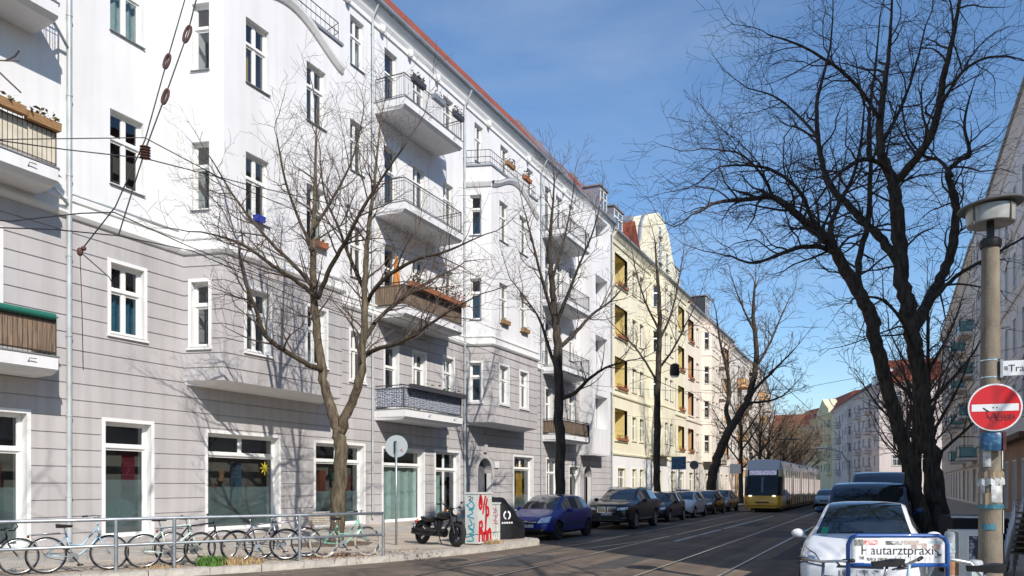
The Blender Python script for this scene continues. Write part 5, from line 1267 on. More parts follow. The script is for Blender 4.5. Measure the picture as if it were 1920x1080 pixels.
# ---------------------------------------------------------------- bicycles
def bike(label, loc, rz, col, step=False, rack=True, basket=None, drop=False, mudg=True, tyrew=.018, lean=.06, turn=.0, saddle_m=None, frame2=None, group='bicycles locked along the railing', wr=.335, tyre=None, guard=None):
    t = thing('bicycle', label, 'bicycle', loc, rz, group); t.rotation_euler = (lean, 0, rz)
    fm = col; WB = 1.04; al = mat('bike aluminium', (.6, .6, .6), .3, .9)
    tym = tyre or TYRE
    def whl(x, tn):
        w = link('wheel', None, t, (x, 0, wr), tn)
        q = MB(); n_ = 36; q.tube([(math.cos(6.2832*k/n_) * wr * .96, 0, math.sin(6.2832*k/n_) * wr * .96) for k in range(n_)], tyrew, 8, closed=True); q.obj('tyre', tym, w, True)
        q = MB(); q.tube([(math.cos(6.2832*k/n_) * wr * .89, 0, math.sin(6.2832*k/n_) * wr * .89) for k in range(n_)], .012, 6, closed=True); q.obj('rim', al, w, True)
        q = MB()
        for k in range(20):
            a = 6.2832 * k / 20; s = .03 if k % 2 else -.03; q.tube([(.02 * math.cos(a + 1), s, .02 * math.sin(a + 1)), (math.cos(a) * wr * .89, 0, math.sin(a) * wr * .89)], .0022, 3, cap=False)
        q.tube([(0, -.06, 0), (0, .06, 0)], .025, 8); q.obj('spokes', al, w)
        return w
    whl(0, 0); whl(WB, turn)
    BB = (.43, 0, .28); ST_ = (.30, 0, .80) if not step else (.31, 0, .72); HT = (.84, 0, .83); HB = (.87, 0, .68)
    q = MB()
    q.tube([BB, ST_], .017, 7)
    if step: q.tube([BB, (.55, 0, .33), (.72, 0, .48), HB], .02, 7); q.tube([(.37, 0, .52), (.58, 0, .50), HT], .016, 7)
    else: q.tube([BB, HB], .021, 7); q.tube([(.305, 0, .77), HT], .018, 7)
    q.tube([HB, HT], .021, 8)
    for s in (-1, 1): q.tube([(.0, s * .06, wr), BB], .011, 6); q.tube([(0, s * .06, wr), (ST_[0], s * .02, ST_[2] - .06)], .009, 6)
    q.obj('frame', [frame2 or fm] if False else fm, t, True)
    f = link('fork', None, t, (HB[0], 0, HB[2]), turn)
    q = MB()
    for s in (-1, 1): q.tube([(0, s * .035, -.05), (.06, s * .05, -.2), (WB - HB[0], s * .055, wr - HB[2])], .012, 6)
    q.tube([(0, -.035, -.05), (0, .035, -.05)], .016, 6); q.tube([(0, 0, -.05), (-.03, 0, .14), (-.045, 0, .28)], .013, 7)
    q.obj('fork_blades', frame2 or fm, f, True)
    hb = MB(); hz = .28
    if drop:
        for s in (-1, 1): hb.tube([(-.045, 0, hz), (.03, s * .19, hz), (.1, s * .21, hz), (.13, s * .21, hz - .06), (.08, s * .21, hz - .13), (-.02, s * .21, hz - .13)], .013, 7)
    elif step:
        for s in (-1, 1): hb.tube([(-.045, 0, hz), (.0, s * .12, hz + .05), (-.08, s * .26, hz + .07), (-.2, s * .29, hz + .05)], .011, 7)
    else: hb.tube([(-.06, -.30, hz + .02), (-.03, 0, hz), (-.06, .30, hz + .02)], .012, 7)
    hb.obj('handlebar', al if not drop else BLACKP, f, True)
    g = MB()
    for s in (-1, 1):
        if step: g.tube([(-.2, s * .29, hz + .05), (-.30, s * .29, hz + .04)], .017, 7)
        elif not drop: g.tube([(-.06, s * .20, hz + .015), (-.06, s * .31, hz + .02)], .017, 7); g.tube([(-.03, s * .16, hz), (.02, s * .24, hz - .02)], .008, 5)
    if g.f: g.obj('grip', BLACKP, f, True)
    g = MB(); g.tube([(ST_[0], 0, ST_[2]), (ST_[0] - .035, 0, ST_[2] + .13)], .013, 7); g.obj('seat_post', al, t, True)
    sx, sz = ST_[0] - .04, ST_[2] + .16; q = MB(); n_ = 14
    outl = [(-.13, .0), (-.12, .06), (-.06, .075), (.0, .055), (.06, .03), (.14, .018), (.155, 0)]
    full = outl + [(a, -b) for a, b in reversed(outl[1:-1])]
    q.v = [(sx + a, b, sz + (.02 if a < -.05 else 0)) for a, b in full] + [(sx + a * .95, b * .9, sz - .045) for a, b in full]; m_ = len(full)
    q.f = [tuple(range(m_)), tuple(reversed(range(m_, 2*m_)))] + [(i, i + m_, (i+1) % m_ + m_, (i+1) % m_) for i in range(m_)]; q.m = [0] * len(q.f); q.obj('saddle', saddle_m or BLACKP, t, True, 60)
    q = MB(); M = Matrix.Translation(BB) @ Matrix.Rotation(R(90), 4, 'X'); q.lathe([(.09, .05), (.09, .056)], 20, 0, M); q.obj('chainring', al, t)
    q = MB(); q.tube([(BB[0], -.08, BB[2]), (BB[0], .08, BB[2])], .02, 8); q.tube([(BB[0], -.07, BB[2]), (BB[0] + .1, -.08, BB[2] - .13)], .011, 5); q.box(BB[0] + .05, BB[0] + .15, -.17, -.08, BB[2] - .145, BB[2] - .12); q.tube([(BB[0], .07, BB[2]), (BB[0] - .1, .08, BB[2] + .13)], .011, 5); q.box(BB[0] - .15, BB[0] - .05, .08, .17, BB[2] + .12, BB[2] + .145); q.obj('crank', BLACKP, t)
    q = MB(); q.tube([(0, -.05, wr + .035), (BB[0], -.055, BB[2] + .09)], .005, 4); q.tube([(0, -.05, wr - .035), (BB[0], -.055, BB[2] - .09)], .005, 4); q.obj('chain', IRON, t)
    if mudg:
        for x, a0, a1, par in ((0, 20, 200, t),):
            q = MB(); k = 16
            for i in range(k):
                A, B = R(a0 + (a1 - a0) * i / k), R(a0 + (a1 - a0) * (i + 1) / k); rr_ = wr + .025
                for s0, s1 in ((-.025, 0), (0, .025)): q.face([(x + math.cos(A) * rr_, s0, wr + math.sin(A) * rr_), (x + math.cos(A) * rr_, s1, wr + math.sin(A) * rr_), (x + math.cos(B) * rr_, s1, wr + math.sin(B) * rr_), (x + math.cos(B) * rr_, s0, wr + math.sin(B) * rr_)])
            q.obj('mudguard', guard or BLACKP, t, True)
    if rack:
        q = MB()
        for s in (-1, 1): q.tube([(.22, s * .05, wr + .40), (-.26, s * .06, wr + .39), (-.02, s * .07, wr)], .006, 5)
        q.tube([(.22, -.05, wr + .40), (.22, .05, wr + .40)], .006, 5); q.tube([(-.26, -.06, wr + .39), (-.26, .06, wr + .39)], .006, 5); q.obj('luggage_rack', al, t, True)
        q = MB(); q.box(-.3, -.265, -.03, .03, wr + .33, wr + .38); q.obj('rear_light', REDL, t)
    if basket:
        q = MB(); a, b, z0, z1 = -.30, .10, wr + .42, wr + .68
        for zz in [z0 + (z1 - z0) * i / 6 for i in range(7)]: q.tube([(a, -.16, zz), (b, -.16, zz), (b, .16, zz), (a, .16, zz)], .008, 4, closed=True)
        for i in range(8):
            x = a + (b - a) * i / 7
            for s in (-1, 1): q.tube([(x, s * .16, z0), (x, s * .16, z1)], .006, 4)
        for i in range(5):
            yy = -.16 + .08 * i
            for x in (a, b): q.tube([(x, yy, z0), (x, yy, z1)], .006, 4)
        q.box(a, b, -.15, .15, z0, z0 + .02); q.box(a + .01, b - .01, -.15, -.145, z0, z1 - .02); q.box(a + .01, b - .01, .145, .15, z0, z1 - .02); q.obj('basket', basket, t)
    return t
FD = math.atan2(6.46, 3.5); fdir = Vector((math.cos(FD), math.sin(FD))); fno = Vector((-fdir.y, fdir.x)); F0 = Vector((-13.9, 8.1))
def fpos(s, off): p = F0 + fdir * s + fno * off; return (p.x, p.y, .135)
LBLUE = paint('light blue bike paint', (.35, .50, .60), .2); WGREEN = paint('white green bike paint', (.55, .68, .60), 0); DGREY = paint('grey bike paint', (.16, .16, .18), .5); MINT = paint('mint bike paint', (.20, .48, .36), 0); DBLK = paint('black blue bike paint', (.015, .015, .03), .2)
GTYRE = mat('cream tyre', (.42, .38, .31), .85)
# ---------------------------------------------------------------- street furniture
bike('dark racing bicycle with drop handlebar at the left picture edge', fpos(-.75, .42), FD, DBLK, drop=True, rack=False, mudg=False, tyrew=.014, turn=.1)
bike('pale blue step through bicycle with luggage rack, leftmost whole one', fpos(.72, .40), FD + .03, LBLUE, step=True, turn=-.15, guard=mat('grey mudguard', (.30, .30, .30), .4, .5))
bike('white and green bicycle with black saddle between the two near posts', fpos(2.35, .38), FD - .02, WGREEN, rack=False, mudg=False, turn=.25, tyrew=.02)
bike('grey mountain bicycle left of the tree', fpos(4.15, .40), FD + .02, DGREY, rack=False, mudg=False, tyrew=.026, turn=-.3, lean=-.06)
bike('mint green city bicycle with wicker basket leaning before the tree', fpos(6.05, .42), FD - .03, MINT, step=True, basket=mat('wicker', (.45, .40, .33), .9, var=.3, vscale=20), tyre=GTYRE, turn=.1, lean=-.08)
bike('slim black bicycle wedged behind the white and green one', fpos(2.95, .85), FD + .05, DBLK, rack=True, turn=.1, tyrew=.016)
bike('silver bicycle behind the grey mountain bicycle', fpos(4.75, .86), FD - .04, paint('silver bike paint', (.45, .46, .48), .6), rack=False, mudg=True, turn=-.2, lean=-.05)
# pedestrian railing
fence = thing('railing', 'galvanised tube railing along the kerb in front of the bicycles', 'railing', (-13.0, 9.7, .13))
FB = Vector((-13.0, 9.7, .13)); FP = [Vector(p) for p in ((-15.3, 5.6), (-12.99, 9.66), (-12.56, 10.6), (-11.31, 12.74), (-10.42, 14.5))]
def fl(p, z): return (p.x - FB.x, p.y - FB.y, z)
for z, nm in ((.985, 'top_rail'), (.50, 'middle_rail')):
    q = MB(); q.tube([fl(p, z) for p in FP], .034 if z > .6 else .03, 10); q.obj(nm, GALV, fence, True)
for p in FP:
    q = MB(); q.tube([fl(p, -.05), fl(p, .985)], .034, 10); q.lathe([(.045, .46), (.045, .54)], 10, 0, Matrix.Translation(fl(p, 0)) ); q.obj('post', GALV, fence, True, 40)
# round sign seen from behind
sg = thing('round_sign', 'grey back of a round traffic sign on a tall pole', 'traffic sign', (-12.09, 17.42, .13))
q = MB(); q.tube([(0, 0, -.05), (0, 0, 2.78)], .032, 10); q.obj('pole', GALV, sg, True)
sa = math.atan2(.55, .835)
M = Matrix.Translation((0, 0, 2.68)) @ Matrix.Rotation(R(28), 4, 'Z') @ Matrix.Translation((0, .055, 0)) @ Matrix.Rotation(R(90), 4, 'X')
q = MB(); q.lathe([(.30, -.006), (.305, 0), (.30, .006)], 36, 0, M); q.obj('sign_disc', mat('sign back grey', (.40, .44, .44), .5, .3), sg)
q = MB(); q.tube([M @ Vector((.1, -.13, .012)), M @ Vector((.14, -.06, .012)), M @ Vector((.17, -.14, .012)), M @ Vector((.11, -.10, .012))], .012, 4); q.obj('graffiti', mat('pink marker', (.6, .22, .28), .6), sg)
q = MB(); q.box(-.05, -.02, -.03, .05, 2.5, 2.82); q.obj('bracket', BLACKP, sg)
# utility cabinets with graffiti
CABM = mat('light grey cabinet', (.60, .62, .58), .6, var=.12, vscale=4)
def cabinet(label, x, y, w, d, h):
    t = thing('utility_cabinet', label, 'cabinet', (x, y, .13), 0, 'cabinets at the kerb')
    q = MB(); q.box(-d, 0, 0, w, .03, h); q.obj('body', CABM, t); q = MB(); q.box(-d - .02, .02, -.02, w + .02, h + .001, h + .05); q.obj('lid', CABM, t)
    q = MB(); q.box(-d + .02, -.02, .02, w - .02, -.04, .03); q.box(.001, .006, .0, w, .28, .292); q.box(.001, .006, w * .5 - .004, w * .5 + .004, .3, h - .02); q.box(-d, 0, -.006, -.001, .28, .292); q.obj('door_joint', BLACKP, t)
    return t
def scrawl(t, m, lines, plane, r=.02, nm='graffiti'):
    for k, l in enumerate(lines):
        q = MB(); P = smooth_path([Vector((a, b, 0)) for a, b in l], 5); W_ = r
        for i in range(len(P) - 1):
            d = (P[i+1] - P[i]); 
            if d.length < 1e-5: continue
            d.normalize(); n_ = Vector((-d.y, d.x, 0)) * W_
            a, b, c, e = P[i] - n_ - d * W_ * .4, P[i+1] - n_ + d * W_ * .4, P[i+1] + n_ + d * W_ * .4, P[i] + n_ - d * W_ * .4
            z = .004 + .0004 * (i % 5) + .0006 * k
            q.face([(p.x, -z, p.y) if plane == 'y' else (z, p.x, p.y) for p in (a, b, c, e)])
        q.obj(nm, m, t)
REDG = mat('red spray paint', (.55, .012, .02), .6); CYG = mat('cyan spray paint', (.02, .30, .38), .6); PIG = mat('pink marker paint', (.5, .08, .22), .6); BLG = mat('black marker', (.03, .02, .04), .6)
cb = cabinet('tall grey utility cabinet with red and cyan graffiti', -10.1, 18.4, .80, .40, 1.38)
scrawl(cb, REDG, [[(.12, 1.32), (.06, 1.1), (.13, .98), (.22, 1.08), (.2, 1.25), (.12, 1.33), (.16, 1.1)], [(.42, 1.32), (.34, 1.1), (.27, .85)], [(.52, 1.25), (.45, 1.05)], [(.45, .6), (.48, .85), (.46, 1.0), (.58, .98), (.6, .82), (.48, .78)], [(.46, .8), (.44, .55), (.42, .38)], [(.06, .1), (.07, .35), (.08, .62)], [(.07, .6), (.2, .62), (.22, .48), (.1, .42), (.22, .36), (.24, .1)], [(.34, .08), (.36, .3), (.46, .34), (.48, .1)], [(.56, .1), (.58, .35), (.7, .38), (.72, .12)], [(.06, .34), (.3, .3), (.6, .33), (.74, .3)]], 'x', .042)
scrawl(cb, CYG, [[(-.34, 1.05), (-.2, 1.18), (-.12, 1.05), (-.28, .95), (-.12, .98)], [(-.36, 1.1), (-.16, .88), (-.32, .78), (-.12, .72)], [(-.26, .7), (-.18, .55), (-.3, .5), (-.14, .42), (-.12, .6)], [(-.28, .44), (-.12, .36), (-.26, .3), (-.12, .26)], [(-.36, .2), (-.2, .24), (-.14, .12), (-.34, .1)]], 'y', .016)
scrawl(cb, BLG, [[(-.32, 1.3), (-.22, 1.32), (-.26, 1.22), (-.16, 1.3), (-.18, 1.2), (-.3, 1.22)]], 'y', .008)
cb2 = cabinet('shorter grey cabinet with pink tags beside the tall one', -10.16, 19.28, .55, .36, 1.08)
scrawl(cb2, PIG, [[(.1, .98), (.2, .9), (.12, .84), (.26, .86), (.22, .98)], [(.3, .95), (.36, .8), (.3, .72), (.42, .78)], [(.1, .78), (.3, .7), (.14, .62), (.34, .6)], [(.16, .55), (.4, .52)]], 'x', .012)
scrawl(cb2, BLG, [[(.12, .2), (.2, .3), (.26, .15)], [(.34, .28), (.4, .14)]], 'x', .008)
# covered motorcycle
TARP = mat('black tarpaulin', (.009, .009, .011), .6, var=.3, vscale=3, bump=.7, bscale=6, spec=.3)
cv = thing('covered_motorcycle', 'motorcycle under a black cover with round white emblem behind the cabinets', 'motorcycle', (-10.85, 20.85, .13), R(52)); cv.scale = (.85, .85, 1.0)
q = MB(); sec = []
for k in range(13):
    f = k / 12; x = -1.05 + 2.1 * f; h = .62 + .72 * max(0, math.sin(math.pi * min(1, max(0, f * 1.15 - .05)))) ** .8 * (.75 + .35 * f); w = .22 + .22 * math.sin(math.pi * f)
    rw_ = []
    for j in range(9):
        a = math.pi * j / 8; rr_ = 1 + .08 * math.sin(k * 1.9 + j * 2.3); rw_.append((x, math.cos(a) * w * rr_ * (1.25 - .25 * math.sin(a)), h * math.sin(a) ** .7 * (1 + .03 * math.sin(k * 2.1 + j))))
    sec.append(rw_)
for a, b in zip(sec, sec[1:]):
    for j in range(8): q.face([a[j], b[j], b[j+1], a[j+1]])
q.face(sec[0]); q.face(sec[-1][::-1]); q.obj('cover', TARP, cv, True, 50, fix=True)
bpy.context.view_layer.update()
_cov = next(c for c in cv.children if c.name.startswith('cover')); _bm = bmesh.new(); _bm.from_mesh(_cov.data); _bv = BVHTree.FromBMesh(_bm); _bm.free()
_inv = cv.matrix_world.inverted(); _dir = Vector((-.6, 1, 0)).normalized(); _ld = (_inv.to_3x3() @ _dir).normalized(); _c = _inv @ Vector((-10.42, 20.8, .85)); _rx = _ld.cross(Vector((0, 0, 1))).normalized()
def _on(a, b):
    h = _bv.ray_cast(_c - _ld * 4 + _rx * a + Vector((0, 0, b)), _ld); return None if h[0] is None else h[0] - _ld * .012
q = MB()
def _emb(pts):
    P = [_on(*p) for p in pts]
    if all(p is not None for p in P): q.face(P)
for k in range(20):
    if k in (4, 5, 14, 15): continue
    a0, a1 = 6.2832 * k / 20, 6.2832 * (k + 1) / 20; _emb([(math.cos(a) * r_, math.sin(a) * r_) for a, r_ in ((a0, .09), (a1, .09), (a1, .14), (a0, .14))])
for k in range(5): _emb([(-.2 + k * .085, -.25), (-.14 + k * .085, -.25), (-.14 + k * .085, -.2), (-.2 + k * .085, -.2)])
q.obj('emblem', mat('white print', (.7, .7, .72), .6), cv)
# motorcycle
mc = thing('motorcycle', 'black cruiser motorcycle leaning on its stand beside the cabinets', 'motorcycle', (-11.75, 18.15, .13), math.atan2(-.62, 1.55)); mc.rotation_euler = (R(-9), 0, math.atan2(-.62, 1.55))
BLK = paint('black motorcycle paint', (.008, .008, .009), .2); ENG = mat('engine metal', (.10, .10, .10), .35, .9, var=.4, vscale=14); EXH = mat('dark exhaust', (.035, .035, .038), .35, .7); LEA = mat('black leather', (.014, .013, .012), .6)
def mwheel(x, r, tw, tn=0):
    w = link('wheel', None, mc, (x, 0, r), tn); M = Matrix.Rotation(R(90), 4, 'X')
    q = MB(); q.lathe([(r * .68, -tw), (r * .86, -tw), (r * .97, -tw * .6), (r, 0), (r * .97, tw * .6), (r * .86, tw), (r * .68, tw)], 30, 0, M, False); q.obj('tyre', TYRE, w, True)
    q = MB(); q.lathe([(r * .70, -tw * .7), (r * .64, -tw * .4), (r * .64, tw * .4), (r * .70, tw * .7)], 30, 0, M, False)
    for k in range(9):
        a = 6.2832 * k / 9; q.tube([(0, 0, 0), (math.cos(a) * r * .66, 0, math.sin(a) * r * .66)], .014, 5)
    q.lathe([(.06, -.08), (.06, .08)], 14, 0, M); q.lathe([(.15, .085), (.15, .092)], 20, 0, M); q.obj('rim', EXH, w)
mwheel(0, .32, .075); mwheel(1.55, .33, .065)
q = MB(); q.tube([(.15, 0, .42), (.5, 0, .36), (.95, 0, .40), (1.15, 0, .62), (1.2, 0, .86)], .035, 7); q.tube([(1.2, 0, .86), (.75, 0, .66), (.3, 0, .62), (.0, 0, .6)], .03, 7); q.tube([(0, -.11, .32), (.5, -.1, .36)], .025, 6); q.tube([(0, .11, .32), (.5, .1, .36)], .025, 6); q.obj('frame', BLK, mc, True)
q = MB()
for s in (-1, 1): q.tube([(1.55, s * .10, .33), (1.24, s * .10, .92), (1.18, s * .1, 1.0)], .027, 8)
q.box(1.14, 1.30, -.12, .12, .80, .84); q.box(1.12, 1.24, -.12, .12, .95, .99); q.obj('fork', EXH, mc, True, 40)
q = MB(); q.tube([(1.06, -.40, 1.08), (1.12, -.30, 1.1), (1.16, -.12, 1.02), (1.16, .12, 1.02), (1.12, .30, 1.1), (1.06, .40, 1.08)], .014, 7); hb = q.obj('handlebar', BLK, mc, True)
q = MB()
for s in (-1, 1): q.tube([(1.05, s * .30, 1.085), (1.03, s * .42, 1.075)], .02, 7); q.tube([(1.14, s * .26, 1.1), (1.1, s * .33, 1.2)], .007, 5); q.ball((1.1, s * .36, 1.22), .015, .05, .032)
q.obj('grip_and_mirror', BLACKP, hb, True)
q = MB(); q.lathe([(.02, -.09), (.085, -.05), (.10, .02), (.10, .05)], 18, 0, Matrix.Translation((1.30, 0, .93)) @ Matrix.Rotation(R(90), 4, 'Y')); hl = q.obj('headlight', BLK, mc, True, 40)
q = MB(); q.lathe([(.09, .051), (.05, .07), (.001, .075)], 18, 0, Matrix.Translation((1.30, 0, .93)) @ Matrix.Rotation(R(90), 4, 'Y'), False); q.obj('lens', LAMP, hl, True)
for s in (-1, 1): q = MB(); q.ball((1.25, s * .2, .93), .03, .03, .03); q.ball((-.12, s * .16, .66), .028, .028, .028); q.obj('indicator', AMB, mc, True)
q = MB(); q.ball((.86, 0, .80), .30, .14, .13, 16, 10); q.obj('fuel_tank', BLK, mc, True)
q = MB(); q.prism_y([(.02, .66), (.2, .60), (.5, .62), (.64, .72), (.56, .76), (.42, .70), (.2, .70), (.05, .76), (-.06, .74)], -.12, .12); q.obj('seat', LEA, mc, True, 50)
for x, r_, a0, a1, w_ in ((0, .36, 30, 175, .09), (1.55, .37, 55, 150, .075)):
    q = MB()
    for i in range(12):
        A, B = R(a0 + (a1 - a0) * i / 12), R(a0 + (a1 - a0) * (i + 1) / 12)
        for ya, yb_, da, db in ((-w_, -w_ * .4, -.03, 0), (-w_ * .4, w_ * .4, 0, 0), (w_ * .4, w_, 0, -.03)):
            c = [(x + math.cos(A) * (r_ + da), ya, r_ - .03 + math.sin(A) * (r_ + da)), (x + math.cos(A) * (r_ + db), yb_, r_ - .03 + math.sin(A) * (r_ + db)), (x + math.cos(B) * (r_ + db), yb_, r_ - .03 + math.sin(B) * (r_ + db)), (x + math.cos(B) * (r_ + da), ya, r_ - .03 + math.sin(B) * (r_ + da))]; q.face(c)
    q.obj('mudguard', BLK, mc, True)
q = MB(); q.box(.46, .82, -.13, .13, .24, .46)
for dx_, an in ((.56, -22), (.76, 22)):
    for k in range(6):
        M = Matrix.Translation((.66, 0, .40)) @ Matrix.Rotation(R(an), 4, 'Y') @ Matrix.Translation((0, 0, .06 + k * .042)); q.lathe([(.085, 0), (.085, .024)], 14, 0, M)
q.lathe([(.12, -.17), (.13, -.13)], 18, 0, Matrix.Translation((.82, 0, .36)) @ Matrix.Rotation(R(90), 4, 'X')); q.lathe([(.11, .13), (.1, .17)], 18, 0, Matrix.Translation((.52, 0, .34)) @ Matrix.Rotation(R(90), 4, 'X')); q.obj('engine', ENG, mc)
q = MB()
for z in (.30, .38): q.tube([(.72, -.12, .46), (.78, -.17, .34), (.6, -.17, z - .04), (.3, -.17, z - .03), (-.25, -.18, z + .0)], [.025, .03, .035, .05, .055], 9)
q.obj('exhaust', EXH, mc, True)
q = MB(); q.tube([(.6, .1, .28), (.52, .34, -.02)], .014, 6); q.obj('side_stand', EXH, mc)
q = MB(); q.box(-.42, -.41, -.10, .10, .36, .56); q.obj('number_plate', PLATE, mc); q = MB(); q.tube([(-.2, 0, .62), (-.40, 0, .5)], .012, 5); q.box(-.40, -.34, -.05, .05, .58, .64); q.obj('tail_light', REDL, mc)
# lamp post with no-entry sign and street name
CONC = mat('weathered concrete', (.235, .20, .15), .9, var=.3, vscale=5, vstretch=(1, 1, .4), bump=.5, bscale=60)
LPX, LPY = 1.13, 11.75
lp = thing('lamp_post', 'weathered concrete lamp post with flat mushroom lamp head', 'street lamp', (LPX, LPY, .13))
q = MB(); q.lathe([(.148, -.1), (.145, .2), (.102, 4.55), (.102, 4.72)], 26); q.obj('post', CONC, lp, True, 50)
q = MB(); q.lathe([(.12, 4.70), (.13, 4.74), (.13, 4.79), (.10, 4.82)], 24); q.lathe([(.045, 4.8), (.045, 5.22)], 12); q.obj('neck', EXH, lp, True, 40)
LSH = mat('lamp head sheet', (.16, .165, .16), .5, .5); DIFF = mat('lamp diffuser', (.36, .36, .33), .2, coat=.6, var=.3, vscale=4)
q = MB(); TL = Matrix.Translation((0, 0, 5.24)) @ Matrix.Rotation(R(-5), 4, 'Y'); q.lathe([(.46, -.012), (.465, 0), (.45, .015), (.30, .04), (.1, .055), (.001, .06)], 40, 0, TL @ Matrix.Diagonal((.82, .82, 1, 1)), False); q.lathe([(.375, -.012), (.33, -.01), (.001, -.01)], 40, 0, TL, False); hd = q.obj('lamp_head', LSH, lp, True, 30)
q = MB(); q.lathe([(.265, 5.0), (.275, 5.01), (.285, 5.21)], 36, 0, None, False); q.lathe([(.265, 5.0), (.10, 5.05), (.001, 5.05)], 36, 0, None, False); q.obj('diffuser', DIFF, hd, True, 40)
for k in range(4):
    q = MB(); a = R(45 + 90 * k); q.tube([(math.cos(a) * .29, math.sin(a) * .29, 4.98), (math.cos(a) * .29, math.sin(a) * .29, 5.22)], .012, 4); q.obj('diffuser_bar', LSH, hd)
def band(z0, z1, r, m, a0, a1, nm='sticker', wave=.0):
    q = MB(); n_ = max(3, int((a1 - a0) / 12)); r *= .155 / .175
    for i in range(n_):
        A, B = R(a0 + (a1 - a0) * i / n_), R(a0 + (a1 - a0) * (i + 1) / n_); w0, w1 = wave * math.sin(i * 2.1), wave * math.sin((i + 1) * 2.1)
        q.face([(math.cos(A) * (r + w0), math.sin(A) * (r + w0), z0 + w0), (math.cos(B) * (r + w1), math.sin(B) * (r + w1), z0 + w1), (math.cos(B) * (r + w1 * .6), math.sin(B) * (r + w1 * .6), z1 - w1), (math.cos(A) * (r + w0 * .6), math.sin(A) * (r + w0 * .6), z1 - w0)])
    q.obj(nm, m, lp, True)
STW = mat('torn paper sticker', (.62, .64, .64), .8, col2=(.35, .36, .34), vscale=12, r2=(.35, .6)); TAPE = mat('brown tape', (.26, .20, .13), .6); TEALS = mat('teal tape', (.06, .22, .28), .6, var=.3, vscale=10)
band(1.86, 2.1, .158, STW, 228, 268); band(1.83, 2.12, .158, STW, 330, 372); band(1.40, 1.68, .162, STW, 268, 330); band(1.62, 1.72, .17, STW, 180, 340, 'paper_rag', .02); band(1.70, 1.80, .165, TAPE, 190, 350, 'tape', .012)
band(1.32, 1.38, .164, TEALS, 190, 350, 'tape', .004); band(1.38, 1.66, .161, STW, 215, 240); band(1.05, 1.12, .166, TEALS, 225, 290); band(1.0, 1.3, .167, STW, 335, 355); band(1.36, 1.52, .165, TAPE, 190, 270, 'tape', .01)
SBLUE = mat('sticker blue', (.025, .09, .20), .35, col2=(.16, .30, .38), vscale=14, r2=(.30, .5)); 
ne = thing('no_entry_sign', 'round red no entry sign with white bar and scribbled tag on the lamp post', 'traffic sign', (LPX + .03, LPY - .20, 2.74))
NER = mat('sign red', (.58, .008, .012), .35, coat=.3); NEW = mat('sign white', (.72, .73, .74), .4)
M = Matrix.Rotation(R(6), 4, 'Z') @ Matrix.Rotation(R(90), 4, 'X')
q = MB(); q.lathe([(.30, -.012), (.305, 0), (.30, .004)], 48, 0, M); q.obj('sign_plate', NEW, ne)
q = MB(); q.lathe([(.285, .0042), (.285, .0062)], 48, 0, M); q.obj('red_disc', NER, ne)
q = MB(); q.face([M @ Vector(v) for v in ((-.26, -.045, .008), (.26, -.045, .008), (.26, .045, .008), (-.26, .045, .008))]); q.obj('white_bar', NEW, ne)
q = MB()
for s in (-.02, .02): q.lathe([(.009, .0085), (.009, .011)], 10, 0, M @ Matrix.Translation((s, .0, 0)))
q.obj('rivet', BLACKP, ne)
MK = mat('dark marker pen', (.10, .008, .01), .6)
def pen(t, m, lines, M, r=.005, z=.0095, nm='scribble'):
    q = MB()
    for l in lines:
        P = smooth_path([Vector((a, b, 0)) for a, b in l], 5)
        for i in range(len(P) - 1):
            d = P[i+1] - P[i]
            if d.length < 1e-6: continue
            d.normalize(); n_ = Vector((-d.y, d.x, 0)) * r; zz = Vector((0, 0, z + .00003 * i))
            q.face([M @ (p + zz) for p in (P[i] - n_ - d * r * .5, P[i+1] - n_ + d * r * .5, P[i+1] + n_ + d * r * .5, P[i] + n_ - d * r * .5)])
    q.obj(nm, m, t)
pen(ne, MK, [[(-.10, -.06), (-.05, -.16), (-.02, -.07), (.02, -.17), (.0, -.08)], [(.04, -.08), (.02, -.15), (.08, -.16), (.07, -.09)], [(.10, -.08), (.12, -.17), (.16, -.10), (.12, -.11)], [(.18, -.08), (.16, -.16), (.21, -.14), (.2, -.1)], [(-.1, -.12), (.2, -.13)]], M)
pen(ne, BLACKP, [[(-.13, -.005), (-.10, -.03), (-.07, -.05)]], M, .009)
q = MB(); q.box(-.03, .03, -.0, .10, -.1, .1); q.obj('clamp', GALV, ne)
bx = thing('sticker_covered_box', 'small blue sticker covered box strapped under the no entry sign', 'box', (LPX, LPY - .17, 2.19))
q = MB(); q.lathe([(.12, 0), (.135, .02), (.135, .21), (.12, .23)], 14, 0, Matrix.Diagonal((1, .55, 1, 1))); q.obj('shell', SBLUE, bx, True, 40)
q = MB(); q.box(.115, .15, -.06, .02, .0, .24); q.obj('clamp', mat('rust brown', (.10, .03, .03), .8), bx)
ns = thing('street_name_sign', 'white street name plate reading Tra at the right picture edge', 'street sign', (LPX + .125, LPY - .10, 3.15), R(6))
q = MB(); q.box(.0, .9, -.012, .012, .0, .19); q.obj('name_plate', NEW, ns); q = MB(); q.box(-.03, .0, -.02, .02, -.02, .21); q.obj('plate_holder', GALV, ns)
q = MB(); q.box(.015, .055, -.015, -.0125, .07, .12); q.obj('plate_emblem', mat('emblem grey', (.25, .25, .24), .7, var=.4, vscale=40), ns)
def text(parent, s, size, loc, rot, m, name='lettering', spacing=1.0):
    c = bpy.data.curves.new(name, 'FONT'); c.body = s; c.size = size; c.extrude = .0008; c.space_character = spacing; c.materials.append(m)
    o = link(name, c, parent, loc); o.rotation_euler = rot
    bpy.context.view_layer.update(); me = bpy.data.meshes.new_from_object(o.evaluated_get(bpy.context.evaluated_depsgraph_get())); bpy.data.objects.remove(o)
    o = link(name, me, parent, loc); o.rotation_euler = rot; return o
INK = mat('sign ink', (.02, .02, .025), .6)
text(ns, 'Tra', .125, (.058, -.0138, .05), (R(90), 0, 0), INK)
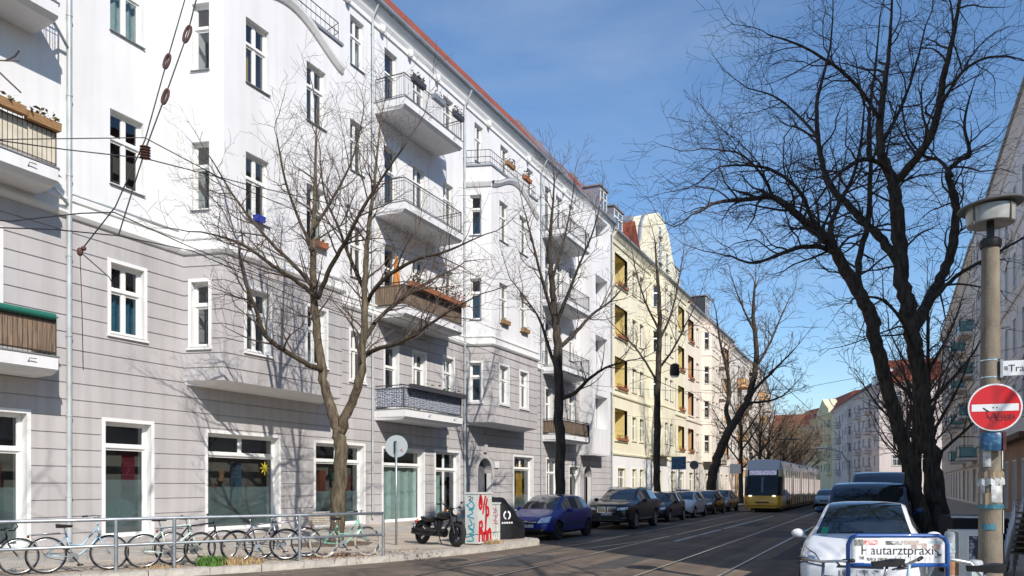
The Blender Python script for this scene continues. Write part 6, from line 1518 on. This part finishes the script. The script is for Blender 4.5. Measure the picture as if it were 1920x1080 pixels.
for z in (3.14, 3.36): band(z - .13, z - .115, .135, CHROME, 150, 390, 'steel_band')
# practice sign on a blue frame (bicycle stand)
BLF = mat('blue frame lacquer', (.01, .08, .30), .35, coat=.4)
pa, pb = Vector((-.42, 8.72)), Vector((.50, 9.14)); pd = (pb - pa); PLn = pd.length; pang = math.atan2(pd.y, pd.x)
ps = thing('practice_sign', 'white sticker covered sign reading Hautarztpraxis in a blue tube frame', 'sign', (pa.x, pa.y, .13), pang)
q = MB(); r_ = .09; q.tube([(0, 0, -.1), (0, 0, 1.10 - r_), (.026, 0, 1.10 - .026), (r_, 0, 1.10), (PLn - r_, 0, 1.10), (PLn - .026, 0, 1.10 - .026), (PLn, 0, 1.10 - r_), (PLn, 0, -.1)], .022, 10); q.tube([(0, 0, .795), (PLn, 0, .795)], .02, 10); q.tube([(0, 0, .25), (PLn, 0, .25)], .018, 8); q.obj('tube_frame', BLF, ps, True)
q = MB(); o_ = [(.03, .82), (PLn - .03, .82), (PLn - .03, 1.03), (PLn - .07, 1.075), (.07, 1.075), (.03, 1.03)]; q.prism_y(o_, -.004, .004); q.obj('sign_board', mat('sign board white', (.74, .74, .73), .45, var=.12, vscale=7), ps)
text(ps, 'Hautarztpraxis', .135, (.125, -.0055, .905), (R(90), 0, 0), INK, spacing=.99)
STK = [mat('sticker ' + n_, c, .6, col2=c2, vscale=38, r2=(.4, .6)) for n_, c, c2 in (('grey', (.35, .35, .32), (.10, .10, .09)), ('red', (.6, .10, .08), (.7, .65, .6)), ('black', (.03, .03, .03), (.6, .6, .58)), ('beige', (.58, .50, .44), (.40, .30, .26)), ('orange', (.55, .22, .12), (.6, .5, .45)), ('teal', (.30, .45, .42), (.65, .68, .66)))]
def stick(t, m, x0, x1, z0, z1, y=-.0066, sk=0): q = MB(); q.face([(x0, y, z0), (x1, y, z0 + sk), (x1 + sk * .3, y, z1 + sk), (x0 + sk * .3, y, z1)]); q.obj('sticker', m, t)
for a in ((STK[0], .06, .15, .995, 1.06), (STK[1], .155, .30, 1.005, 1.055), (STK[2], .38, .56, 1.005, 1.045), (STK[3], .57, .72, 1.01, 1.05), (STK[3], .64, .80, .965, 1.02), (STK[5], .82, .95, 1.02, 1.045), (STK[4], .87, .94, .955, 1.01), (STK[2], .11, .16, .855, .89), (STK[2], .19, .28, .842, .872), (STK[0], .30, .40, .835, .872), (STK[2], .88, .95, .87, .915)): stick(ps, *a)
stick(ps, MATS['sign board white'], .182, .232, .90, 1.0, -.0072, .004); stick(ps, MATS['sign board white'], .70, .745, .965, 1.0, -.0072)
q = MB()
for k in range(9): q.box(.48 + k * .05, .484 + k * .05, -.0064, -.006, .83 + .004 * (k % 3), .885)
q.obj('scratch', STK[0], ps)
# bicycles locked to that frame
HB1 = at(1548, 1040, 6.6).xy
bike('black bicycle with raised handlebar in front of the white car', (*(HB1 + Vector((math.cos(pang + .1), math.sin(pang + .1))) * .84), .135), pang + math.pi + .1, DGREY, rack=False, turn=.35, group='bicycles locked to the practice sign', lean=.05)
HB2 = at(1700, 1040, 6.5).xy
bike('chrome bicycle locked under the practice sign', (*(HB2 + Vector((math.cos(pang - .3), math.sin(pang - .3))) * .84), .135), pang + math.pi - .3, LBLUE, rack=False, turn=-.4, group='bicycles locked to the practice sign', lean=-.05)
# hoop, bollards, boards and stacked chairs by the right kerb
hp = at(1800, 1045, 8.6)
ho = thing('bike_hoop', 'bent grey tube hoop next to the blue sign frame', 'bike stand', (hp.x, hp.y, .13), R(15)); q = MB(); q.tube([(-.32, 0, -.1), (-.32, 0, .62), (-.27, 0, .74), (-.12, 0, .8), (.1, 0, .76), (.24, 0, .6), (.3, 0, .3), (.3, 0, -.1)], .024, 10); q.obj('tube', GALV, ho, True)
BOW = mat('bollard white', (.42, .45, .48), .6, col2=(.30, .33, .33), vscale=9, r2=(.3, .6)); BOO = mat('bollard worn orange', (.42, .22, .12), .6, var=.3, vscale=8)
for u, v, t_, h_, lb in ((1784, 1060, 10.4, 1.0, 'white bollard with orange band left of the lamp post'), (1828, 1075, 9.3, .72, 'short white bollard with teal stickers at the foot of the lamp post')):
    p = at(u, v, t_); b = thing('bollard', lb, 'bollard', (p.x, p.y, .13), 0, 'bollards at the right kerb'); q = MB(); q.lathe([(.085, -.1), (.085, h_ * .97), (.07, h_), (.001, h_ + .01)], 20, 0, None, False); q.obj('tube', BOW, b, True, 40)
    q = MB(); q.lathe([(.087, h_ * .42), (.087, h_ * .62)], 20, 0, None, False); q.obj('band', BOO, b, True); stick(b, STK[5], -.04, .04, h_ * .72, h_ * .85, -.089)
p = at(1850, 1030, 11.8); pbx = thing('poster_box', 'grey box with dark blue poster behind the lamp post', 'box', (p.x - .15, p.y + .3, .13), R(20)); q = MB(); q.box(-.3, .3, -.2, .2, 0, .92); q.obj('case', CABM, pbx)
q = MB(); q.box(-.18, .28, -.208, -.202, .1, .86); q.obj('poster_border', NEW, pbx); q = MB(); q.box(-.16, .26, -.212, -.209, .12, .84); q.obj('poster', mat('navy poster', (.02, .02, .06), .5, col2=(.5, .5, .56), vscale=6, r2=(.36, .44)), pbx)
p = at(1800, 1000, 14.5); db = thing('dark_trailer', 'black covered handcart behind the big tree trunk', 'cart', (p.x + .2, p.y, .13), R(10)); q = MB(); q.prism_x([(-.5, .25), (.5, .25), (.52, 1.0), (.4, 1.06), (-.4, 1.06), (-.52, 1.0)], -.45, .45); q.obj('cover', TARP, db); q = MB(); q.box(-.48, .48, -.55, -.5, 1.03, 1.07); q.obj('rim_bar', GALV, db)
for sx in (-1, 1): q = MB(); q.lathe([(.24, -.04), (.24, .04)], 20, 0, Matrix.Translation((sx * .5, 0, .24)) @ Matrix.Rotation(R(90), 4, 'Y')); q.obj('wheel', TYRE, db)
p = at(1902, 1000, 13.5); RAT = mat('brown rattan', (.12, .08, .05), .7, var=.4, vscale=20); ALU = mat('chair aluminium', (.6, .6, .62), .3, .9)
for k in range(8):
    c = thing('cafe_chair', ['rattan cafe chair at the bottom of the stack on the right', 'rattan cafe chair second from the bottom of the stack', 'rattan cafe chair third from the bottom of the stack', 'rattan cafe chair fourth from the bottom of the stack', 'rattan cafe chair fourth from the top of the stack', 'rattan cafe chair third from the top of the stack', 'rattan cafe chair just below the top of the stack', 'topmost rattan cafe chair of the stack on the right'][k], 'chair', (p.x + .15 + k * .02, p.y, .13 + k * .10), R(-20), 'cafe chairs stacked on the right pavement')
    q = MB(); q.box(-.22, .22, -.2, .22, .43, .46); q.obj('seat', RAT, c); q = MB(); q.prism_x([(.2, .46), (.23, .46), (.32, .86), (.29, .86)], -.21, .21); q.obj('backrest', RAT, c)
    for sx in (-1, 1):
        q = MB(); q.tube([(sx * .24, -.24, 0), (sx * .24, -.22, .44), (sx * .25, -.2, .66), (sx * .25, .1, .66), (sx * .24, .24, .62)], .012, 6); q.obj('front_leg', ALU, c, True); q = MB(); q.tube([(sx * .22, .26, 0), (sx * .22, .22, .45), (sx * .22, .31, .86)], .012, 6); q.obj('rear_leg', ALU, c, True)
# far lamps and signs
fl_ = thing('curved_lamp', 'far street lamp with curved arm beyond the tram', 'street lamp', (at(1593, 940, 52).x, at(1593, 940, 52).y, 0)); q = MB(); q.tube([(0, 0, 0), (0, 0, 2.4), (-.1, 0, 3.3), (-.5, .0, 4.0), (-1.2, 0, 4.25), (-1.7, 0, 4.3)], .06, 8); q.obj('post', mat('pale lamp steel', (.5, .5, .5), .4, .3), fl_, True); q = MB(); q.ball((-1.9, 0, 4.3), .32, .1, .06); q.obj('lamp_head', TRIM, fl_, True)
for x, y, z, m, lb, sh in ((-11.9, 47.5, 3.1, SBLUE, 'blue parking plate on a pole by the slim tree', 'b'), (-12.1, 52.5, 3.0, mat('sign back dark', (.10, .11, .12), .5), 'round sign seen from behind further along the left pavement', 'r'), (-11.8, 66, 3.1, NEW, 'white square stop sign near the tram front', 'b')):
    t = thing('pole_sign', lb, 'traffic sign', (x, y, .13), 0, 'small signs on the left pavement'); q = MB(); q.tube([(0, 0, 0), (0, 0, z + .3)], .035, 8); q.obj('pole', GALV, t)
    q = MB()
    if sh == 'b': q.box(-.45, .45, -.06, -.04, z - .5, z + .3)
    else: q.lathe([(.3, 0), (.3, .02)], 24, 0, Matrix.Translation((0, -.06, z)) @ Matrix.Rotation(R(90), 4, 'X'))
    q.obj('plate', m, t)
t = thing('blue_bin', 'bright blue recycling bin behind the parked navy car', 'bin', (-11.95, 48.6, .13)); q = MB(); q.prism_x([(-.3, .1), (.3, .1), (.36, 1.25), (-.36, 1.25)], -.32, .32); q.obj('tub', mat('bin blue', (.015, .05, .32), .5), t); q = MB(); q.prism_x([(-.38, 1.255), (.4, 1.255), (.36, 1.36), (-.3, 1.34)], -.34, .34); q.obj('lid', MATS['bin blue'], t)
# ---------------------------------------------------------------- overhead wires
WIRE = mat('overhead wire', (.03, .028, .03), .6, .3); RUST = mat('rusty insulator', (.10, .045, .035), .8)
def wire(label, pts, r=.012, sag=0.0, nm='overhead_wire'):
    P = [Vector(p) for p in pts]; t = thing(nm, label, 'wire', P[0], 0, 'tram overhead wires'); q = MB(); o = []
    for a, b in zip(P, P[1:]):
        for k in range(8): f = k / 8; c = a.lerp(b, f); c.z -= sag * 4 * f * (1 - f); o.append(c - P[0])
    o.append(P[-1] - P[0]); q.tube(o, r, 5); q.obj('cable', WIRE, t); return t, P[0]
w1, o1 = wire('steep hanger wire with two link insulators at upper left', [at(378, -40, 13.2), at(352, 62, 13.2), at(310, 180, 13.0), at(272, 282, 12.8), at(222, 442, 12.6)], .012)
w2, o2 = wire('steep hanger wire left of the insulators', [at(358, -40, 13.6), at(312, 118, 13.3), at(272, 262, 12.9), at(216, 388, 12.6), at(150, 472, 12.4)], .011)
def insul(t, o, u, v, d, ax, L=.15):
    c = at(u, v, d) - o; q = MB(); X = (at(u + ax[0], v + ax[1], d) - at(u, v, d)).normalized(); Y = X.cross(Vector((SN, -CS, 0))).normalized()
    pts = [c + X * (L * math.cos(a)) * (1 if abs(math.cos(a)) > .0 else 1) + Y * (L * .32 * math.sin(a)) for a in [6.2832 * k / 14 for k in range(14)]]
    q.tube(pts, .022, 6, closed=True); q.obj('insulator', RUST, t, True)
insul(w1, o1, 351, 64, 13.2, (-4, 12)); insul(w1, o1, 310, 181, 13.0, (-4, 12), .13); insul(w2, o2, 313, 115, 13.3, (-4, 12), .13)
q = MB()
for k in range(5): q.lathe([(.03, -.02), (.09, 0), (.03, .02)], 10, 0, Matrix.Translation(at(272 + k * .0, 276 + k * 5, 12.8) - o1))
q.obj('insulator', RUST, w1, True)
wire('wire crossing from the left balcony to the hanger junction', [at(-60, 262, 12.0), at(115, 260, 12.4), at(271, 258, 12.9), at(435, 345, 15), at(640, 430, 19), at(900, 520, 27)], .009)
wire('lower span wire sloping across the first tree', [at(-60, 255, 11), at(120, 280, 12.2), at(272, 297, 12.8), at(480, 350, 16), at(700, 400, 20)], .010)
wire('contact wire curving past the mauve wall', [at(-60, 408, 10.5), at(20, 415, 11.2), at(150, 400, 12), at(214, 398, 12.5), at(350, 460, 15), at(500, 520, 18), at(760, 600, 24), at(1000, 690, 34)], .010)
wire('contact wire below it along the mauve wall', [at(-60, 425, 10.5), at(100, 430, 11.5), at(222, 442, 12.5), at(360, 470, 15), at(560, 560, 20), at(800, 640, 27)], .010)
wire('bracket stay from the wall rosette', [at(150, 472, 12.4), at(205, 520, 14), at(215, 540, 14.5)], .009)
j = at(150, 472, 12.4); w3 = thing('wire_clamp', 'dark clamp where the hanger wires meet left of the window', 'clamp', j, 0); q = MB(); q.ball((0, 0, 0), .05, .05, .07); q.ball((.06, .02, .05), .05, .04, .04); q.tube([(0, 0, 0), (.02, .02, -.9), (.05, .02, -1.9)], .008, 4); q.obj('body', RUST, w3, True)
wire('tram contact wire over the left track', [(-7.6, 24, 5.5), (-7.6, 55, 5.5), (-7.6, 90, 5.5), (-7.6, 125, 5.5)], .012); wire('tram contact wire over the right track', [(-3.7, 24, 5.5), (-3.7, 60, 5.5), (-3.7, 120, 5.5)], .012)
for k, y in enumerate((36, 60, 86)): wire('span wire across the street, %s from the corner' % ('first', 'second', 'third')[k], [(-19.5, y, 7.4), (-7.6, y, 6.0), (-3.7, y, 6.0), (6.2, y, 7.4)], .009)
sl = thing('hanging_lamp', 'dark street lamp hung on a wire before the cream house', 'street lamp', (-8.6, 30.5, 9.3)); sl.location = at(1265, 705, 38); q = MB(); q.lathe([(.2, 0), (.25, .1), (.22, .55), (.06, .62)], 14); q.obj('body', BLACKP, sl, True, 40); q = MB(); q.lathe([(.19, -.06), (.19, 0)], 14); q.obj('lens', LAMP, sl)
wire('thin wire carrying the hanging lamp', [at(1180, 720, 40), at(1265, 690, 38), at(1320, 695, 38), at(1420, 660, 36)], .012)
# ---------------------------------------------------------------- things on balconies and ground plants
def flowerbox(label, x, y, z, w, box, m, rz=0, n=60, h=.3):
    t = thing('flower_box', label, 'flower box', (x, y, z), rz, 'flower boxes on the balconies'); q = MB(); q.prism_x([(-.09, 0), (.09, 0), (.11, .19), (-.11, .19)], -w/2, w/2); q.obj('box', box, t)
    q = MB(); leafy(q, -w/2, w/2, 0, .17, .15, h, int(n * w), int(x * 31 + y * 7 + z)); q['kind'] if False else None; o = q.obj('plants', m, t); return t
DRY = mat('dry winter plants', (.26, .20, .13), .9, col2=(.10, .11, .04), vscale=9)
BX = HX + 1.5 + .12
flowerbox('wooden box of dry plants on the upper middle balcony, near end', BX, 27.4, 18.55, .9, PLASB, DRY, R(90)); flowerbox('grey box of dry plants on the upper middle balcony, middle', BX, 29.0, 18.55, .9, ZINC, DRY, R(90), 30); flowerbox('box of dry plants on the upper middle balcony, far end', BX, 30.7, 18.55, .8, PLASB, DRY, R(90))
flowerbox('long red flower box on the reed screened balcony, near half', BX, 27.85, 10.0, 2.2, TERRA, GREEN_FL, R(90), 70, .4); flowerbox('red blossoming flower box on the reed screened balcony, far half', BX, 30.15, 10.0, 2.2, TERRA, RED_FL, R(90), 80, .5)
flowerbox('dark flower box with sprouts on the zebra screened balcony, near half', BX + .04, 27.85, 5.75, 2.2, PLASB, GREEN_FL, R(90), 8, .2); flowerbox('dark flower box with sprouts on the zebra screened balcony, far half', BX + .04, 30.15, 5.75, 2.2, PLASB, GREEN_FL, R(90), 12, .25)
flowerbox('long wooden planter on the awning balcony at the left edge', HX + 1.22, 9.9, 10.42, 2.6, WOODP, DRY, R(90), 30, .15); flowerbox('wooden planter with green plants at the balcony corner on the left edge', HX + 1.15, 11.7, 10.4, .8, WOODP, GREEN_FL, R(90), 60, .25)
aw = thing('rolled_awning', 'green rolled awning lying on the reed balcony rail at the left edge', 'awning', (HX + 1.12, 10.3, 5.86), R(90)); q = MB(); q.tube([(-1.6, 0, 0), (1.7, 0, 0)], .085, 12); q.obj('roll', mat('green awning', (.01, .14, .10), .7, bump=.5, bscale=8), aw, True, 50); q = MB(); q.tube([(1.7, 0, 0), (1.78, 0, 0)], .03, 8); q.obj('crank_end', ALU, aw)
flowerbox('planter on the bay terrace railing, near one', HX + 1.35, 36.6, 18.55, .9, WOODP, DRY, R(90)); flowerbox('planter on the bay terrace railing, far one', HX + 1.35, 38.7, 18.55, .9, TERRA, DRY, R(90))
flowerbox('small orange pots on the bay window sill', HX + 1.42, 21.45, 10.12, .6, TERRA, RED_FL, R(90), 30, .2); flowerbox('blue pot on the bay window sill', HX + 1.42, 18.5, 10.12, .35, mat('blue pot', (.02, .05, .4), .4), GREEN_FL, R(90), 8, .1)
flowerbox('small wooden box on the second bay sill, left window', HX + 1.42, 35.95, 10.12, .8, WOODP, DRY, R(90), 30, .12); flowerbox('small wooden box on the second bay sill, right window', HX + 1.42, 38.35, 10.12, .8, WOODP, DRY, R(90), 30, .12)
um = thing('folded_parasol', 'folded orange parasol standing on the reed screened balcony', 'parasol', (HX + .7, 27.1, 9.2)); q = MB(); q.tube([(0, 0, 0), (0, 0, 2.3)], .02, 6); q.obj('pole', ALU, um); q = MB(); q.lathe([(.03, .75), (.17, .85), (.14, 1.3), (.10, 1.9), (.03, 2.25)], 12, 0, None, False); q.obj('canopy', mat('orange cloth', (.62, .24, .06), .9, var=.2, vscale=6), um, True)
# weeds and litter at the kerb
def tuft(label, x, y, m, n, h, sp, cat='grass', kind=None):
    rr = random.Random(int(x * 91 + y * 17)); q = MB()
    for _ in range(n):
        a = rr.uniform(0, 6.28); d = sp * rr.random() ** .7; bx_, by_ = math.cos(a) * d, math.sin(a) * d; l = h * rr.uniform(.4, 1); a2 = rr.uniform(0, 6.28); o = l * rr.uniform(.2, .8); w = rr.uniform(.004, .012)
        nx, ny = -math.sin(a2) * w, math.cos(a2) * w; mx, my = bx_ + math.cos(a2) * o * .4, by_ + math.sin(a2) * o * .4
        q.face([(bx_ - nx, by_ - ny, 0), (bx_ + nx, by_ + ny, 0), (mx + nx, my + ny, l * .7), (mx - nx, my - ny, l * .7)]); q.face([(mx - nx, my - ny, l * .7), (mx + nx, my + ny, l * .7), (bx_ + math.cos(a2) * o, by_ + math.sin(a2) * o, l)])
    o = q.obj('grass_tuft', m); o.location = (x, y, .13); tag(o, label, cat); 
    if kind: o['kind'] = kind
    return o
GRN = mat('fresh grass', (.09, .20, .03), .8, var=.3, vscale=8); STRAW = mat('dry straw', (.42, .30, .15), .9, var=.3, vscale=8)
p = fpos(3.55, .1); tuft('fresh green grass tuft at the railing foot', p[0], p[1], GRN, 420, .24, .3)
p = fpos(4.15, .1); tuft('dry straw coloured grass beside the green tuft', p[0], p[1], STRAW, 420, .18, .45)
p = fpos(2.6, .15); tuft('low dry weeds at the second post', p[0], p[1], STRAW, 120, .1, .4)
p = fpos(6.3, .5); tuft('dry leaves and weeds at the tree foot', p[0], p[1], mat('brown litter', (.2, .1, .05), .9), 260, .09, .9)
tuft('yellowish weeds at the cabinet foot', -9.95, 18.9, STRAW, 160, .16, .35)
rr = random.Random(77); q = MB()
for _ in range(900):
    s = rr.uniform(-1, 9); o_ = rr.uniform(-.1, 1.5) ** 1.0; x, y, _z = fpos(s, o_); a = rr.uniform(0, 6.28); l = rr.uniform(.02, .05)
    c, d = math.cos(a) * l, math.sin(a) * l; q.face([(x - c, y - d, .136 + rr.random() * .01), (x + d * .5, y - c * .5, .138), (x + c, y + d, .137 + rr.random() * .02), (x - d * .5, y + c * .5, .138)], rr.randrange(2))
o = q.obj('leaf_litter', [mat('brown leaves', (.17, .10, .05), .9), mat('tan leaves', (.33, .24, .14), .9)]); o['kind'] = 'stuff'; o['label'] = 'dry leaf litter scattered along the railing'; o['category'] = 'leaves'
# ---------------------------------------------------------------- what stands in the shop windows
def decal(x, z, m, pts, nm, y=.232):
    q = MB(); q.face([(x + a, y, z + b) for a, b in pts]); return q.obj(nm, m, hA)
decal(20.45, 2.35, mat('yellow paper star', (.75, .60, .04), .8), [(math.cos(math.pi * k / 8) * (.26 if k % 2 == 0 else .10), math.sin(math.pi * k / 8) * (.26 if k % 2 == 0 else .10)) for k in range(16)], 'window_star', .23)
decal(14.75, 1.0, mat('pale film ellipse', (.26, .34, .31), .6), [(math.cos(6.2832 * k / 24) * .55, math.sin(6.2832 * k / 24) * .38) for k in range(24)], 'window_decal', .262)
SD = [mat('display ' + n_, c, .8, var=.3, vscale=4) for n_, c in (('green', (.03, .13, .07)), ('red', (.20, .05, .03)), ('wood', (.20, .12, .06)), ('white', (.4, .38, .34)), ('blue', (.05, .09, .14)), ('ochre', (.28, .20, .07)))]
rr = random.Random(4)
for x0, x1 in ((17.85, 20.7), (22.95, 25.6), (14.3, 15.5), (39.9, 42.2), (9.8, 11.8), (48.3, 49.9)):
    x = x0
    while x < x1 - .2:
        w_ = rr.uniform(.15, .45); h_ = rr.uniform(.3, 1.2); m_ = rr.choice(SD); q = MB(); b_ = .25 if rr.random() < .6 else rr.uniform(1.4, 2.0)
        if rr.random() < .5: q.box(x, min(x + w_, x1), .5, .75, b_, b_ + h_)
        else: q.lathe([(.05, b_), (w_ * .5, b_ + .05), (w_ * .35, b_ + h_ * .5), (w_ * .45, b_ + h_ * .8), (.03, b_ + h_)], 12, 0, Matrix.Translation((x + w_ / 2, .62, 0)))
        q.obj('shop_display', m_, hA); x += w_ + rr.uniform(.02, .2)
    q = MB(); q.box(x0 - .1, x1 + .1, .46, .9, .18, .25); q.obj('display_shelf', SD[3], hA)
